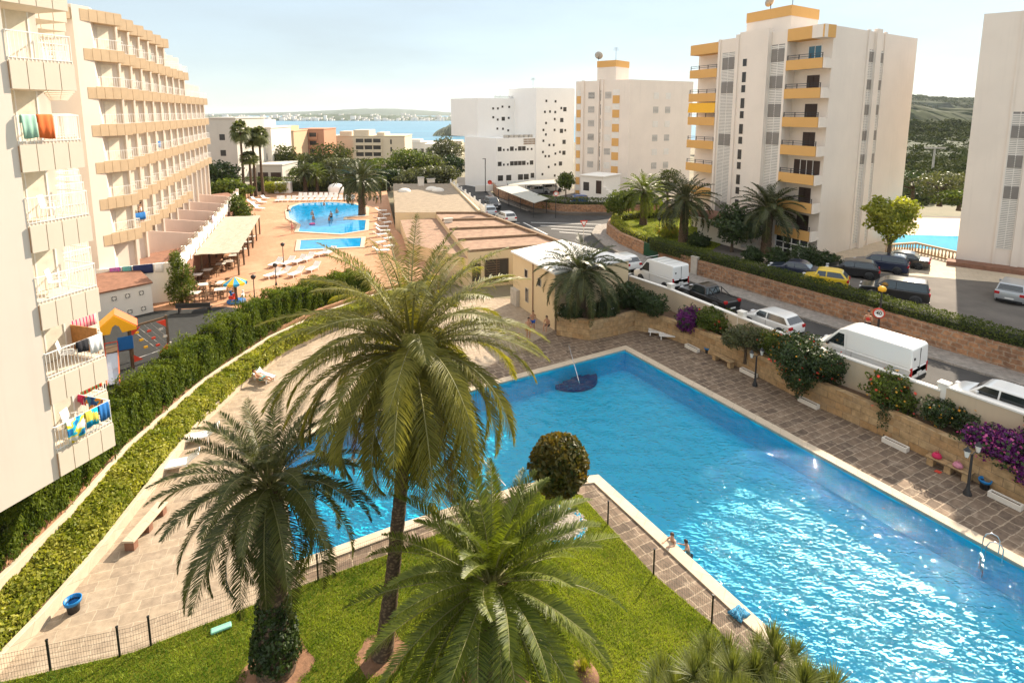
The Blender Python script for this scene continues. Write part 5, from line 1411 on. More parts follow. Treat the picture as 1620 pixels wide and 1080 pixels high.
def frond(base, az, el, L, droop, nl, ll, lw, r_, curl=0.0, seg=16, sag=.5, vee=.45, bare=.14):
    """one feather frond: returns rib verts/quads and leaflet verts/quads"""
    t = np.linspace(0, 1, seg + 1)
    e = el - droop * t ** 1.25
    a = az + curl * t ** 2
    d = np.stack([np.cos(e) * np.sin(a), np.cos(e) * np.cos(a), np.sin(e)], 1)
    P = np.array(base) + np.concatenate([[np.zeros(3)], np.cumsum(d[:-1] * L / seg, 0)])
    s_ = np.stack([np.cos(a), -np.sin(a), np.zeros_like(a)], 1)
    u = np.cross(s_, d)
    rr = (.030 * (1 - t) + .005)[:, None] * (L / 4)
    rv = np.stack([P + s_ * rr, P + u * rr * .7, P - s_ * rr, P - u * rr * .7], 1).reshape(-1, 3)
    i = np.arange(seg)[:, None] * 4; k = np.arange(4)[None]
    rf = np.stack([i + k, i + (k + 1) % 4, i + 4 + (k + 1) % 4, i + 4 + k], -1).reshape(-1, 4)
    tl = np.repeat(np.linspace(bare, .985, nl), 2); side = np.tile([1., -1.], nl)
    tl = np.clip(tl + r_.normal(0, .3 / nl, 2 * nl), bare * .8, .99)
    f = tl * seg; i0 = np.minimum(f.astype(int), seg - 1); w = (f - i0)[:, None]
    lerp = lambda A: A[i0] * (1 - w) + A[i0 + 1] * w
    p, dd, ss, uu = lerp(P), lerp(d), lerp(s_), lerp(u)
    prof = np.clip(np.sin(np.pi * np.clip((tl - bare) / (1 - bare) * .86 + .12, 0, 1)) ** .7, .2, 1)
    fwd = .35 + .75 * tl + r_.normal(0, .08, 2 * nl); v_ = vee + r_.normal(0, .14, 2 * nl)
    q = ss * side[:, None] * np.cos(v_)[:, None] + uu * np.sin(v_)[:, None] + dd * fwd[:, None]
    q /= np.linalg.norm(q, axis=1)[:, None]
    l = (ll * prof * r_.uniform(.85, 1.15, 2 * nl))[:, None]
    g = np.array([0, 0, -1.0]); sg = (sag * r_.uniform(.5, 1.4, 2 * nl))[:, None]
    m_ = p + q * l * .5 + g * l * sg * .12; tip = p + q * l * .95 + g * l * sg * .5
    wd = np.cross(q, uu + 1e-6); wd /= np.linalg.norm(wd, axis=1)[:, None]
    wd = wd * .75 + uu * .45 * side[:, None]
    W = lw * .5
    V = np.stack([p - wd * W * .6, p + wd * W * .6, m_ + wd * W, m_ - wd * W, tip + wd * W * .15, tip - wd * W * .15], 1).reshape(-1, 3)
    j = np.arange(2 * nl)[:, None] * 6
    F = np.concatenate([j + [0, 1, 2, 3], j + [3, 2, 4, 5]], 0)
    tint = np.tile(np.clip(r_.normal(.5, .2, 2 * nl), 0, 1), 2)
    return rv, rf, V, F, tint
def palm_crown(parent, base, specs, r_, mat, name='crown', ribs=M['rachis']):
    """specs: list of frond argument tuples (az, el, L, droop, nl, ll, lw, curl, sag, vee, tintshift)"""
    vs, fs, ts, ms, o = [], [], [], [], 0
    for az, el, L, dr, nl, ll, lw, cu, sg, ve, tsft in specs:
        b_ = np.array(base) + np.array([math.sin(az), math.cos(az), .4]) * .14 + r_.normal(0, .03, 3)
        rv, rf, V, F, t = frond(b_, az, el, L, dr, nl, ll, lw, r_, cu, 16, sg, ve)
        vs += [rv, V]; fs += [rf + o, F + o + len(rv)]; o += len(rv) + len(V)
        ts += [np.full(len(rf), .5), np.clip(t + tsft, 0, 1)]; ms += [np.ones(len(rf), int), np.zeros(len(F), int)]
    return np_mesh(name, np.concatenate(vs), np.concatenate(fs), [mat, ribs], parent, tint=np.concatenate(ts), mats_idx=np.concatenate(ms))
def palm_specs(n, L, r_, lo=-.5, hi=1.35, droop=1.4, nl=60, ll=.5, lw=.03, sag=.5, vee=.4, dcurve=.5, shrink=.25):
    out = []
    for i in range(n):
        t = i / (n - 1); az = i * 2.39996 + r_.normal(0, .12)
        el = hi + (lo - hi) * t ** 1.0 + r_.normal(0, .07)
        out.append((az, el, L * (1 - shrink * (1 - t) ** 2) * r_.uniform(.9, 1.08), droop * (1 - dcurve * (1 - t)) * r_.uniform(.85, 1.15), nl, ll, lw, r_.normal(0, .22), sag, vee, r_.normal(0, .12) - .1 * t))
    return out
def palm_trunk(parent, pts, rs, n=14, mat=None, rings=.16):
    b = MB(); P = [Vector(p) for p in pts]; seq, rad = [], []
    tot = sum((P[i + 1] - P[i]).length for i in range(len(P) - 1)); k = max(10, int(tot / rings)); 
    for j in range(k + 1):
        t = j / k * (len(P) - 1); i = min(int(t), len(P) - 2); w = t - i
        w2 = w
        seq.append(P[i].lerp(P[i + 1], w2)); rad.append((rs[i] * (1 - w) + rs[i + 1] * w) * (1 + (.035 if j % 2 else -.025) + rnd(-.015, .015)))
    b.tube(seq, rad, n); return b.build('trunk', mat or M['palmbark'], parent)
# ---- the tall date palm in the middle
rp_ = np.random.default_rng(21)
tp = empty('date_palm', (-4.25, 16.35, 0), 0, 'tallest date palm with slim leaning trunk and drooping golden green crown', 'palm tree')
top = Vector((1.15, .55, 10.15))
palm_trunk(tp, [(0, 0, -.1), (.12, .05, .5), (.38, .15, 2.5), (.68, .3, 5.2), (.98, .45, 8), tuple(top)], [.38, .29, .235, .215, .205, .23])
sp = palm_specs(108, 4.7, rp_, -1.05, 1.50, 2.0, 130, .62, .031, 1.0, .28, .5, .08)
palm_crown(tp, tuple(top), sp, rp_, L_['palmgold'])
dry = [(i * 2.1 + .4, -1.0 + rp_.normal(0, .12), 4.1 * rp_.uniform(.8, 1.1), .65, 60, .40, .026, rp_.normal(0, .2), .9, .1, 0) for i in range(9)]
dry = dry + [(4.55 + .22 * i, -.55 - .1 * i, 5.0, .9, 80, .45, .03, .1, .9, .1, 0) for i in range(3)]
palm_crown(tp, (top.x, top.y, top.z - .25), dry, rp_, L_['palmdry'], 'dry_fronds', M['wood'])
b = MB()
for i in range(14):
    a = i * .9; b.tube([(top.x + .12 * math.sin(a), top.y + .12 * math.cos(a), top.z - .1), (top.x + .6 * math.sin(a), top.y + .6 * math.cos(a), top.z + .1 - .05 * (i % 4)), (top.x + 1.0 * math.sin(a), top.y + 1.0 * math.cos(a), top.z - .55)], [.03, .018, .008], 5)
b.build('flower_stalks', plain('orange_stalk', (.32, .17, .05), .7), tp)
# ---- the stout palm on the left
lp = empty('date_palm', (-7.45, 15.8, .75), 0, 'stout date palm with ivy covered foot in front of the wire fence', 'palm tree')
top = Vector((.1, .15, 5.55))
palm_trunk(lp, [(0, 0, -1.0), (.0, .02, .6), (.05, .05, 2.0), (.1, .12, 4.0), (.1, .15, 5.2), tuple(top)], [.62, .52, .40, .36, .40, .36])
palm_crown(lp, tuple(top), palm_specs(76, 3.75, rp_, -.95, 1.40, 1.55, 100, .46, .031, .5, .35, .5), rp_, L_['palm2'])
cb = [(3.3 + .5 * i, -1.15, 2.2, .5, 40, .35, .026, .1, .8, .1, 0) for i in range(3)]
palm_crown(lp, (.1, .15, 5.2), cb, rp_, L_['palmdry'], 'dry_fronds', M['wood'])
b = MB(); b.tube([(.1, -.25, 5.1), (.12, -.45, 4.7), (.12, -.4, 4.2)], [.10, .16, .05], 8); b.build('fruit_stalk', plain('orange_brown_fibre', (.33, .17, .07), .8, var=.4, vscale=12), lp)
crown(lp, [(0, 0, .25, .74, .74, 1.0), (.05, 0, 1.3, .54, .54, .85)], 6000, .12, L_['dark'], 31, .7, .25, .12, 'ivy')
# ---- the young palm on the right
yp = empty('date_palm', (-.6, 15.0, .6), 0, 'young low date palm with upright bright green fronds in the lawn', 'palm tree')
top = Vector((0, 0, 3.2))
palm_trunk(yp, [(0, 0, -.9), (0, 0, 1.0), (0, 0, 2.5), tuple(top)], [.5, .45, .42, .34])
palm_crown(yp, tuple(top), palm_specs(92, 4.3, rp_, -.8, 1.5, 1.15, 110, .50, .034, .35, .45, .4), rp_, L_['palm'])
b = MB()
for i in range(40):
    a = i * 2.4; h = 3.1 - i * .05; b.tube([(.30 * math.sin(a), .30 * math.cos(a), h - .25), (.62 * math.sin(a), .62 * math.cos(a), h + .1)], [.06, .02], 5)
b.build('cut_stubs', plain('cut_frond_stub', (.36, .21, .12), .8, var=.4, vscale=10), yp)
# ---- the dark palm in front of the pool house
hp = empty('date_palm', (5.5, 44.3, 1.3), 0, 'dark green palm with arching fronds in front of the beige pool house', 'palm tree')
top = Vector((0, 0, 3.5)); palm_trunk(hp, [(0, 0, -.1), (0, 0, 1.5), (0, 0, 2.9), tuple(top)], [.45, .42, .48, .35], 12)
palm_crown(hp, tuple(top), palm_specs(70, 4.4, rp_, -.55, 1.40, 1.75, 52, .62, .055, .3, .35, .45), rp_, L_['palmdark'])
# ---- garden palms across the road (one mesh, three trees) and the hotel pool palms
cp = empty('canary_palm', (18.8, 61.8, 3.3), 0, 'tall dark canary palm with stout trunk at the garden corner, middle of three', 'palm tree', 'garden palms across the road')
top = Vector((0, 0, 4.6)); palm_trunk(cp, [(0, 0, -.1), (0, 0, 2.2), (0, 0, 4.0), tuple(top)], [.55, .45, .5, .35], 10)
palm_crown(cp, tuple(top), palm_specs(62, 4.1, rp_, -.6, 1.40, 1.55, 40, .65, .075, .3, .35, .45), rp_, L_['palmdark'])
copy_tree(cp, None, (25.6, 56.6, 3.3), 1.3, (1.0, 1.0, .98), 'canary palm directly in front of the ochre balconies of the near tower', 'garden palms across the road')
lpz = copy_tree(cp, None, (16.6, 71.5, 3.3), 2.6, .92, 'sunlit lighter canary palm on the small lawn by the road junction', 'garden palms across the road')
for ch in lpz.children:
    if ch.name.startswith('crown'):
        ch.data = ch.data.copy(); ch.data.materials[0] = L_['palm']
hp2 = copy_tree(cp, None, tuple(at(573, 340, 1.6)), .7, (1.1, 1.1, 1.18), 'single palm standing on the edge of the hotel pool', 'palms around the hotel pool')
for i, (px, py, sc, lab) in enumerate(((478, 312, 1.15, 'bushy palm behind the sun loungers at left end of the hedge'), (497, 312, 1.0, 'yellowish palm behind the sun loungers between two others'), (524, 310, .9, 'smallest palm behind the sun loungers near the pool palm'))):
    p = at(px, py, 1.6); p.y = 114.2 + i * .5; p.x = (px - 810) * p.y * .992 / 910 * 1.0
    q = copy_tree(lpz if i == 1 else cp, None, tuple(p), i * 1.7, sc * .72, lab, 'palms around the hotel pool')
# ---- tall fan palms
def fan_crown(parent, base, n, R_, r_, mat):
    Vs, Fs, o, ts = [], [], 0, []
    for i in range(n):
        t = i / n; az = i * 2.4; el = 1.2 - 2.0 * t + r_.normal(0, .1)
        d = np.array([math.cos(el) * math.sin(az), math.cos(el) * math.cos(az), math.sin(el)]); s_ = np.array([math.cos(az), -math.sin(az), 0]); u = np.cross(s_, d)
        c = np.array(base) + d * R_ * .5
        for k in range(15):
            f = (k - 7) / 7 * 1.5; q = d * math.cos(f) + s_ * math.sin(f); L = R_ * .6 * (1 - .15 * abs(f))
            m_ = c + q * L * .55 + u * .05; tip = c + q * L + np.array([0, 0, -.28 * R_]); w = np.cross(q, u) * .05 * R_
            V = [c, m_ + w, tip, m_ - w]; Vs += V; Fs.append([o, o + 1, o + 2, o + 3]); o += 4; ts.append(r_.random())
        w = s_ * .03; Vs += [np.array(base) - w, np.array(base) + w, c + w, c - w]; Fs.append([o, o + 1, o + 2, o + 3]); o += 4; ts.append(.5)
    return np_mesh('crown', np.array(Vs), np.array(Fs), mat, parent, tint=np.array(ts))
fp = empty('fan_palm', (0, 0, 0), 0, 'x', 'palm tree', 'tall fan palms by the hotel')
palm_trunk(fp, [(0, 0, -.5), (.15, 0, 5), (.1, 0, 10.6)], [.42, .26, .22], 8); fan_crown(fp, (.1, 0, 10.6), 40, 2.3, rp_, L_['fan'])
FPs = ((386, 310, 105, 208, 'leftmost of the tall thin fan palms, leaning slightly'), (405, 312, 108, 218, 'middle tall fan palm with the broadest crown'), (417, 312, 108, 216, 'rightmost of the tall thin fan palms'), (398, 312, 106, 250, 'shortest fan palm standing among the tall ones'))
for i, (px, pyb, Y, pyt, lab) in enumerate(FPs):
    p = atY(px, pyb, Y); q = atY(px, pyt, Y); s_ = (q.z - 1.5) / 10.6
    o = fp if i == 0 else copy_tree(fp)
    o.location = (p.x, Y, 1.5); o.rotation_euler = (0, 0, i * 1.9); o.scale = (.85, .85, s_); o['label'] = lab
# ---------------------------------------------------------------- broadleaf trees
def tree(name, loc, label, h, r0, lobes, n, size, mat, seed, cat='tree', group=None, lean=(0, 0), asp=.5, shell=.6, amp=.2, mbark=None, limbs=6, name2='crown'):
    t = empty(name, loc, 0, label, cat, group)
    trunk(t, h, r0, lobes, lean, mbark, limbs); crown(t, lobes, n, size, mat, seed, asp, shell, amp, name2)
    return t
# round rust-tipped topiary in the lawn
tree('round_tree', (1.85, 22.3, .05), 'small round topiary tree with rust tipped leaves on white pebbles', 1.6, .10, [(.1, 0, 2.72, 1.22, 1.22, 1.28), (.3, .1, 2.95, 1.05, 1.05, 1.0)], 8200, .23, L_['rust'], 5, shell=.4, amp=.045, limbs=1)
b = MB(); r0 = np.random.default_rng(5)
vs, fs = [], []
pts_ = r0.normal(0, 1, (2600, 2)) * [.62, .62]; pts_ = pts_[(pts_ ** 2).sum(1) < 1.5][:1900]
for i, (x, y) in enumerate(pts_):
    s_ = r0.uniform(.03, .06); o = len(vs); z = .055 + r0.uniform(0, .03) + .12 * max(0, 1 - (x * x + y * y) / 1.3)
    vs += [(x - s_, y - s_ * .7, z), (x + s_, y - s_ * .6, z), (x + s_ * .8, y + s_, z), (x - s_ * .9, y + s_, z), (x, y, z + s_)]
    fs += [(o, o + 1, o + 4), (o + 1, o + 2, o + 4), (o + 2, o + 3, o + 4), (o + 3, o, o + 4)]
pb = np_mesh('pebbles', np.array(vs), np.array(fs), plain('white_pebbles', (.46, .41, .35), .8, var=.4, vscale=8), loc=(2.0, 22.25, 0)); tag(pb, kind='stuff')
b = MB(); b.lathe([(1.0, .052), (.94, .10), (.6, .15), (.01, .18)], 24); tag(b.build('pebble_bed', M['concrete'], loc=(2.0, 22.25, 0)), kind='structure')
vs, fs = [], []
for i in range(260):
    a = r0.uniform(0, 6.28); rr = 1.04 + r0.normal(0, .06); x, y, s_ = rr * math.cos(a), rr * math.sin(a), r0.uniform(.03, .07); o = len(vs)
    vs += [(x - s_, y - s_, .06), (x + s_, y - s_, .06), (x + s_, y + s_, .07), (x - s_, y + s_, .06), (x, y, .06 + s_ * 1.3)]; fs += [(o, o + 1, o + 4), (o + 1, o + 2, o + 4), (o + 2, o + 3, o + 4), (o + 3, o, o + 4)]
tag(np_mesh('blue_glass_edging', np.array(vs), np.array(fs), plain('blue_glass_chips', (.03, .30, .48), .15), loc=(2.0, 22.25, 0)), kind='stuff')
# yuccas at the bottom right
def sword_head(c, n, L, W, r_, elev=(-.6, 1.5)):
    az = r_.uniform(0, 6.283, n); el = elev[0] + (elev[1] - elev[0]) * r_.random(n) ** .7; l = L * r_.uniform(.75, 1.1, n)
    d = np.stack([np.cos(el) * np.sin(az), np.cos(el) * np.cos(az), np.sin(el)], 1); s_ = np.stack([np.cos(az), -np.sin(az), 0 * az], 1)
    c = np.array(c) + d * .05; m_ = c + d * l[:, None] * .5; tip = c + d * l[:, None] + np.stack([0 * az, 0 * az, -.10 * l * np.cos(el)], 1)
    V = np.stack([c - s_ * W * .35, c + s_ * W * .35, m_ + s_ * W * .5, tip, m_ - s_ * W * .5], 1).reshape(-1, 3); j = np.arange(n)[:, None] * 5
    return V, np.concatenate([j + [0, 1, 2, 4], j + [4, 2, 3, 3]], 0)
L_['yucca'] = leafmat('yucca_blade', (.06, .085, .018), (.24, .25, .075), .3, .5, .3)
L_['thatch'] = leafmat('dead_yucca_thatch', (.17, .11, .06), (.34, .24, .14), .2, .7, .1, tcol=(1.2, 1.1, .8))
r0 = np.random.default_rng(17)
yucca_at = [(4.7, 14.5, 1.15), (5.8, 14.3, 1.6), (6.9, 14.1, 2.0), (8.1, 13.7, 1.9), (6.2, 13.2, 2.3), (8.8, 12.9, 1.8), (7.4, 12.6, 2.3), (5.2, 13.2, 2.1)]
ylab = ['yucca nearest to the lawn with long grey green blades', 'yucca with pale thatch beside the black fence post', 'yucca below the towel on the coping', 'yucca closest to the glittering pool water', 'low yucca in the middle of the clump', 'yucca at the right end of the clump', 'tall yucca at the bottom edge of the clump', 'yucca at the bottom left of the clump']
for i, (x, y, h) in enumerate(yucca_at):
    t = empty('yucca', (x, y, 0), 0, ylab[i], 'yucca', 'yuccas in the bottom right corner')
    b = MB(); b.tube([(0, 0, -.05), (.05, 0, h * .6), (0, .03, h)], [.12, .10, .09], 8); b.build('trunk', M['bark'], t)
    Vs, Fs, o = [], [], 0
    for k in range(9):
        V, F = sword_head((r0.normal(0, .48), r0.normal(0, .48), h + r0.uniform(-.7, -.1)), 230, .8, .019, r0, (.15, 1.55)); Vs.append(V); Fs.append(F + o); o += len(V)
    F = np.concatenate(Fs); np_mesh('blades', np.concatenate(Vs), F, L_['yucca'], t, tint=np.clip(r0.normal(.5, .25, len(F)), 0, 1))
    V, F = sword_head((0, 0, h - .2), 330, .75, .022, r0, (-1.45, -.3)); np_mesh('dead_thatch', V, F, L_['thatch'], t, tint=r0.random(len(F)))
# bright little grass cactus in the lawn
t = empty('cactus', (2.2, 15.4, 0), 0, 'yellow green spiny cactus mound at the bottom of the lawn', 'cactus')
V, F = sword_head((0, 0, .35), 900, .42, .02, r0, (-.3, 1.5)); np_mesh('spines', V, F, leafmat('yellow_spines', (.20, .22, .02), (.45, .40, .06), .3), t, tint=r0.random(len(F)))
b = MB(); b.lathe([(.45, 0), (.5, .25), (.35, .5), (.05, .6)], 14); b.build('stem', M['tile'], t)
# ---------------------------------------------------------------- shrubs on the planting bed
def shrub(loc, label, lobes, n, size, mat, seed, flowers=(), name='flowering_shrub', cat='shrub', h=.5, group=None):
    if name == 'flowering_shrub': lobes = [tuple([l[0] * 1.1, l[1] * 1.1, l[2] * 1.12] + [q * 1.18 for q in l[3:]]) for l in lobes]; n = int(n * 1.35)
    t = empty(name, loc, 0, label, cat, group)
    b = MB()
    for l in lobes[:5]: b.tube([(rnd(-.08, .08), rnd(-.08, .08), -.05), (l[0] * .5, l[1] * .5, l[2] * .5), (l[0], l[1], l[2])], [.05, .035, .015], 5)
    b.build('stems', M['bark'], t)
    crown(t, lobes, n, size, mat, seed, .5, .6, .22, 'foliage')
    r_ = np.random.default_rng(seed + 100)
    for fm, fn, fs_ in flowers:
        C, Nn = lobes_cloud([tuple(list(l[:3]) + [q * 1.05 for q in l[3:]]) for l in lobes], fn, r_, .06, .2)
        V, F = leaf_quads(C, Nn, fs_, r_, .9, .5); fo = np_mesh('flowers', V, F, fm, t, tint=r_.random(len(F))); fo['kind'] = 'stuff'
    return t
Z = 1.33
shrub((13.6, 41.9, .35), 'round purple bougainvillea above the two folded loungers', [(0, 0, 1.7, 1.0, .9, .85), (-.35, -.2, 1.3, .7, .7, .7)], 5200, .17, L_['purple'], 41, [(L_['dark'], 350, .16)], 'bougainvillea')
shrub((14.9, 40.9, Z), 'green hibiscus with a few red flowers right of the purple bougainvillea', [(0, 0, .9, 1.1, .8, .8), (.5, -.5, .7, .7, .6, .6)], 4200, .17, L_['mid'], 42, [(L_['red'], 26, .22)])
shrub((11.3, 43.9, Z), 'dark shrub left of the purple bougainvillea by the road wall', [(0, 0, .9, .9, .8, .8), (-.6, .5, 1.0, .7, .7, .8)], 3600, .18, L_['dark'], 43, [])
shrub((9.6, 46.2, Z), 'dark bushy shrub in the corner beside the pool house', [(0, 0, 1.0, 1.0, .9, 1.0), (.8, -.3, .7, .8, .7, .7)], 3600, .2, L_['dark'], 44)
shrub((4.6, 43.7, Z - .2), 'low dark rose shrub at the left foot of the dark palm', [(0, 0, .6, .8, .6, .6)], 2400, .17, L_['dark'], 45, [(L_['white'], 14, .14)])
shrub((7.4, 43.9, Z - .2), 'dark rose shrub with tiny white flowers right of the dark palm', [(0, 0, .7, .9, .7, .8), (.5, .3, 1.0, .5, .5, .8)], 3000, .17, L_['dark'], 46, [(L_['white'], 18, .14)])
tree('olive_tree', (15.9, 37.2, .5), 'loose olive green tree beside the lamp and the stone bench', 1.3, .09, [(0, 0, 2.0, 1.15, .95, .75), (-.8, .2, 1.7, .8, .8, .65), (.8, -.5, 1.75, .75, .75, .6)], 6200, .17, L_['olive'], 47, shell=.7)
shrub((17.2, 35.9, Z), 'orange flowered shrub between the olive tree and the big dark shrub', [(0, 0, 1.0, .8, .8, .75), (.5, -.7, .9, .7, .7, .7)], 3800, .16, L_['mid'], 48, [(L_['orange'], 60, .13), (L_['red'], 30, .15)])
shrub((17.5, 33.2, .1), 'largest dark lantana shrub hanging over the ashlar wall with orange flowers', [(0, 0, 2.3, 1.25, 1.0, 1.0), (.3, .6, 2.6, 1.0, .9, .8), (-.2, -.5, 1.5, .8, .7, .8), (.9, -.9, 2.5, .9, .7, .6)], 9500, .17, L_['dark'], 49, [(L_['orange'], 90, .12), (L_['red'], 60, .14)])
shrub((19.1, 32.6, Z), 'shrub with bright red flowers against the cream road wall', [(0, 0, .9, .8, .6, .7)], 2600, .16, L_['dark'], 50, [(L_['red'], 60, .15)])
shrub((20.9, 30.0, Z), 'mid green hibiscus with scattered red flowers below the large van', [(0, 0, .85, .95, .8, .85), (.4, -.5, .6, .7, .6, .6)], 4400, .17, L_['mid'], 51, [(L_['red'], 30, .17), (L_['orange'], 45, .13)])
shrub((22.3, 27.9, Z), 'lantana shrub with yellow flowers under the wall jog', [(0, 0, .75, .9, .7, .6), (.7, -.6, .6, .7, .6, .5)], 4000, .15, L_['dark'], 52, [(L_['orange'], 50, .12)])
shrub((24.7, 24.3, Z), 'dark hibiscus with red flowers at the right edge by the white car', [(0, 0, .9, 1.0, .9, .85)], 4600, .17, L_['dark'], 53, [(L_['red'], 30, .19)])
shrub(tuple(at(1592, 722, 1.5).xy) + (.75,), 'bright purple and pink bougainvillea over the lamp at the right edge', [(0, 0, 1.2, 1.2, 1.0, .75), (-.9, .5, 1.5, .7, .6, .5), (.3, -1.1, .8, .9, .9, .7)], 7800, .16, L_['purple'], 54, [(L_['pink'], 500, .13), (L_['dark'], 900, .15)], 'bougainvillea')
shrub((23.3, 26.0, Z), 'dark trailing ground shrub behind the purple bougainvillea', [(0, 0, .4, 1.2, .7, .45), (.9, -1.1, .4, .9, .8, .5)], 3600, .14, L_['dark'], 55)
shrub((20.3, 29.15, .1), 'thin straggly climber on the ashlar wall above a white trough', [(0, 0, 1.0, .42, .35, .7), (.15, .1, 1.6, .6, .3, .3)], 900, .13, L_['dark'], 56, name='climber')
# white troughs on the deck
def trough(px, py, label, rz=R(-62)):
    p = at(px, py, 0); b = MB(); b.box(-.62, .62, -.17, .17, 0, .08)
    for a in ((-.62, .62, -.17, -.10), (-.62, .62, .10, .17)): b.box(a[0], a[1], a[2], a[3], .08, .26)
    b.box(-.62, -.55, -.10, .10, .08, .26); b.box(.55, .62, -.10, .10, .08, .26); b.mi = 1; b.box(-.54, .54, -.095, .095, .08, .2)
    o = b.build('trough', [M['offwhite'], M['soil']], loc=tuple(p), rz=rz, bevel=.012); tag(o, label, 'planter')
trough(1095, 553, 'white planter trough below the purple bougainvillea'); trough(1184, 592, 'white planter trough at the foot of the olive tree'); trough(1279, 640, 'white planter trough under the large dark lantana')
trough(1416, 706, 'white planter trough under the straggly climber'); trough(1590, 795, 'white planter trough at the right edge under the bougainvillea')
# ---------------------------------------------------------------- trees across the road and behind the hotel pool
tree('round_tree', (22.4, 57.2, 3.3), 'dense dark broadleaf tree between the two canary palms', 1.5, .16, [(0, 0, 3.0, 2.0, 1.8, 1.7), (1.2, -.3, 2.6, 1.4, 1.3, 1.2)], 5500, .34, L_['dark'], 61)
tree('bushy_tree', (13.9, 73.0, 3.3), 'round bushy tree at the sharp corner of the garden hedge', 1.3, .16, [(0, 0, 2.7, 1.7, 1.6, 1.4), (.9, .3, 3.4, 1.2, 1.1, .9), (-.9, .2, 2.2, 1.0, 1.0, .9)], 4200, .32, L_['mid'], 62)
tree('pine_tree', (22.0, 80.5, 2.3), 'dark layered pine behind the sunlit palm at the second tower', 4.0, .2, [(0, 0, 5.6, 1.9, 1.8, .7), (.3, .2, 6.6, 1.5, 1.4, .6), (-.4, 0, 4.6, 1.9, 1.7, .6)], 3600, .34, L_['pine'], 63, asp=.3)
tree('street_tree', (34.8, 51.8, 3.35), 'light green tree with heart shaped crown in front of the neighbouring pool', 2.2, .2, [(0, 0, 4.2, 1.7, 1.6, 1.7), (-1.0, .2, 5.2, 1.3, 1.2, 1.1), (1.1, 0, 5.3, 1.2, 1.2, 1.2)], 5600, .34, L_['light'], 64)
bpz = at(900, 292, 2.6); tree('young_tree', (9.4, 99.5, 2.4), 'small green tree at the white yard wall left of the second tower', 1.8, .12, [(0, 0, 3.2, 1.5, 1.3, 1.3)], 2000, .4, L_['mid'], 65)
for i, (x, y, s_, lab) in enumerate(((24.6, 52.4, 1.0, 'dark shrub under the ochre balconies, nearest the car park'), (26.9, 52.0, 1.25, 'dark shrub at the glazed porch of the near tower'), (28.5, 51.0, 1.1, 'dark shrub at the parked black car'), (22.8, 53.4, .9, 'low dark shrub beside the palm trunk of the near tower'), (19.6, 59.5, 1.0, 'agave like shrub beside the middle canary palm'))):
    shrub((x, y, 3.33), lab, [(0, 0, .8 * s_, 1.0 * s_, .9 * s_, .8 * s_), (.7 * s_, .1, .6 * s_, .7 * s_, .7 * s_, .6 * s_)], 2200, .24, L_['dark'], 70 + i, name='shrub', group='shrubs at the foot of the near tower')
shrub((17.6, 64.3, 3.36), 'yellow variegated shrub beside the garden lamp', [(0, 0, .7, 1.1, .8, .6)], 1800, .2, L_['light'], 80, [(L_['orange'], 120, .14)])
bd = at(265, 480, 1.6); tree('bushy_tree', (-27.6, 46.3, 1.6), 'bright green climbing bush on the corner of the white terrace wall', 1.2, .12, [(0, 0, 1.3, 1.1, .9, 1.2), (.0, .2, 2.6, .9, .8, 1.0), (-.3, .1, 3.7, .5, .5, .8)], 5000, .2, L_['mid'], 66)
pz = at(362, 345, 3.0); tree('bushy_tree', (-37.6, 78.5, 1.6), 'green shrub with strap leaves between pergola and far shelter', 1.6, .15, [(0, 0, 2.6, 1.5, 1.3, 1.3), (.5, -.3, 1.6, 1.2, 1.1, 1.0), (-.6, .4, 3.6, .9, .9, .9)], 3000, .38, L_['mid'], 67)
def wood(px, Y, pyt, w, lab, mat, seed, n=2600, zb=-1, size=.55, name='pine_tree', grp='trees behind the hotel pool'):
    p = atY(px, pyt, Y); h = p.z - zb; r_ = np.random.default_rng(seed)
    lb = [(r_.normal(0, w * .26), r_.normal(0, w * .15), h * r_.uniform(.52, .86), w * r_.uniform(.26, .40), w * .3, h * r_.uniform(.12, .19)) for _ in range(7)] + [(0, 0, h * .80, w * .36, w * .32, h * .19), (0, 0, h * .45, w * .40, w * .3, h * .25)]
    return tree(name, (p.x, Y, zb), lab, h * .5, w * .045, lb, n, size, mat, seed, group=grp, shell=.7, amp=.25)
wl_ = [(448, 135, 228, 8, 'pine at the left of the wood, in front of the ochre block', 'pine'), (487, 150, 243, 9, 'rounded pine in front of the brick red loggias', 'olive'), (530, 145, 227, 12, 'broadest dark pine in the middle of the wood', 'pine'), (505, 128, 258, 9, 'bright bush in front of the broad pine', 'mid'), (548, 126, 250, 9, 'olive green tree left of the pool palm top', 'olive'), (572, 140, 250, 8, 'dark pine right of the broad pine', 'pine'),
       (640, 138, 236, 12, 'round bright crowned tree right of the pool palm', 'mid'), (672, 140, 246, 7, 'thin brownish tree beside the round crowned tree', 'olive'), (662, 126, 266, 8, 'low olive shrub tree at the end of the flat roof', 'olive'), (690, 128, 262, 8, 'feathery shrub tree left of the white building', 'olive'), (704, 160, 214, 8, 'tall grey green poplar like tree left of the white building', 'olive'), (712, 150, 245, 6, 'dark green tree at the corner of the white building', 'dark'), (614, 128, 268, 7, 'dark shrub tree behind the far hedge', 'dark'), (345, 104, 256, 8, 'dark spreading tree at the far end of the hotel wing', 'dark'), (362, 98, 282, 6, 'lighter bushy tree at the far end of the hotel wing', 'mid')]
for i, (px, Y, pyt, w, lab, mk_) in enumerate(wl_): wood(px, Y, pyt, w, lab, L_[mk_], 120 + i, 6500, 0 if Y < 132 else -2, .62 if mk_ != 'pine' else .66, 'bushy_tree' if mk_ in ('mid', 'olive', 'dark') else 'pine_tree')
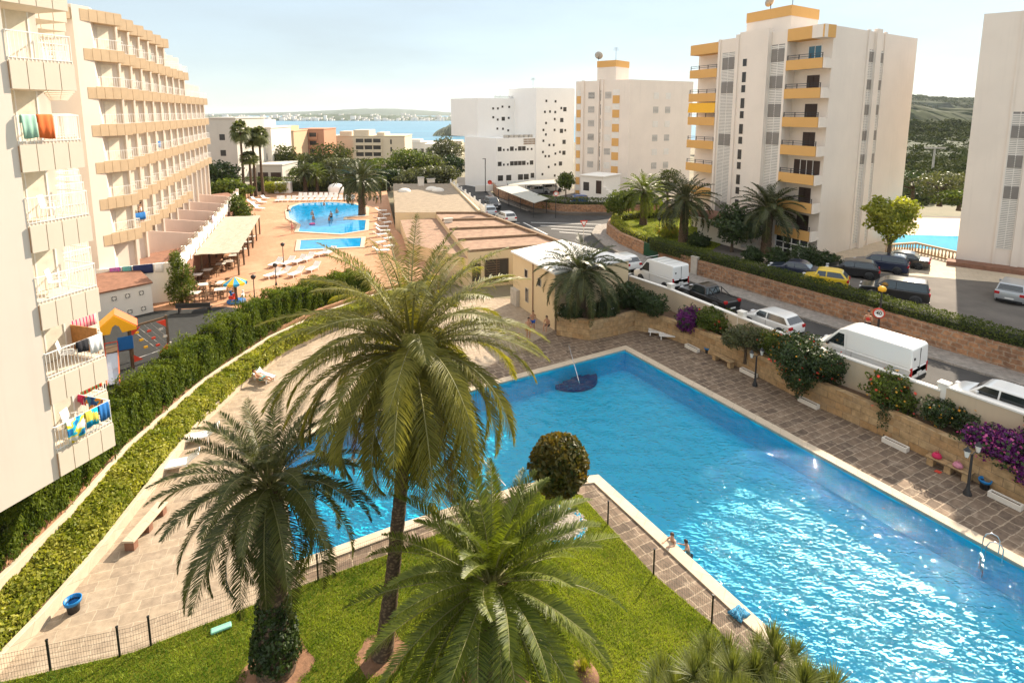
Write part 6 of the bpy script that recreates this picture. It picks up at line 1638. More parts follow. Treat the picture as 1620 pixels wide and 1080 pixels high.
for i, (px, py) in enumerate(((400, 316), (425, 314))):
    p = at(px, py, 1.6); shrub((p.x, 112.5, 1.6), ('rounded bright bush beside the white cabinet at the far hedge', 'second rounded bush at the far hedge, right of the other')[i], [(0, 0, 1.2, 1.7 - .5 * i, 1.2, 1.1)], 1600, .34, L_['light'], 90 + i, name='shrub')
# background wood at the right, below the hill
r0 = np.random.default_rng(9)
Vs, Fs, Ts, o = [], [], [], 0
for i in range(1300):
    Y = r0.uniform(110, 330); px = r0.uniform(1395, 1640); pyb = np.interp(Y, [110, 150, 200, 260, 330], [330, 285, 258, 232, 196]) + r0.normal(0, 3)
    p = atY(px, pyb, Y); w = r0.uniform(2.0, 4.2)
    C, Nn = lobes_cloud([(p.x, p.y, p.z, w, w, w * .8), (p.x + w * .5, p.y - .4, p.z + w * .3, w * .6, w * .6, w * .5)], 120, r0, .5, .2)
    V, F = leaf_quads(C, Nn, w * .42, r0); Vs.append(V); Fs.append(F + o); o += len(V); Ts.append(np.clip(r0.uniform(.05, .7) + r0.normal(0, .18, len(F)), 0, 1))
for i in range(1500):
    t_ = r0.uniform(0, .85); Y = 900 + 500 * t_; px = r0.uniform(1405, 1600); X = (px - 810) / 910 * Y * .99
    z_ = -5 + (np.interp(X, RX, RH_) + 5) * np.interp(t_, [0, .12, .3, .55, .8, 1], [0, .30, .62, .9, 1.0, .8]); w = r0.uniform(3.5, 7)
    C, Nn = lobes_cloud([(X, Y, z_ + w * .25, w, w, w * .6)], 46, r0, .5, .2)
    V, F = leaf_quads(C, Nn, w * .55, r0); Vs.append(V); Fs.append(F + o); o += len(V); Ts.append(np.clip(r0.uniform(.05, .7) + r0.normal(0, .18, len(F)), 0, 1))
tag(np_mesh('pine_wood', np.concatenate(Vs), np.concatenate(Fs), leafmat('wood_crowns', (.030, .042, .014), (.085, .095, .030), .12, .8, .05), tint=np.concatenate(Ts)), kind='stuff')
b = MB(); b.add([(70, 105, -3), (300, 105, -3), (520, 340, 8), (110, 340, 8)], [(0, 1, 2, 3)]); tag(b.build('wooded_slope', M['pinefar']), kind='structure')
for i, (px, Y, pyt, w, mk_, lab) in enumerate(((1448, 92, 268, 7, 'dark', 'dark tree behind the neighbouring pool at left'), (1492, 88, 272, 7, 'olive', 'greyish tree behind the neighbouring pool at right'), (1520, 84, 300, 6, 'mid', 'green tree beside the right edge tower'))):
    wood(px, Y, pyt, w, lab, L_[mk_], 150 + i, 2600, 3, .42, 'bushy_tree', 'trees behind the neighbouring pool')
# ---------------------------------------------------------------- vehicles
M['tyre'] = plain('tyre_rubber', (.018, .018, .018), .8); M['rim'] = plain('alloy_rim', (.45, .45, .46), .3, metal=.8)
M['carglass'] = plain('car_glass', (.015, .022, .026), .05, spec=.9, coat=.5)
M['lens_w'] = plain('headlight_lens', (.65, .66, .68), .1, spec=.8); M['lens_r'] = plain('tail_lens', (.42, .012, .015), .15, spec=.6)
M['trim'] = plain('black_plastic_trim', (.02, .02, .021), .55); M['plate'] = plain('number_plate', (.75, .75, .72), .5)
PAINT = {k: plain(k + '_car_paint', c, .28, spec=.5, coat=.7, metal=m_) for k, c, m_ in (('white', (.80, .80, .78), 0), ('black', (.012, .012, .014), 0), ('navy', (.012, .020, .05), 0), ('blue', (.01, .07, .28), .1), ('silver', (.42, .44, .46), .5), ('yellow', (.75, .52, .02), 0), ('palesilver', (.55, .60, .64), .4))}
def extr(b, prof, w0, w1, zsplit=None):
    """extrude an (x,z) outline across the width; half width runs from w0 at its lowest to w1 at its highest point"""
    zs = [p[1] for p in prof]; z0, z1 = min(zs), max(zs)
    hw = lambda z: w0 + (w1 - w0) * (z - z0) / max(1e-6, z1 - z0)
    n = len(prof); vs = [(x, hw(z), z) for x, z in prof] + [(x, -hw(z), z) for x, z in prof]
    fs = [tuple(range(n)), tuple(range(n, 2 * n))[::-1]] + [(i + n, (i + 1) % n + n, (i + 1) % n, i) for i in range(n)]
    a = sum(prof[i][0] * prof[(i + 1) % n][1] - prof[(i + 1) % n][0] * prof[i][1] for i in range(n))
    if a > 0: fs = [f[::-1] for f in fs]
    b.add(vs, fs, False); return hw
def lerp2(p, q, t): return (p[0] + (q[0] - p[0]) * t, p[1] + (q[1] - p[1]) * t)
def vehicle(loc, rz, label, paint, L=4.1, W=1.74, kind='hatch', cat='car', name='parked_car', group='cars parked around the towers', rear_dark=False):
    t = empty(name, tuple(loc), rz, label, cat, group)
    pm = PAINT[paint]; h = L / 2; wr = .315
    if kind == 'hatch':
        low = [(-h + .02, .30), (-h, .62), (-h + .10, .95), (h - 1.10, .95), (h - .35, .78), (h - .05, .62), (h, .35), (h - .08, .20), (-h + .1, .20)]; cab = [(-h + .08, .93), (-h + .55, 1.44), (-h + .9, 1.50), (.15, 1.49), (.55, 1.40), (h - .98, .93)]
    elif kind == 'estate':
        low = [(-h, .32), (-h - .02, .66), (-h + .06, 1.0), (h - 1.15, .98), (h - .35, .82), (h - .04, .64), (h, .36), (h - .1, .20), (-h + .1, .20)]; cab = [(-h + .05, .98), (-h + .32, 1.52), (-h + .7, 1.58), (.2, 1.57), (.6, 1.46), (h - 1.0, .96)]
    elif kind == 'sedan':
        low = [(-h, .32), (-h, .70), (-h + .08, .92), (h - 1.25, .92), (h - .4, .80), (h - .04, .62), (h, .35), (h - .1, .20), (-h + .1, .20)]; cab = [(-h + .75, .9), (-h + 1.3, 1.36), (-.5, 1.42), (.15, 1.40), (.45, 1.32), (h - 1.2, .9)]
    elif kind == 'suv':
        low = [(-h, .45), (-h, .8), (-h + .05, 1.08), (h - 1.0, 1.08), (h - .2, 1.0), (h, .75), (h, .45), (h - .1, .32), (-h + .1, .32)]; cab = [(-h + .05, 1.05), (-h + .18, 1.70), (-h + .4, 1.76), (.3, 1.75), (.55, 1.66), (h - .95, 1.05)]; wr = .37
    elif kind == 'pickup':
        low = [(-h, .45), (-h, .80), (-h + .02, 1.0), (h - 1.35, 1.0), (h - .25, .95), (h, .75), (h, .45), (h - .1, .30), (-h + .1, .30)]; cab = [(-.55, .98), (-.35, 1.58), (-.1, 1.66), (.6, 1.66), (.85, 1.58), (h - 1.25, .98)]; wr = .37
    else:   # tall panel van
        low = [(-h, .35), (-h, 1.05), (-h + .01, 1.12), (h - .75, 1.12), (h - .25, .98), (h - .04, .80), (h, .45), (h - .1, .28), (-h + .1, .28)]; cab = [(-h, 1.10), (-h + .03, 2.22), (-h + .15, 2.32), (h - 2.05, 2.34), (h - 1.7, 2.22), (h - .72, 1.10)]; wr = .33
    b = MB()
    hw = extr(b, low, W * .475, W * .5); o = b.build('body', pm, t, bevel=.10 if kind != 'van' else .08, seg=4)
    b = MB(); wtop = W * (.475 if kind == 'van' else .39); chw = extr(b, cab, W * (.497 if kind == 'van' else .475), wtop); cb = b.build('cabin', pm, t, bevel=.09, seg=4)
    for o_ in (o, cb):
        for p in o_.data.polygons: p.use_smooth = True
        o_.modifiers['bevel'].harden_normals = True
    # glass
    def sideglass(pts, nm='side_window'):
        for s_ in (-1, 1):
            b = MB(); vs = [(x, s_ * (chw(z) + .006), z) for x, z in pts]; n = len(vs); b.add(vs, [tuple(range(n)) if s_ < 0 else tuple(range(n))[::-1]], False); b.build(nm, M['carglass'], t)
    z0, z1 = cab[0][1] + .05, max(z for x, z in cab) - .12
    def xat(z, front):   # cabin edge at height z
        e = cab[:3] if not front else cab[3:][::-1]
        for i in range(len(e) - 1):
            if e[i][1] <= z <= e[i + 1][1]: return e[i][0] + (e[i + 1][0] - e[i][0]) * (z - e[i][1]) / (e[i + 1][1] - e[i][1] + 1e-9)
        return e[-1][0]
    rear, fr = (xat(z0, 0) + .16, xat(z1, 0) + .14), (xat(z0, 1) - .20, xat(z1, 1) - .10)
    if kind == 'van':
        z0w, z1w = 1.22, 1.98; sideglass([(h - 2.05, z0w), (h - 2.0, z1w), (xat(z1w, 1) - .16, z1w), (xat(z0w, 1) - .2, z0w)])
    elif kind == 'pickup': sideglass([(rear[0], z0), (rear[1], z1), (fr[1], z1), (fr[0], z0)])
    else:
        mid = -.15
        sideglass([(rear[0], z0), (rear[1], z1), (mid - .04, z1), (mid - .02, z0)]); sideglass([(mid + .06, z0), (mid + .04, z1), (fr[1], z1), (fr[0], z0)])
    def endglass(front, nm, lo=.08, hi=.92):
        e = cab[:2] if not front else cab[-2:][::-1]
        a, c = lerp2(e[0], e[1], lo), lerp2(e[0], e[1], hi); nx, nz = (e[1][1] - e[0][1]), -(e[1][0] - e[0][0]); ln = math.hypot(nx, nz); sg = 1 if front else -1
        dx, dz = sg * abs(nx) / ln * .012, abs(nz) / ln * .012
        wa, wc = chw(a[1]) - .09, chw(c[1]) - .09
        b = MB(); vs = [(a[0] + dx, wa, a[1] + dz), (a[0] + dx, -wa, a[1] + dz), (c[0] + dx, -wc, c[1] + dz), (c[0] + dx, wc, c[1] + dz)]
        b.add(vs, [(0, 1, 2, 3) if not front else (3, 2, 1, 0)], False); b.build(nm, M['carglass'], t)
    endglass(True, 'windscreen')
    if kind != 'van': endglass(False, 'rear_window', .15, .85)
    else:
        b = MB(); b.box(-h - .004, -h + .02, -.015, .015, .5, 2.2); b.box(-h - .02, -h + .02, .08, .22, 1.0, 1.12); b.box(-h - .02, -h + .03, W * .30, W * .36, 1.62, 1.75); b.box(-h - .03, -h + .02, -W * .46, W * .46, .36, .52); b.build('rear_door_trim', M['trim'], t)
        b = MB(); b.box(-h + .05, h - 2.2, W * .502, W * .506, .98, 1.02); b.box(-h + .05, h - 2.2, -W * .506, -W * .502, .98, 1.02)
        b.box(h - 2.18, h - 2.16, W * .497, W * .503, .4, 2.0); b.box(h - 2.18, h - 2.16, -W * .503, -W * .497, .4, 2.0); b.build('side_trim', M['alu'], t)
        b = MB()
        for i in range(5): b.box(-h + .5 + i * .75, -h + .54 + i * .75, -W * .40, W * .40, 2.325, 2.352)
        b.build('roof_ribs', M['whitepl'], t)
    # wheels
    for sx in (-h + L * .19, h - L * .2):
        for s_ in (-1, 1):
            w_ = bpy.data.objects.new('wheel', None); COL.objects.link(w_); w_.parent = t; w_.location = (sx, s_ * (W * .5 - .10), wr); w_.rotation_euler = (R(90) * -s_, 0, 0)
            b = MB(); b.lathe([(wr * .6, -.10), (wr * .95, -.10), (wr, -.06), (wr, .07), (wr * .93, .105), (wr * .66, .112)], 18); b.build('tyre', M['tyre'], w_)
            b = MB(); b.lathe([(wr * .66, .108), (wr * .60, .085), (.01, .095)], 14); b.build('rim', M['rim'], w_)
            b = MB(); b.frame((sx, s_ * (W * .5 - .02), wr + .02), 0, 0, R(90) * -s_); b.lathe([(.01, .026), (wr * 1.16, .026), (wr * 1.16, -.1)], 20); b.build('wheel_arch', M['trim'], t)
    zl = .70 if kind in ('hatch', 'sedan', 'estate') else .88
    for s_ in (-1, 1):
        b = MB(); b.box(h - .30, h - .03, s_ * W * .30 - .16, s_ * W * .30 + .16, zl - .10, zl + .06); b.build('headlight', M['lens_w'], t, bevel=.04)
        b = MB()
        if kind == 'van': b.box(-h - .015, -h + .09, s_ * W * .455 - .07, s_ * W * .455 + .075, .62, 1.22)
        else: b.box(-h - .012, -h + .16, s_ * W * .40 - .14, s_ * W * .40 + .165, zl - .02, zl + .20)
        b.build('tail_light', M['lens_r'], t, bevel=.02)
        b = MB(); mx_ = xat(cab[0][1] + .1, 1) - .30; b.box(mx_ - .07, mx_ + .07, s_ * W * .5 - .02, s_ * W * .5 + s_ * .2, cab[0][1] + .02, cab[0][1] + .20) if s_ > 0 else b.box(mx_ - .07, mx_ + .07, -W * .5 - .2, -W * .5 + .02, cab[0][1] + .02, cab[0][1] + .20)
        b.build('mirror', M['trim'] if kind == 'van' else pm, t, bevel=.03)
    for sx, nm in ((-h, 'rear_plate'), (h, 'front_plate')):
        b = MB(); b.box(sx - .022 if sx < 0 else sx - .01, sx + .01 if sx < 0 else sx + .022, -.26, .26, .42 if kind != 'van' else .74, .53 if kind != 'van' else .85); b.build('plate', M['plate'], t)
    b = MB(); b.box(-h - .018, -h + .05, -W * .42, W * .42, .24, .36); b.box(h - .05, h + .018, -W * .40, W * .40, .22, .38)
    for s_ in (-1, 1):
        for x in ((-.15, .95) if kind not in ('van', 'pickup') else (.35,)): b.box(x, x + .012, s_ * W * .5 - .004, s_ * W * .5 + .004, .30, low[2][1] - .06)
        b.box(-h + .9, h - 1.1, s_ * W * .5 - .003, s_ * W * .5 + .006, .30, .34)
    b.build('bumper_trim', M['trim'], t)
    if kind == 'pickup':
        b = MB(); b.box(-h + .12, -.62, -W * .42, W * .42, .995, 1.006); b.build('load_bed', M['trim'], t)
        b = MB()
        for s_ in (-1, 1):
            b.tube([(-.72, s_ * W * .40, 1.0), (-.68, s_ * W * .36, 1.58), (-.68, 0, 1.64)], .035, 8); b.tube([(-.68, s_ * W * .36, 1.56), (-1.7, s_ * W * .40, 1.02)], .035, 8); b.box(-h + .03, -.6, s_ * W * .47 - .03, s_ * W * .47 + .03, 1.0, 1.05)
        b.build('roll_bar', M['black'], t)
    return t
def hd(dx, dy): return math.atan2(dy, dx)
RD = hd(-.544, .839)
g2 = 'vehicles parked along the cream road wall'
vehicle((21.45, 33.1, 2.2), RD, 'large white high roof van, nearest of the two vans on the road', 'white', 5.7, 2.05, 'van', 'van', 'parked_van', g2)
vehicle((13.3, 50.0, 2.2), hd(-.5, .86), 'smaller white van farther up the road behind the black pickup', 'white', 4.9, 1.98, 'van', 'van', 'parked_van', g2)
vehicle((18.45, 39.2, 2.2), hd(-.5, .86), 'white hatchback with teal rear window between pickup and large van', 'white', 4.1, 1.72, 'hatch', group=g2)
vehicle((15.75, 44.5, 2.2), hd(-.46, .88), 'black pickup with roll bar behind the smaller white van', 'black', 5.0, 1.80, 'pickup', 'pickup truck', 'pickup_truck', g2)
vehicle((25.0, 27.6, 2.2), RD, 'white estate car cut off by the right edge below the cream wall', 'white', 4.3, 1.76, 'estate', group=g2)
vehicle((11.0, 55.6, 2.2), hd(-.4, .9), 'white car almost hidden behind the dark palm', 'white', 4.1, 1.72, 'hatch', group=g2)
g3 = 'cars on the far stretch of the road'
p = at(779, 329, 2.2); vehicle(p, hd(.30, -.95), 'black off-roader driving on the far road', 'black', 4.4, 1.8, 'suv', 'car', 'car', g3)
p = at(771, 340, 2.2); vehicle(p, hd(-.32, .95), 'pale silver car on the far road beside the roof edge', 'palesilver', 4.2, 1.75, 'estate', 'car', 'car', g3)
p = at(800, 350, 2.2); vehicle(p, hd(-.4, .9), 'white car on the far road nearest the road markings', 'white', 4.1, 1.72, 'hatch', 'car', 'car', g3)
g4 = 'cars in the car park of the near tower'
vehicle(at(1347, 436, 3.35), hd(-.86, .5), 'black hatchback in the car park, left of the dark blue estate', 'black', 4.1, 1.74, 'hatch', group=g4)
vehicle(at(1391, 427, 3.35), hd(-.80, .6), 'dark blue estate car between two black cars', 'navy', 4.4, 1.76, 'estate', group=g4)
vehicle(at(1424, 420, 3.35), hd(-.78, .62), 'black saloon beside the light green tree', 'black', 4.5, 1.76, 'sedan', group=g4)
vehicle(at(1256, 436, 3.35), hd(-.8, .6), 'dark saloon half hidden by the clipped hedge, left of the yellow car', 'navy', 4.3, 1.74, 'sedan', group=g4)
vehicle(at(1304, 452, 3.35), hd(-.82, .55), 'small yellow car showing over the clipped hedge', 'yellow', 3.5, 1.62, 'hatch', group=g4)
vehicle(at(1412, 474, 3.35), hd(-.8, .55), 'black minivan with pale roof behind the speed sign', 'black', 4.5, 1.85, 'suv', 'car', 'parked_car', g4)
vehicle(at(1604, 472, 3.35), hd(.75, .65), 'silver people carrier at the right edge of the car park', 'silver', 4.4, 1.80, 'estate', group=g4)
g5 = 'cars around the car park canopies'
vehicle(at(922, 322, 2.6), hd(.95, .2), 'bright blue car in front of the white stair block', 'blue', 4.2, 1.74, 'hatch', group=g5)
vehicle(at(873, 303, 2.6), hd(.9, .3), 'white car under the long flat canopy', 'white', 4.2, 1.74, 'hatch', group=g5)
vehicle(at(851, 307, 2.6), hd(.9, .3), 'silver car under the long flat canopy', 'silver', 4.2, 1.74, 'estate', group=g5)
# ---------------------------------------------------------------- hotel pools
def shallow(poly, label, nm):
    t = empty('hotel_pool', (poly[0][0], poly[0][1], TZ), 0, label, 'swimming pool')
    b = MB(); op = off_poly(poly, .5); n = len(poly)
    for i in range(n):
        j = (i + 1) % n; a, c, d, e = poly[i], poly[j], op[j], op[i]
        b.add([(a[0], a[1], TZ - .01), (c[0], c[1], TZ - .01), (d[0], d[1], TZ - .01), (e[0], e[1], TZ - .01), (a[0], a[1], TZ + .1), (c[0], c[1], TZ + .1), (d[0], d[1], TZ + .1), (e[0], e[1], TZ + .1)], [(4, 7, 6, 5), (0, 4, 5, 1), (2, 6, 7, 3)], False)
    child_world(b.build('coping', M['coping'], t), t)
    b = MB(); b.sheet(poly, TZ + .05); tag(b.build('pool_water', M['hpool']), kind='structure')
M['hpool'] = plain('hotel_pool_water', (.010, .30, .62), .05, spec=.5, var=.35, vscale=1.2, bmp=.25, bscale=2.5)
shallow([tuple(at(x, y, TZ).xy) for x, y in ((458, 346), (456, 334), (463, 327), (478, 322), (520, 320), (560, 323), (579, 330), (578, 342), (545, 344), (543, 348), (579, 349), (577, 365), (540, 371), (472, 367), (476, 356))], 'large irregular blue hotel pool beyond the tall palm', 'a')
shallow([tuple(at(x, y, TZ).xy) for x, y in ((476, 381), (572, 377), (570, 391), (474, 396))], 'small rectangular paddling pool in front of the hotel pool', 'b')
# ---------------------------------------------------------------- sun loungers
def lounger(name='sun_lounger', back=38):
    t = empty(name, (0, 0, 0), 0, 'x', 'sun lounger')
    b = MB(); b.box(-.95, .38, -.33, .33, .30, .34)
    for i in range(9): b.box(-.93 + i * .145, -.84 + i * .145, -.29, .29, .34, .352)
    b.box(-.95, .38, -.34, -.29, .28, .37); b.box(-.95, .38, .29, .34, .28, .37); b.build('seat', M['whitepl'], t)
    b = MB(); b.frame((.38, 0, .33), 0, R(-back)); b.box(0, .68, -.32, .32, -.02, .02); b.box(0, .68, -.34, -.29, -.02, .05); b.box(0, .68, .29, .34, -.02, .05)
    for i in range(4): b.box(.05 + i * .15, .15 + i * .15, -.28, .28, .02, .032)
    b.build('backrest', M['whitepl'], t)
    for x, y in ((-.8, -.3), (-.8, .3), (.35, -.3), (.35, .3)):
        b = MB(); b.box(x - .03, x + .03, y - .03, y + .03, 0, .29); b.build('leg', M['whitepl'], t)
    return t
lg0 = lounger(); lg0.location = at(318, 697, 0); lg0.rotation_euler = (0, 0, R(25)); lg0['label'] = 'white sun lounger on the stone deck, farther one by the light hedge'
copy_tree(lg0, None, at(284, 741, 0), R(22), label='white sun lounger on the stone deck, nearer one by the light hedge')
copy_tree(lg0, None, at(1062, 536, 0), R(-10), label='white sun lounger by the ashlar wall, nearest the purple bougainvillea')
copy_tree(lg0, None, at(1045, 530, 0), R(-14), label='white sun lounger by the ashlar wall, left of another one')
lg = copy_tree(lg0, None, at(415, 600, 0), R(150), label='lounger with a sunbather on a turquoise towel under the tall palm fronds')
lgU = lounger(back=68); lgU.location = at(440, 319, TZ); lgU.rotation_euler = (0, 0, R(95)); lgU['label'] = 'white sun lounger at the left end of the far front row behind the hotel pool'; lgU['group'] = 'sun loungers in the far front row behind the hotel pool'
gA = 'sun loungers in the far front row behind the hotel pool'
for i in range(13):
    p = at(446 + i * 9.3, 318.5 - .12 * i, TZ); copy_tree(lgU, None, p, R(95 + rnd(-6, 6)), label='white sun lounger in the far front row behind the hotel pool', group=gA)
gB = 'sun loungers in the back row by the far hedge'
for i in range(8):
    p = at(474 + i * 8.2, 313.2, TZ); copy_tree(lgU, None, p, R(92 + rnd(-6, 6)), label='white sun lounger in the back row by the far hedge', group=gB)
gC = 'sun loungers in a column right of the hotel pool'
for i in range(11):
    p = at(602 + (i % 2) * 7 + rnd(-3, 3), 336 + i * 6.4, TZ); copy_tree(lg0, None, p, R(200 + rnd(-25, 25)), label='white sun lounger in the column along the wall right of the hotel pool', group=gC)
gD = 'sun loungers in front of the paddling pool'
for i, (px, py) in enumerate(((437, 421), (456, 419), (474, 416), (488, 412), (432, 438), (447, 436), (469, 436), (496, 428), (510, 404), (522, 402))):
    copy_tree(lg0, None, at(px, py, TZ), R(70 + rnd(-10, 10)), label='white sun lounger in the two rows between paddling pool and cypress hedge', group=gD)
gE = 'sun loungers beside the far shelter'
for i, (px, py) in enumerate(((398, 322), (404, 327), (410, 332), (405, 318), (414, 322), (420, 316))):
    copy_tree(lg0, None, at(px, py, TZ), R(160 + rnd(-15, 15)), label='white sun lounger in the cluster beside the far shelter', group=gE)
# ---------------------------------------------------------------- cafe tables and wicker chairs
M['wicker'] = plain('wicker', (.16, .095, .05), .8, var=.4, vscale=14)
M['tabletop'] = plain('pale_table_top', (.66, .61, .54), .5, var=.08)
tb0 = empty('cafe_table', (0, 0, 0), 0, 'x', 'table', 'cafe tables on the terrace')
b = MB(); b.box(-.45, .45, -.45, .45, .71, .75); b.build('tabletop', M['tabletop'], tb0, bevel=.015)
b = MB(); b.tube([(0, 0, .02), (0, 0, .71)], .035, 8); b.box(-.28, .28, -.03, .03, 0, .03); b.box(-.03, .03, -.28, .28, 0, .03); b.build('pedestal', M['iron'], tb0)
ch0 = empty('wicker_chair', (0, 0, 0), 0, 'x', 'chair', 'wicker chairs around the cafe tables')
b = MB(); b.box(-.25, .25, -.25, .25, .40, .46); b.build('seat', M['wicker'], ch0, bevel=.02)
b = MB(); b.tube([(-.27, -.24, .66), (-.27, .22, .70), (-.20, .30, .80), (.20, .30, .80), (.27, .22, .70), (.27, -.24, .66)], .03, 6); 
for i in range(9): b.box(-.24 + i * .06 - .02, -.24 + i * .06 + .02, .25, .28, .44, .80)
b.build('backrest', M['wicker'], ch0)
for x, y in ((-.24, -.23), (.24, -.23), (-.24, .23), (.24, .23)):
    b = MB(); b.box(x - .02, x + .02, y - .02, y + .02, 0, .66 if y < 0 else .42); b.build('leg', M['wicker'], ch0)
tabs = [(308, 476), (322, 462), (349, 470), (352, 459), (312, 446), (328, 438), (350, 428), (362, 424), (370, 414), (384, 404), (392, 392), (398, 383)]
used = [False, False]
for i, (px, py) in enumerate(tabs):
    p = at(px, py, TZ); a = rnd(0, .5); out = i in (0, 1, 2, 3)
    lab = 'pale square cafe table standing in the sun beside the pergola' if out else 'pale square cafe table in the shade of the reed pergola'
    if not used[0]: tb0.location = p; tb0.rotation_euler = (0, 0, a); tb0['label'] = lab; used[0] = True
    else: copy_tree(tb0, None, p, a, label=lab)
    for k in range(4 if i < 8 else 3):
        q = a + k * math.pi / 2 + rnd(-.2, .2); d = Vector((math.sin(q), -math.cos(q), 0)) * -.78
        lb2 = 'brown wicker chair at a sunny table beside the pergola' if out else 'brown wicker chair at a table under the reed pergola'
        if not used[1]: ch0.location = p - d * -1; ch0.rotation_euler = (0, 0, q); ch0['label'] = lb2; used[1] = True
        else: copy_tree(ch0, None, p + d, q, label=lb2)
# ---------------------------------------------------------------- lamps
def globe_lamp(loc, h, label, head='dome', name='street_lamp'):
    t = empty(name, tuple(loc), 0, label, 'street lamp')
    b = MB(); b.lathe([(.12, 0), (.12, .08), (.06, .25), (.045, .4), (.035, h)], 10); b.build('post', M['iron'], t)
    b = MB(); b.lathe([(.04, h), (.16, h + .06), (.20, h + .2), (.24, h + .22), (.16, h + .36), (.02, h + .42)], 12); b.build('lamp_head', M['iron'] if head == 'dome' else head, t)
    return t
globe_lamp(at(449, 421, TZ), 2.1, 'dark garden lamp standing among the loungers by the paddling pool')
globe_lamp(at(437, 451, TZ), 1.7, 'short dark garden lamp behind the cypress hedge, nearer the loungers')
globe_lamp(at(403, 474, TZ), 1.8, 'dark garden lamp beside the little carousel')
M['lampglass'] = plain('milky_lamp_glass', (.75, .73, .68), .25)
def lantern_post(px, py, h, label):
    t = empty('lantern_post', tuple(at(px, py, 0)), R(25), label, 'street lamp')
    b = MB(); b.lathe([(.17, 0), (.17, .1), (.09, .3), (.06, .55), (.05, h)], 10); b.tube([(-.45, 0, h - .05), (-.2, 0, h + .08), (0, 0, h), (.2, 0, h + .08), (.45, 0, h - .05)], .025, 6); b.build('post', M['iron'], t)
    for s_ in (-1, 1):
        b = MB(); b.lathe([(.07, h + .0), (.13, h + .32)], 6, (s_ * .45, 0, 0)); g_ = b.build('lantern', M['lampglass'], t)
        b = MB(); b.lathe([(.16, h + .32), (.06, h + .46), (.01, h + .54)], 6, (s_ * .45, 0, 0)); b.build('lantern_cap', M['iron'], g_)
lantern_post(1530, 782, 2.0, 'black twin lantern post at right beside the bench with bags')
lantern_post(1194, 610, 2.0, 'black twin lantern post in front of the olive green tree')
globe_lamp((16.7, 64.0, 3.36), 1.9, 'old style lantern in the small garden across the road')
# ---------------------------------------------------------------- benches, bins
def stone_bench(p, rz, L, label, legs=3, mat=None):
    t = empty('stone_bench', tuple(p), rz, label, 'bench'); m_ = mat or M['coping']
    b = MB(); b.box(-L / 2, L / 2, -.24, .24, .40, .48); b.build('seat', m_, t, bevel=.012)
    for i in range(legs):
        x = -L / 2 + .2 + i * (L - .4) / (legs - 1); b = MB(); b.box(x - .14, x + .14, -.19, .19, 0, .40); b.build('leg', M['tile'] if mat is None else m_, t, bevel=.01)
a_, c_ = at(208, 850, .45), at(252, 800, .45); m_ = (a_ + c_) / 2; m_.z = 0
stone_bench(m_, math.atan2((c_ - a_).y, (c_ - a_).x), (c_ - a_).length + .5, 'long pale stone bench on the sunny left deck in front of the light hedge')
stone_bench(at(1503, 752, 0) + Vector((.1, .25, 0)), R(-60), 1.9, 'stone bench with two bags against the ashlar wall beside the lantern', 3, M['ashlar'])
stone_bench(at(1143, 577, 0) + Vector((.1, .2, 0)), R(-66), 1.8, 'stone bench at the ashlar wall left of the olive green tree', 2, M['ashlar'])
def bin_(p, label, s_=1.0):
    t = empty('litter_bin', tuple(p), 0, label, 'bin')
    b = MB(); b.lathe([(.01, .01), (.17 * s_, 0), (.20 * s_, .36 * s_)], 16); b.build('bin_body', M['iron'], t)
    b = MB(); b.lathe([(.19 * s_, .33 * s_), (.25 * s_, .34 * s_), (.265 * s_, .46 * s_), (.235 * s_, .46 * s_), (.20 * s_, .3 * s_), (.01, .1 * s_)], 18); b.build('bin_rim', M['binblue'], t)
M['binblue'] = plain('blue_bin_plastic', (.01, .18, .46), .4)
bin_(at(117, 966, 0), 'dark bin with bright blue rim on the sunny left deck', 1.05)
bin_(at(1557, 772, 0), 'dark bin with teal rim below the bougainvillea at right'); bin_(at(1119, 558, 0), 'small dark bin beside the left stone bench at the ashlar wall', .9)
# stones in the bed corner
for i, (x, y, z_, s_) in enumerate(((-16.9, 16.7, .1, .42), (-17.2, 17.3, .3, .5))):
    b = MB(); b.lathe([(.01, 0), (s_ * .8, .05), (s_, s_ * .5), (s_ * .7, s_ * .9), (.01, s_)], 9, (0, 0, 0)); tag(b.build('boulder', M['coping'], loc=(x, y, z_)), ('small pale boulder at the low corner of the light hedge', 'larger pale boulder behind the small one at the hedge corner')[i], 'boulder')
# ---------------------------------------------------------------- playground
PG = at(205, 578, TZ)
PGz = TZ + .012
pgx, pgw = -24.6, 2.6
M['pyel'] = plain('yellow_plastic', (.80, .42, .02), .4); M['pred'] = plain('red_plastic', (.62, .06, .03), .4); M['pblue'] = plain('blue_plastic', (.012, .12, .38), .4); M['porange'] = plain('orange_red_plastic', (.72, .17, .06), .4); M['slide'] = plain('slide_steel', (.42, .50, .62), .25, metal=.6)
f0 = at(168, 592, PGz); f1 = at(212, 583, PGz); fdir = (f1 - f0).normalized(); far_ = Vector((-fdir.y, fdir.x, 0))
pt = empty('play_tower', tuple(f0), math.atan2(fdir.y, fdir.x), 'wooden play tower with yellow pitched roof, blue panel and slide', 'play tower')
wv = (f1 - f0).length
for x, y in ((0, 0), (wv, 0), (0, 1.3), (wv, 1.3)):
    b = MB(); b.box(x - .05, x + .05, y - .05, y + .05, 0, 3.0); b.build('post', M['wood'], pt)
b = MB(); b.box(-.02, wv + .02, .02, 1.3, 1.25, 1.32); b.build('platform', M['wood'], pt)
b = MB(); b.box(wv * .52, wv + .1, -.08, -.05, 1.35, 2.2); b.build('panel', M['pblue'], pt, bevel=.01)
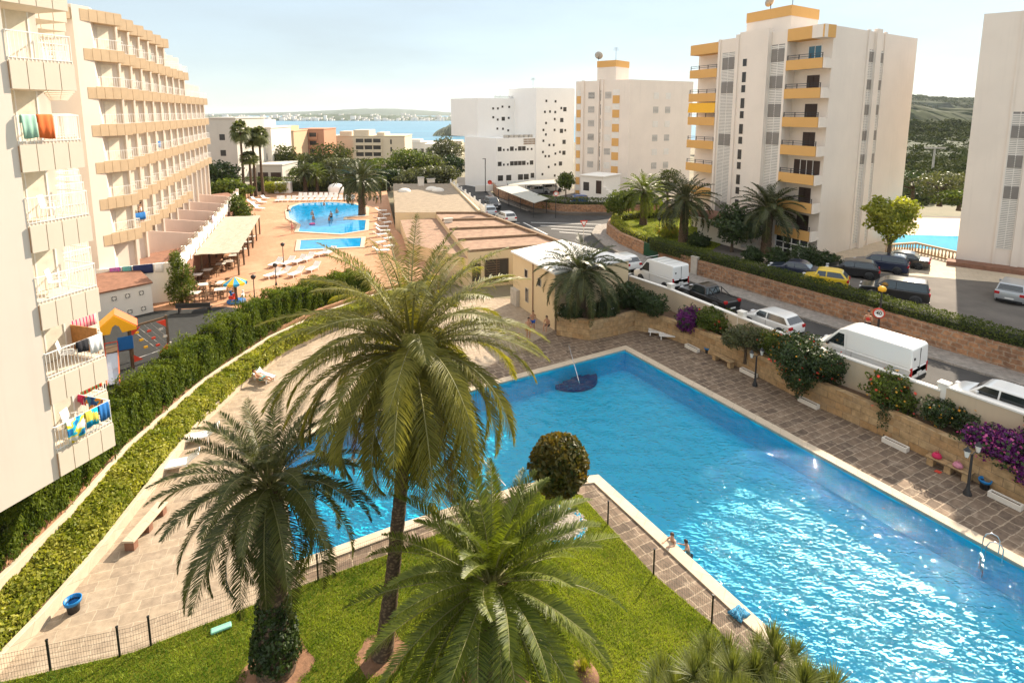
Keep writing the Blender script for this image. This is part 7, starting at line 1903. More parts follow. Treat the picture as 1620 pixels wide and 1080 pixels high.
for s_ in (0, 1):
    b = MB()
    pts = [(-.35, 2.72), (wv / 2, 3.62), (wv + .35, 2.72), (wv + .35, 2.55), (wv * .72, 2.5), (wv * .62, 2.92), (wv / 2, 3.05), (wv * .38, 2.92), (wv * .28, 2.5), (-.35, 2.55)]
    y = -.12 if s_ == 0 else 1.40
    n = len(pts); b.add([(x, y, z) for x, z in pts] + [(x, y + .06, z) for x, z in pts], [tuple(range(n)), tuple(range(n, 2 * n))[::-1]] + [(i, i + n, (i + 1) % n + n, (i + 1) % n) for i in range(n)]); b.build('gable', M['pyel'], pt)
b = MB(); b.add([(-.4, -.06, 2.70), (wv / 2, -.06, 3.60), (wv / 2, 1.4, 3.60), (-.4, 1.4, 2.70), (-.4, -.06, 2.76), (wv / 2, -.06, 3.68), (wv / 2, 1.4, 3.68), (-.4, 1.4, 2.76)], [(3, 2, 1, 0), (4, 5, 6, 7), (0, 1, 5, 4), (2, 3, 7, 6), (3, 0, 4, 7)]); b.mi = 1
b.add([(wv + .4, -.06, 2.70), (wv / 2, -.06, 3.60), (wv / 2, 1.4, 3.60), (wv + .4, 1.4, 2.70), (wv + .4, -.06, 2.76), (wv / 2, -.06, 3.68), (wv / 2, 1.4, 3.68), (wv + .4, 1.4, 2.76)], [(0, 1, 2, 3), (7, 6, 5, 4), (4, 5, 1, 0), (6, 7, 3, 2), (7, 4, 0, 3)]); b.build('roof', [M['pyel'], M['porange']], pt)
b = MB(); b.box(.06, .10, -.12, 0, 1.3, 2.0); b.box(wv * .5, wv * .5 + .04, -.12, 0, 1.3, 2.0); b.box(.06, wv * .5, -.1, -.06, 1.95, 2.0); b.build('guard_bars', M['pred'], pt)
b = MB(); sl = [(0, -.05, 1.28), (0, -.9, .62), (0, -1.7, .22), (0, -2.2, .16)]
for i in range(3):
    a, c = sl[i], sl[i + 1]; b.add([(.1, a[1], a[2]), (wv * .48, a[1], a[2]), (wv * .48, c[1], c[2]), (.1, c[1], c[2])], [(3, 2, 1, 0)])
b.build('slide', M['slide'], pt)
b = MB()
for x in (.06, wv * .48):
    for i in range(3):
        a, c = sl[i], sl[i + 1]; b.add([(x, a[1], a[2] - .06), (x + .05, a[1], a[2] - .06), (x + .05, c[1], c[2] - .06), (x, c[1], c[2] - .06), (x, a[1], a[2] + .16), (x + .05, a[1], a[2] + .16), (x + .05, c[1], c[2] + .14), (x, c[1], c[2] + .14)], [(4, 5, 6, 7), (0, 4, 7, 3), (1, 2, 6, 5), (0, 1, 5, 4), (2, 3, 7, 6)])
b.build('slide_side', M['porange'], pt)
# climbing net frame
n0, n1 = at(205, 583, PGz), at(267, 562, PGz)
nt_ = empty('climbing_net', tuple(n0 + (n1 - n0) * .02 + far_ * .0), math.atan2((n1 - n0).y, (n1 - n0).x), 'climbing net frame with red corner plates and small coloured steps', 'climbing frame')
Ln = (n1 - n0).length
for x in (.12, Ln):
    b = MB(); b.box(x - .06, x + .06, -.06, .06, 0, 2.75); b.build('post', M['wood'], nt_)
b = MB(); b.box(0, Ln, -.05, .05, 2.55, 2.68); b.build('beam', M['wood'], nt_)
for x, z, sx, sz in ((.2, 2.5, 1, -1), (Ln - .08, 2.5, -1, -1), (.2, .35, 1, 1), (Ln - .08, .35, -1, 1)):
    b = MB(); b.add([(x, -.08, z), (x + sx * .55, -.08, z), (x, -.08, z + sz * .5), (x, .0, z), (x + sx * .55, .0, z), (x, .0, z + sz * .5)], [(0, 1, 2), (5, 4, 3), (0, 3, 4, 1), (1, 4, 5, 2), (2, 5, 3, 0)]); b.build('corner_plate', M['pred'], nt_)
b = MB()
for i in range(6):
    t_ = i / 5; b.tube([(.2 + t_ * (Ln - .4), 0, 2.55), (min(Ln - .1, .2 + t_ * (Ln - .4) + 1.6), 0, .5 + max(0, (.2 + t_ * (Ln - .4) + 1.6 - Ln + .1)) * 1.2)], .014, 5)
b.tube([(.15, 0, .5), (Ln, 0, .55)], .02, 5); b.build('ropes', M['alu'], nt_)
for i in range(9):
    x, z = .55 + (i % 3) * .72 + (i // 3) * .22, 2.1 - (i // 3) * .55 - (i % 3) * .12
    b = MB(); b.box(x - .11, x + .11, -.06, .06, z, z + .12); b.build('step', [M['pyel'], M['pred'], M['tabletop']][i % 3], nt_)
p = at(198, 672, PGz); b = MB(); b.lathe([(.55, .0), (.60, .4), (.5, .75), (.35, .8), (.30, .6)], 12); o = b.build('spring_rider', M['porange'], loc=tuple(p)); tag(o, 'orange plastic play seat half hidden by the cypress hedge', 'play seat')
# long black bench on the terrace
p = at(308, 494, TZ); bt = empty('park_bench', tuple(p), R(8), 'long dark backed bench on the terrace edge behind the playground', 'bench')
b = MB(); b.box(-1.3, 1.3, -.2, .2, .40, .45); b.build('seat', M['iron'], bt); b = MB(); b.box(-1.3, 1.3, -.26, -.2, .5, .85); b.build('backrest', M['iron'], bt)
for x in (-1.1, 1.1):
    b = MB(); b.box(x - .04, x + .04, -.24, .2, 0, .40); b.build('leg', M['iron'], bt)
# little carousel
p = at(374, 478, TZ); cr = empty('carousel', tuple(p), .3, 'small childrens carousel with yellow and blue scalloped canopy', 'carousel')
b = MB(); b.lathe([(.01, .18), (.75, .18), (.75, .05)], 18); b.build('platform', M['pblue'], cr)
b = MB(); b.lathe([(.14, .18), (.12, .9), (.10, 1.75)], 10); b.build('column', M['wood'], cr)
b = MB(); n = 12
for i in range(n):
    b.mi = i % 2 if i % 3 else (i % 2)
    a, c = 2 * math.pi * i / n, 2 * math.pi * (i + 1) / n
    b.add([(0, 0, 2.25), (.95 * math.cos(a), .95 * math.sin(a), 1.78), (.95 * math.cos(c), .95 * math.sin(c), 1.78), (.97 * math.cos(c), .97 * math.sin(c), 1.66), (.97 * math.cos((a + c) / 2), .97 * math.sin((a + c) / 2), 1.56), (.97 * math.cos(a), .97 * math.sin(a), 1.66)], [(0, 1, 2), (1, 5, 4, 3, 2)])
b.build('canopy', [M['pyel'], plain('sky_blue_canvas', (.03, .30, .52), .6)], cr)
for i in range(3):
    a = i * 2.1; b = MB(); b.frame((.52 * math.cos(a), .52 * math.sin(a), .2), a + 1.57); b.box(-.25, .25, -.1, .1, .25, .5); b.box(.15, .3, -.08, .08, .5, .75); b.tube([(0, 0, 0), (0, 0, .3)], .03, 6); b.build('seat', [M['whitepl'], M['binblue'], M['pred']][i], cr, bevel=.04)
# ---------------------------------------------------------------- signs
def text(s_, size, mat, parent, loc, rot):
    cu = bpy.data.curves.new('lettering', 'FONT'); cu.body = s_; cu.size = size; cu.align_x = 'CENTER'; cu.align_y = 'CENTER'; cu.extrude = .004; cu.materials.append(mat); cu.offset = size * .02
    o = bpy.data.objects.new('lettering', cu); COL.objects.link(o); 
    dg = bpy.context.evaluated_depsgraph_get(); me = bpy.data.meshes.new_from_object(o.evaluated_get(dg)); bpy.data.objects.remove(o); o = bpy.data.objects.new('lettering', me); COL.objects.link(o); o.parent = parent; o.location = loc; o.rotation_euler = rot; return o
sp_ = at(1387, 531, 2.33); sg = empty('speed_sign', tuple(sp_), R(-33), 'round speed limit sign reading 40 on the post in front of the hedge', 'road sign')
b = MB(); b.tube([(0, 0, 0), (0, 0, 2.0)], .035, 8); b.build('post', M['iron'], sg)
b = MB(); b.frame((0, -.05, 1.62), 0, 0, R(90)); b.lathe([(.01, .0), (.37, .0), (.37, .02), (.01, .02)], 24); b.build('red_disc', M['pred'], sg)
b = MB(); b.frame((0, -.075, 1.62), 0, 0, R(90)); b.lathe([(.01, .0), (.28, .0), (.28, .012)], 24); d_ = b.build('white_disc', M['whitep'], sg)
text('40', .34, M['black'], d_, (0, -.082, 1.62), (R(90), 0, 0))
t = empty('street_lamp', (sp_.x + .2, sp_.y + .2, 2.33), 0, 'thin street lamp with yellow head behind the speed sign', 'street lamp')
b = MB(); b.tube([(0, 0, 0), (0, 0, 3.1)], .05, 8); b.build('post', M['iron'], t); b = MB(); b.lathe([(.04, 3.05), (.24, 3.12), (.26, 3.3), (.16, 3.42), (.01, 3.45)], 12); b.build('lamp_head', M['pyel'], t)
p = at(923, 388, 2.33); sg = empty('yield_sign', tuple(p), R(8), 'triangular give way sign with red border at the road junction', 'road sign')
b = MB(); b.tube([(0, 0, 0), (0, 0, 2.3)], .035, 8); b.build('post', M['alu'], sg)
b = MB(); b.add([(-.45, -.04, 2.9), (.45, -.04, 2.9), (0, -.04, 2.1), (-.45, -.02, 2.9), (.45, -.02, 2.9), (0, -.02, 2.1)], [(0, 2, 1), (3, 4, 5), (0, 1, 4, 3), (1, 2, 5, 4), (2, 0, 3, 5)]); b.build('red_triangle', M['pred'], sg)
b = MB(); b.add([(-.28, -.047, 2.79), (.28, -.047, 2.79), (0, -.047, 2.30)], [(0, 2, 1)]); b.build('white_triangle', M['whitep'], sg)
p = at(879, 345, 2.34); sg = empty('round_sign', tuple(p), R(5), 'round white and red sign on a tall pole at the far rubble wall', 'road sign')
b = MB(); b.tube([(0, 0, 0), (0, 0, 5.2)], .06, 8); b.build('post', M['iron'], sg)
b = MB(); b.frame((0, -.07, 3.6), 0, 0, R(90)); b.lathe([(.01, 0), (.38, 0), (.38, .02)], 18); b.build('red_disc', M['pred'], sg); b = MB(); b.frame((0, -.085, 3.6), 0, 0, R(90)); b.lathe([(.01, 0), (.27, 0), (.27, .01)], 18); b.build('white_disc', M['whitep'], sg)
p = at(768, 306, 2.34); t = empty('street_lamp', tuple(p), 0, 'tall thin lamp post at the far pavement by the white building', 'street lamp')
b = MB(); b.tube([(0, 0, 0), (0, 0, 6.5)], .08, 8); b.build('post', M['iron'], t); b = MB(); b.box(-.5, .1, -.1, .1, 6.45, 6.55); b.build('lamp_head', M['iron'], t)
p = at(775, 306, 2.34); sg = empty('round_sign', tuple(p), 0, 'small pink red sign beside the tall lamp post', 'road sign')
b = MB(); b.tube([(0, 0, 0), (0, 0, 2)], .04, 6); b.build('post', M['alu'], sg); b = MB(); b.frame((0, -.06, 2.1), 0, 0, R(90)); b.lathe([(.01, 0), (.42, 0), (.42, .02)], 14); b.build('disc', M['pred'], sg)
# covered stack beside the far hedge
p = at(433, 311, TZ); b = MB(); b.box(-1.6, 1.6, -.6, .6, 0, 2.2); o = b.build('covered_stack', M['whitepl'], loc=(p.x, 112.8, TZ), bevel=.12); tag(o, 'white covered stack at the far hedge beside the fan palms', 'covered stack')
p = at(523, 309, TZ); b = MB(); b.lathe([(1.5, 0), (1.6, 1.0), (1.2, 1.6), (.01, 2.0)], 10); o = b.build('covered_stack', M['whitepl'], loc=(p.x, 113.2, TZ)); tag(o, 'rounded white covered stack behind the back row of loungers', 'covered stack')
# lattice pylon at right
p = atY(1476, 262, 150); t = empty('pylon', (p.x, 150, -1), 0, 'grey floodlight mast in front of the wooded slope', 'mast')
b = MB(); b.tube([(0, 0, 0), (0, 0, atY(1476, 233, 150).z + 1)], [.35, .2], 6); b.box(-2.6, 2.6, -.15, .15, atY(1476, 233, 150).z + .6, atY(1476, 233, 150).z + 1.0); b.build('mast', M['concrete'], t)
# ---------------------------------------------------------------- towels and laundry
def towelmat(nm, cols, sc=3.0, wave=False):
    m = bpy.data.materials.new(nm); nt, bs = nodes_of(m); bs.inputs['Roughness'].default_value = .9; bs.inputs['Specular IOR Level'].default_value = .1
    uv = nt.nodes.new('ShaderNodeUVMap')
    if wave: n_ = N(nt, 'ShaderNodeTexWave', Scale=sc, Distortion=.6); src = n_.outputs[1] if len(n_.outputs) > 1 else n_.outputs[0]
    else: n_ = N(nt, 'ShaderNodeTexNoise', Scale=sc, Detail=1); src = n_.outputs[0]
    nt.links.new(uv.outputs[0], n_.inputs['Vector'])
    r = nt.nodes.new('ShaderNodeValToRGB'); r.color_ramp.interpolation = 'CONSTANT'
    while len(r.color_ramp.elements) < len(cols): r.color_ramp.elements.new(.5)
    lo, hi = (.36, .62) if not wave else (.1, .9)
    for i, c in enumerate(cols): r.color_ramp.elements[i].position = 0 if i == 0 else lo + (hi - lo) * i / len(cols); r.color_ramp.elements[i].color = (*c, 1)
    nt.links.new(src, r.inputs[0]); nt.links.new(r.outputs[0], bs.inputs['Base Color']); return m
TM = {'beach': towelmat('beach_print_towel', [(.02, .16, .40), (.03, .42, .60), (.75, .60, .05), (.75, .75, .7)], 2.6), 'teal': towelmat('teal_print_towel', [(.01, .25, .50), (.02, .45, .58), (.70, .60, .10)], 2.2), 'navy': towelmat('navy_orange_towel', [(.03, .07, .22), (.05, .2, .35), (.70, .28, .05)], 3), 'orange': plain('orange_towel', (.80, .17, .04), .9, var=.2), 'mint': plain('mint_towel', (.35, .58, .45), .9, var=.2), 'white': plain('white_towel', (.8, .8, .8), .9, var=.05), 'black': plain('black_cloth', (.02, .02, .025), .9), 'pink': towelmat('pink_striped_towel', [(.75, .35, .36), (.80, .62, .58), (.62, .05, .12)], 2.2, True), 'crimson': plain('crimson_cloth', (.55, .03, .10), .9), 'reds': towelmat('red_yellow_towel', [(.60, .05, .04), (.70, .40, .05), (.15, .40, .2)], 2.0, True), 'magenta': towelmat('magenta_striped_towel', [(.45, .05, .30), (.70, .35, .55), (.12, .1, .25)], 3.2, True), 'green': towelmat('teal_striped_towel', [(.02, .35, .28), (.6, .7, .65), (.02, .08, .2)], 3.2, True), 'dnavy': plain('dark_blue_cloth', (.02, .03, .10), .9, var=.2), 'lilac': plain('lilac_cloth', (.62, .50, .66), .9), 'blue': plain('blue_towel', (.02, .16, .45), .9, var=.2)}
def drape(frame_loc, rz, x0, x1, zt, drop, mk_, label, y=-.03, back=.25, cat='towel'):
    b = MB(); nx = 10; rows = []
    ph_ = rnd(0, 6)
    for j, (dy, dz) in enumerate(((.06, -back), (.03, -.02), (0, .02), (-.03, -.02), (-.045, -drop * .5), (-.05, -drop))):
        for i in range(nx + 1):
            f = i / nx; fold = .018 * math.sin(f * 14 + ph_) * (1 if j > 2 else .4); sk = .03 * math.sin(f * 3 + ph_) if j == 5 else 0
            rows.append((x0 + (x1 - x0) * f, y + dy + fold * (j / 5), zt + dz + sk))
    k = nx + 1; b.add(rows, [(j * k + i, j * k + i + 1, (j + 1) * k + i + 1, (j + 1) * k + i) for j in range(5) for i in range(nx)], True)
    o = b.build('towel', TM[mk_], loc=tuple(frame_loc), rz=rz); s_ = o.modifiers.new('thick', 'SOLIDIFY'); s_.thickness = .012
    tag(o, label, cat); return o
def nb(k, fi): p = L1 + stepN * k; return Vector((p.x, p.y, FZ[fi]))
F0, F1_, F2, F3, F4 = 0, 1, 2, 3, 4
zr = .985
drape(nb(0, 0), rzN, .35, .98, zr, .85, 'beach', 'yellow and turquoise beach towel on the lowest near balcony rail')
drape(nb(0, 0), rzN, 1.05, 1.52, zr, .62, 'teal', 'blue printed towel on the lowest near balcony rail, middle one')
drape(nb(0, 0), rzN, 1.56, 1.95, zr, .60, 'blue', 'plain blue towel at the far end of the lowest near balcony rail')
drape(nb(0, 0) + dN * 2.05, rzN - R(-90), .35, 1.2, zr, .7, 'navy', 'dark blue and orange printed towel on the inner line of the lowest balcony', y=.03)
drape(nb(0, 0) + dN * 2.05, rzN - R(-90), 1.3, 1.7, zr, .45, 'crimson', 'small red cloth on the inner line of the lowest balcony', y=.03)
drape(nb(1, 0), rzN, .9, 1.85, zr, .6, 'reds', 'red and yellow striped towel on the second bay at the lowest level')
drape(nb(0, 1), rzN, 1.05, 1.45, zr, .40, 'black', 'black cloth on the rail of the balcony with orange screen')
drape(nb(0, 1), rzN, 1.48, 1.95, zr, .58, 'white', 'white towel on the rail of the balcony with orange screen')
drape(nb(1, 1), rzN, .35, 1.9, zr, .55, 'pink', 'pink striped towel hanging along the rail above the orange screen')
drape(nb(2, 1), rzN, .5, 1.3, zr, .5, 'crimson', 'crimson cloth behind the pink striped towel')
drape(nb(0, 4), rzN, .12, .58, zr, .75, 'mint', 'mint green towel on the near balcony rail at eye level')
drape(nb(0, 4), rzN, .62, 1.12, zr, .78, 'orange', 'orange red towel beside the mint towel at eye level')
b = MB(); b.frame(tuple(nb(0, 1) + dN * 2.02), rzN + R(90)); b.box(.25, 2.4, -.03, .0, .15, 1.15); tag(b.build('balcony_screen', plain('orange_bamboo_screen', (.50, .23, .07), .7, var=.3, vscale=7)), 'orange bamboo screen along the side of a near balcony', 'screen')
drape(nb(4, 3), rzN, .2, .5, zr, .4, 'reds', 'small yellow and red cloth far back on the rails')
# garden level laundry
q0, q1 = at(180, 402, 5.0), at(262, 398, 5.0); q0 = Vector((-32.4, 45.35, 4.98)); dq = Vector((TWp[0][0] + 33.4, TWp[0][1] - 44.8, 0)); aq = math.atan2(dq.y, dq.x)
lw0 = Vector((-33.4, 44.8, 4.95))
for x0, x1, mk_, lab in ((.9, 1.65, 'magenta', 'magenta striped towel on the garden terrace wall'), (1.75, 2.4, 'green', 'teal striped towel on the garden terrace wall'), (2.5, 3.9, 'dnavy', 'row of dark blue cloths on the garden terrace wall'), (4.0, 4.6, 'white', 'white towel at the right end of the garden terrace wall')):
    drape(lw0, aq, x0, x1, .03, .75, mk_, lab, y=-.03)
pw = Vector((*TWp[0], 5.1)).lerp(Vector((*TWp[2], 5.1)), .40); drape(pw, math.atan2(TWp[2][1] - TWp[0][1], TWp[2][0] - TWp[0][0]), 0, 1.2, .66, .8, 'lilac', 'lilac cloth over the terrace wall rail above the pergola', y=-.10)
drape(L0 + stepF * 4 + Vector((0, 0, ZF[4])), rzF, .8, 2.2, .95, .6, 'blue', 'blue towel on the long wing rail in the middle'); drape(L0 + stepF * 1 + Vector((0, 0, ZF[6])), rzF, 1.4, 2.8, .95, .6, 'blue', 'blue cloth on the lowest rail of the long wing'); drape(L0 + stepF * 4 + Vector((0, 0, ZF[1])), rzF, .8, 2.0, .95, .5, 'green', 'green cloth on the top rail of the long wing')
# bags, towel and sandals
def bag(p, s_, m_, label, cat='bag'):
    b = MB(); b.lathe([(.01, 0), (s_ * .9, .02), (s_, s_ * .5), (s_ * .7, s_ * 1.0), (.01, s_ * 1.15)], 10); b.tube([(-s_ * .4, 0, s_), (-s_ * .2, 0, s_ * 1.6), (s_ * .2, 0, s_ * 1.6), (s_ * .4, 0, s_)], .015, 5); o = b.build('bag', m_, loc=tuple(p)); tag(o, label, cat)
sb = at(1503, 752, 0) + Vector((.1, .25, .48)); bdv = Vector((math.cos(R(-60)), math.sin(R(-60)), 0))
bag(sb - bdv * .55, .22, TM['crimson'], 'crimson bag on the stone bench at right'); bag(sb + bdv * .35, .22, plain('pink_flowered_bag', (.62, .25, .33), .8, var=.5, vscale=9), 'pink flowered bag on the stone bench at right')
p = at(1483, 747, 0); b = MB(); b.box(-.13, .13, -.05, .05, .006, .04); b.box(-.1, .16, .09, .18, .006, .04); tag(b.build('sandals', M['pred'], loc=tuple(p), rz=R(-50), bevel=.015), 'pair of red sandals on the paving in front of the bench', 'sandals')
p = at(1169, 970, .075); b = MB()
r0 = np.random.default_rng(3); k = 9
vs = [((i / k - .5) * .62 + r0.normal(0, .02), (j / k - .5) * .5 + r0.normal(0, .02), abs(r0.normal(.05, .05)) + .02 if 0 < i < k and 0 < j < k else .01) for j in range(k + 1) for i in range(k + 1)]
b.add(vs, [(j * (k + 1) + i, j * (k + 1) + i + 1, (j + 1) * (k + 1) + i + 1, (j + 1) * (k + 1) + i) for j in range(k) for i in range(k)], True); o = b.build('towel', towelmat('blue_striped_towel', [(.01, .08, .18), (.35, .60, .72), (.01, .22, .40)], 5, True), loc=tuple(p), rz=.6); tag(o, 'crumpled blue striped towel on the pool coping', 'towel'); o.modifiers.new('t', 'SOLIDIFY').thickness = .015
p = at(350, 995, .06); b = MB(); b.box(-.32, .32, -.12, .12, .0, .10); tag(b.build('lawn_light', plain('pale_green_plastic', (.25, .55, .42), .4), loc=tuple(p), rz=.5, bevel=.04), 'pale green flat box lying on the lawn at left', 'ground light')

# ---------------------------------------------------------------- white plastic chairs on the balconies
pc0 = empty('plastic_chair', (0, 0, 0), 0, 'x', 'chair', 'white plastic chairs on the near balconies')
b = MB(); b.box(-.23, .23, -.22, .22, .40, .43); b.build('seat', M['whitepl'], pc0, bevel=.01)
b = MB(); b.frame((0, .22, .42), 0, 0, R(-12)); b.box(-.22, .22, -.015, .015, .02, .48); b.build('backrest', M['whitepl'], pc0, bevel=.01)
b = MB(); b.tube([(-.25, .22, .62), (-.27, -.2, .62), (-.26, -.22, .0)], .018, 6); b.tube([(.25, .22, .62), (.27, -.2, .62), (.26, -.22, .0)], .018, 6); b.build('armrests', M['whitepl'], pc0)
for x in (-.22, .22):
    b = MB(); b.tube([(x, .2, .4), (x * 1.1, .26, 0)], .018, 6); b.build('leg', M['whitepl'], pc0)
first = True
for i, (k, f, u, w_, lab) in enumerate(((0, 0, 1.25, .9, 'white plastic chair on the lowest near balcony behind the beach towels'), (0, 1, 1.3, .8, 'white plastic chair on the balcony with the orange screen'), (0, 2, 1.3, .9, 'white plastic chair on the near balcony above the crimson cloth'), (1, 2, 1.3, 1.0, 'white plastic chair on the second bay above the crimson cloth'), (0, 3, 1.3, .8, 'white plastic chair on the near balcony with the many stacked rails'), (2, 3, 1.2, 1.0, 'white plastic chair on the third bay of the stacked rails'))):
    p = L1 + stepN * k + dN * u + Vector((-math.cos(R(AZN)), math.sin(R(AZN)), 0)) * w_; p.z = FZ[f] + .005
    if first: pc0.location = p; pc0.rotation_euler = (0, 0, rzN + .4); pc0['label'] = lab; first = False
    else: copy_tree(pc0, None, p, rzN + rnd(-1, 1), label=lab)
# ---------------------------------------------------------------- people: one skinned body each
M['skin'] = plain('tanned_skin', (.46, .24, .14), .55, var=.08); M['skin2'] = plain('pale_skin', (.56, .33, .22), .55, var=.08)
M['hair'] = plain('dark_hair', (.025, .016, .012), .6); M['hair2'] = plain('red_hair', (.30, .05, .03), .6); M['hair3'] = plain('brown_hair', (.09, .05, .025), .6)
POSES = {
 'stand': dict(pel=(0, 0, .92), che=(0, -.02, 1.28), nek=(0, -.01, 1.46), hed=(0, .03, 1.62), sho=.19, elb=(.26, -.03, 1.12), han=(.27, .08, .86), kne=(.10, .03, .50), ank=(.11, -.02, .08)),
 'walk': dict(pel=(0, 0, .90), che=(0, .02, 1.27), nek=(0, .04, 1.45), hed=(0, .08, 1.61), sho=.18, elb=(.25, -.08, 1.12), han=(.26, .08, .90), kne=(.09, .16, .50), ank=(.09, .02, .08), kne2=(.09, .02, .49), ank2=(.09, -.26, .10)),
 'sit': dict(pel=(0, 0, .12), che=(0, .04, .46), nek=(0, .08, .63), hed=(0, .13, .78), sho=.18, elb=(.26, .10, .34), han=(.16, .30, .22), kne=(.12, .42, .16), ank=(.12, .46, -.24)),
 'lie': dict(pel=(0, 0, .10), che=(0, -.34, .24), nek=(0, -.50, .34), hed=(0, -.63, .43), sho=.18, elb=(.28, -.20, .20), han=(.24, .05, .16), kne=(.11, .42, .20), ank=(.10, .82, .08)),
 'lean': dict(pel=(0, 0, .80), che=(0, .16, 1.12), nek=(0, .28, 1.26), hed=(0, .40, 1.36), sho=.18, elb=(.24, .34, 1.0), han=(.18, .55, 1.0), kne=(.10, .02, .46), ank=(.10, -.04, .08)),
 'edge': dict(pel=(0, 0, -.30), che=(0, .10, .04), nek=(0, .13, .22), hed=(0, .17, .37), sho=.17, elb=(.24, .26, .02), han=(.19, .50, .03), kne=(.10, -.02, -.72), ank=(.10, -.10, -1.1)),
}
def person(loc, rz, pose, label, skin='skin', hair='hair', shorts=None, top=None, s_=1.0, group=None, hair_len=0):
    P = POSES[pose]; t = empty('person', tuple(loc), rz, label, 'person', group); t.scale = (s_, s_, s_)
    V, E, Rr = [], [], []
    def v(p, r, par=None):
        V.append(Vector(p)); Rr.append(r); k = len(V) - 1
        if par is not None: E.append((par, k))
        return k
    pel, che, nek, hed = (Vector(P[k]) for k in ('pel', 'che', 'nek', 'hed'))
    p0 = v(pel, (.145, .105)); w_ = v(pel.lerp(che, .5), (.125, .095), p0); c0 = v(che, (.155, .105), w_); n0 = v(nek, (.058, .058), c0); h1 = v(nek.lerp(hed, .55) , (.068, .078), n0); h2 = v(hed, (.082, .098), h1); h3 = v(hed + (hed - nek) * .45, (.062, .075), h2)
    for s in (-1, 1):
        e, a = Vector(P['elb']), Vector(P['han']); k_, f_ = Vector(P['kne' if s > 0 or 'kne2' not in P else 'kne2']), Vector(P['ank' if s > 0 or 'ank2' not in P else 'ank2'])
        for q in (e, a, k_, f_): q.x *= s
        sh = v(che.lerp(nek, .62) + Vector((s * P['sho'], 0, 0)), (.055, .05), c0); el = v(e, (.040, .038), sh); wr = v(a, (.026, .022), el)
        dr = (a - e).normalized(); hn = v(a + dr * .07, (.036, .018), wr)
        sd = Vector((s, 0, 0)) - dr * dr.x * s; sd = sd.normalized() if sd.length > .1 else Vector((0, 1, 0))
        for j, (o_, l_) in enumerate(((-.024, .075), (-.008, .09), (.008, .085), (.024, .068))):
            v(a + dr * (.10 + l_) + sd * o_ * 1.2 + Vector((0, 0, -.012 * j)), (.009, .009), v(a + dr * .10 + sd * o_, (.011, .010), hn))
        v(a + dr * .10 - sd * .058, (.011, .010), v(a + dr * .055 - sd * .042, (.013, .012), wr))
        hp = v(pel + Vector((s * .095, 0, -.03)), (.092, .092), p0); kn = v(k_, (.060, .060), hp); ml = v(k_.lerp(f_, .4), (.056, .058), kn); an = v(f_, (.036, .038), ml)
        ld = (f_ - k_).normalized(); fd = Vector((0, 1, 0)) if abs(ld.y) < .8 else Vector((0, .25, 1)); v(f_ + fd * .16 + Vector((0, 0, -.035)), (.034, .024), v(f_ + fd * .04 + Vector((0, 0, -.03)), (.038, .032), an))
    me = bpy.data.meshes.new('body'); me.from_pydata([tuple(x) for x in V], E, []); o = bpy.data.objects.new('body', me); COL.objects.link(o); o.parent = t; me.materials.append(M[skin])
    sk = o.modifiers.new('skin', 'SKIN'); sk.use_smooth_shade = True
    for k, r in enumerate(Rr): me.skin_vertices[0].data[k].radius = r
    me.skin_vertices[0].data[0].use_root = True
    sb_ = o.modifiers.new('sub', 'SUBSURF'); sb_.levels = 1; sb_.render_levels = 1
    # hair cap, face
    up = (hed - nek).normalized(); fw = Vector((0, 1, 0)) - up * up.y; fw = fw.normalized() if fw.length > .2 else Vector((0, .3, 1)); sdv = up.cross(fw)
    b = MB(); n = 12; vs, fs = [], []
    for i in range(7):
        th = i / 6 * (1.75 + hair_len)
        for k in range(n):
            q = 2 * math.pi * k / n; f_ = math.cos(q); cut = 1.0 if f_ < .35 else .62
            a = min(th, 1.75 + hair_len) * cut; vs.append(tuple(hed + up * .045 + (up * math.cos(a) * .125 + (fw * f_ * 1.12 + sdv * math.sin(q)) * math.sin(min(a, 1.6)) * .098)))
    for i in range(6):
        for k in range(n): fs.append((i * n + k, i * n + (k + 1) % n, (i + 1) * n + (k + 1) % n, (i + 1) * n + k))
    b.add(vs, fs, True); b.build('hair', M[hair], t)
    b = MB(); b.add([tuple(hed + fw * .10 + sdv * .012 - up * .03), tuple(hed + fw * .10 - sdv * .012 - up * .03), tuple(hed + fw * .125 - up * .035), tuple(hed + fw * .098 + up * .012)], [(0, 1, 2), (1, 3, 2), (3, 0, 2)]); b.build('nose', M[skin], t)
    b = MB()
    for s in (-1, 1): b.frame(tuple(hed + fw * .093 + sdv * s * .033 + up * .012)); b.lathe([(.001, -.01), (.011, 0), (.001, .01)], 6)
    b.frame(tuple(hed + fw * .092 - up * .062)); b.box(-.02, .02, -.006, .006, -.005, .005); b.build('eyes', M['hair'], t)
    b = MB()
    for s in (-1, 1): b.frame(tuple(hed + sdv * s * .088 - up * .005)); b.lathe([(.001, -.03), (.018, 0), (.001, .03)], 6)
    b.build('ears', M[skin], t)
    def cloth(nm, chains, mat, grow):
        V2, E2, R2 = [], [], []
        for ch in chains:
            for i, (p, r) in enumerate(ch):
                V2.append(tuple(p)); R2.append(r)
                if i: E2.append((len(V2) - 2, len(V2) - 1))
        # join the chains at the root
        st = 0
        for ch in chains[1:]:
            st += len(chains[chains.index(ch) - 1]); E2.append((0, st))
        me = bpy.data.meshes.new(nm); me.from_pydata(V2, E2, []); o = bpy.data.objects.new(nm, me); COL.objects.link(o); o.parent = t; me.materials.append(mat)
        s2 = o.modifiers.new('skin', 'SKIN'); s2.use_smooth_shade = True
        for k, r in enumerate(R2): me.skin_vertices[0].data[k].radius = (r[0] * grow, r[1] * grow)
        me.skin_vertices[0].data[0].use_root = True; u_ = o.modifiers.new('sub', 'SUBSURF'); u_.levels = 1; u_.render_levels = 1
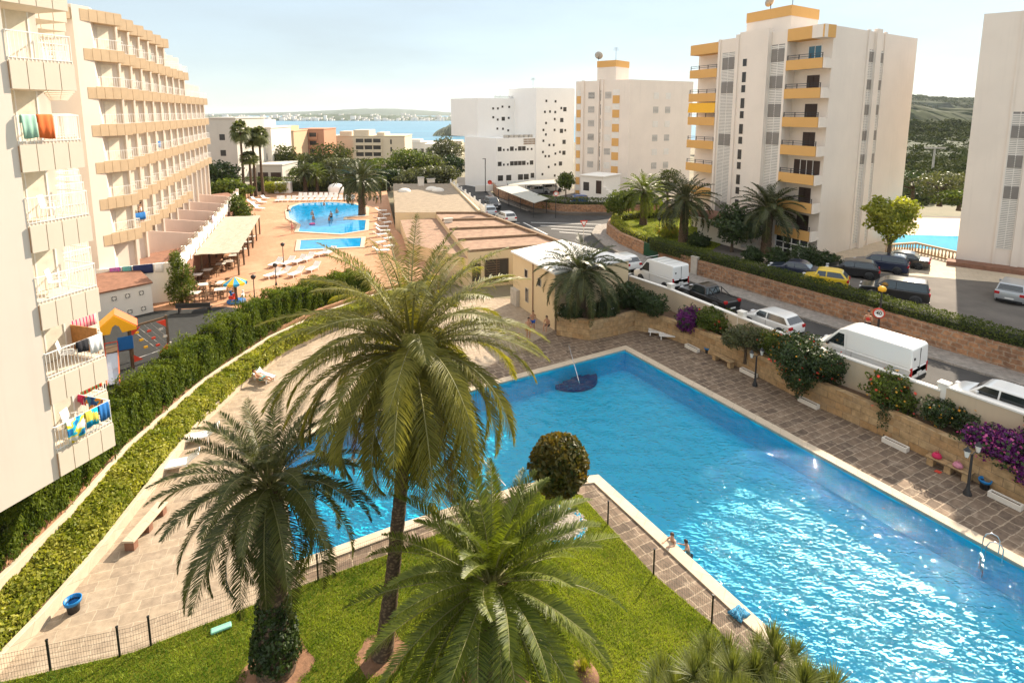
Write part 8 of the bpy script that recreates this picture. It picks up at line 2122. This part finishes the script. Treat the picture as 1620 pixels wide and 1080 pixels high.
    if shorts:
        kk = [Vector(P['kne']), Vector(P['kne2'] if 'kne2' in P else P['kne'])]; kk[1].x *= -1
        cloth('shorts', [[(pel + (che - pel) * .12, (.150, .112))]] + [[(pel + Vector((s * .095, 0, -.03)), (.105, .105)), ((pel + Vector((s * .095, 0, -.03))).lerp(kk[0 if s > 0 else 1], .55), (.100, .095))] for s in (1, -1)], shorts, 1.06)
    if top: cloth('top', [[(pel.lerp(che, .25), (.14, .11)), (pel.lerp(che, .6), (.135, .105)), (che, (.158, .112)), (che.lerp(nek, .5), (.12, .09))]], top, 1.07)
    return t
SH = {k: plain(k + '_swimwear', c, .8, var=.1) for k, c in (('blue', (.02, .10, .42)), ('red', (.55, .04, .03)), ('teal', (.02, .30, .32)), ('dark', (.02, .02, .03)), ('pink', (.62, .20, .26)), ('white', (.75, .75, .72)))}
e_in = Vector((.485 * .0, 0, 0))
p = at(1056, 862, 0); inward = Vector((.874, .485, 0))
person(at(1062, 858, .06) + Vector((.16, .09, 0)), math.atan2(-.874, -.485) * 0 + R(118), 'edge', 'child holding on to the pool coping with both arms on the stone', 'skin2', 'hair3', SH['dark'], s_=.85)
person(at(1088, 872, -.1) + Vector((.1, .1, -.05)), R(60), 'edge', 'dark haired swimmer in the water beside the coping', 'skin', 'hair', SH['dark'], s_=.85)
person(at(866, 516, .62) + Vector((0, 0, 0)), R(150), 'sit', 'person sitting on the curved stone edge by the pool house', 'skin', 'hair', SH['dark'])
person(at(843, 524, 0), R(200), 'stand', 'person standing in blue shorts beside the pool house', 'skin', 'hair3', SH['blue'])
person(at(836, 536, 0), R(190), 'stand', 'tanned person standing with arms down left of the blue shorts', 'skin', 'hair', SH['red'])
person(at(821, 548, 0), R(180), 'stand', 'small child in blue and red swimwear by the palm fronds', 'skin2', 'hair2', SH['blue'], s_=.62)
person(at(415, 600, .34) + Vector((0, 0, .02)), R(-110) , 'lie', 'sunbather lying on a lounger on a turquoise towel', 'skin', 'hair3', SH['teal'])
person(at(463, 370, TZ), R(120), 'walk', 'woman walking on the terracotta terrace left of the hotel pool', 'skin2', 'hair3', SH['pink'], SH['pink'])
person(at(455, 334, TZ + .1), R(-70), 'sit', 'person sitting on the left rim of the hotel pool', 'skin', 'hair', SH['dark'])
person(at(597, 322, TZ), R(180), 'stand', 'person standing beyond the hotel pool near the column of loungers', 'skin', 'hair3', SH['dark'], SH['white'])
for i, (px, py) in enumerate(((494, 340), (496, 347), (533, 337), (524, 344), (521, 349), (513, 325))):
    person(at(px, py, TZ + .05) + Vector((0, 0, -.95 if i != 3 else -.75)), rnd(0, 6), 'stand', ('swimmer with only head and shoulders above the hotel pool, leftmost', 'swimmer just below the leftmost one in the hotel pool', 'swimmer near the palm in the hotel pool', 'tallest bather in the middle of the hotel pool', 'bather touching the tallest one in the hotel pool', 'swimmer at the far rim of the hotel pool')[i], 'skin', 'hair', SH['dark'], None, 1, 'bathers in the hotel pool')
b = MB(); b.lathe([(.3, .0), (.45, .1), (.3, .2), (.25, .1), (.3, 0)], 14); o = b.build('swim_ring', plain('pink_swim_ring', (.75, .12, .35), .4), loc=tuple(at(494, 355, TZ + .03))); tag(o, 'pink swim ring floating in the hotel pool', 'swim ring')
q = L0 + stepF * 3.35 + Vector((0, 0, ZF[4])); qq = Vector((math.sin(R(AZF)), math.cos(R(AZF)), 0))
person(L0 + stepF * 4 + qq * .5 + Vector((-.35, .1, ZF[3] + 0)), R(-70), 'lean', 'woman with red hair leaning on the rail of the long wing', 'skin2', 'hair2', SH['pink'], SH['pink'])
person(L0 + stepF * 1 + qq * 3.0 + Vector((-.6, .1, ZF[6])), R(-80), 'stand', 'dark haired person sitting behind the lowest long wing rail', 'skin2', 'hair', SH['dark'], SH['white'])
person(at(1371, 530, 2.33), R(-40), 'walk', 'person in a bright red top walking on the far pavement beside the speed sign', 'skin', 'hair', SH['dark'], SH['red'])
person(at(1494, 385, 3.4) + Vector((.5, 8.0, .0)), R(90), 'sit', 'person in red sitting beyond the neighbouring pool', 'skin', 'hair', SH['red'], SH['red'])
# ---------------------------------------------------------------- the air
hz_m = bpy.data.materials.new('haze'); hz_m.use_nodes = True; hn = hz_m.node_tree
hn.nodes.remove(hn.nodes['Principled BSDF'])
pv = hn.nodes.new('ShaderNodeVolumePrincipled'); pv.inputs['Color'].default_value = (.80, .90, 1.0, 1); pv.inputs['Density'].default_value = .000055; pv.inputs['Anisotropy'].default_value = .3
hn.links.new(pv.outputs[0], hn.nodes['Material Output'].inputs['Volume'])
b = MB(); b.box(-9600, 9600, -140, 9400, -28, 62); hz_o = b.build('haze', hz_m); tag(hz_o, kind='stuff')
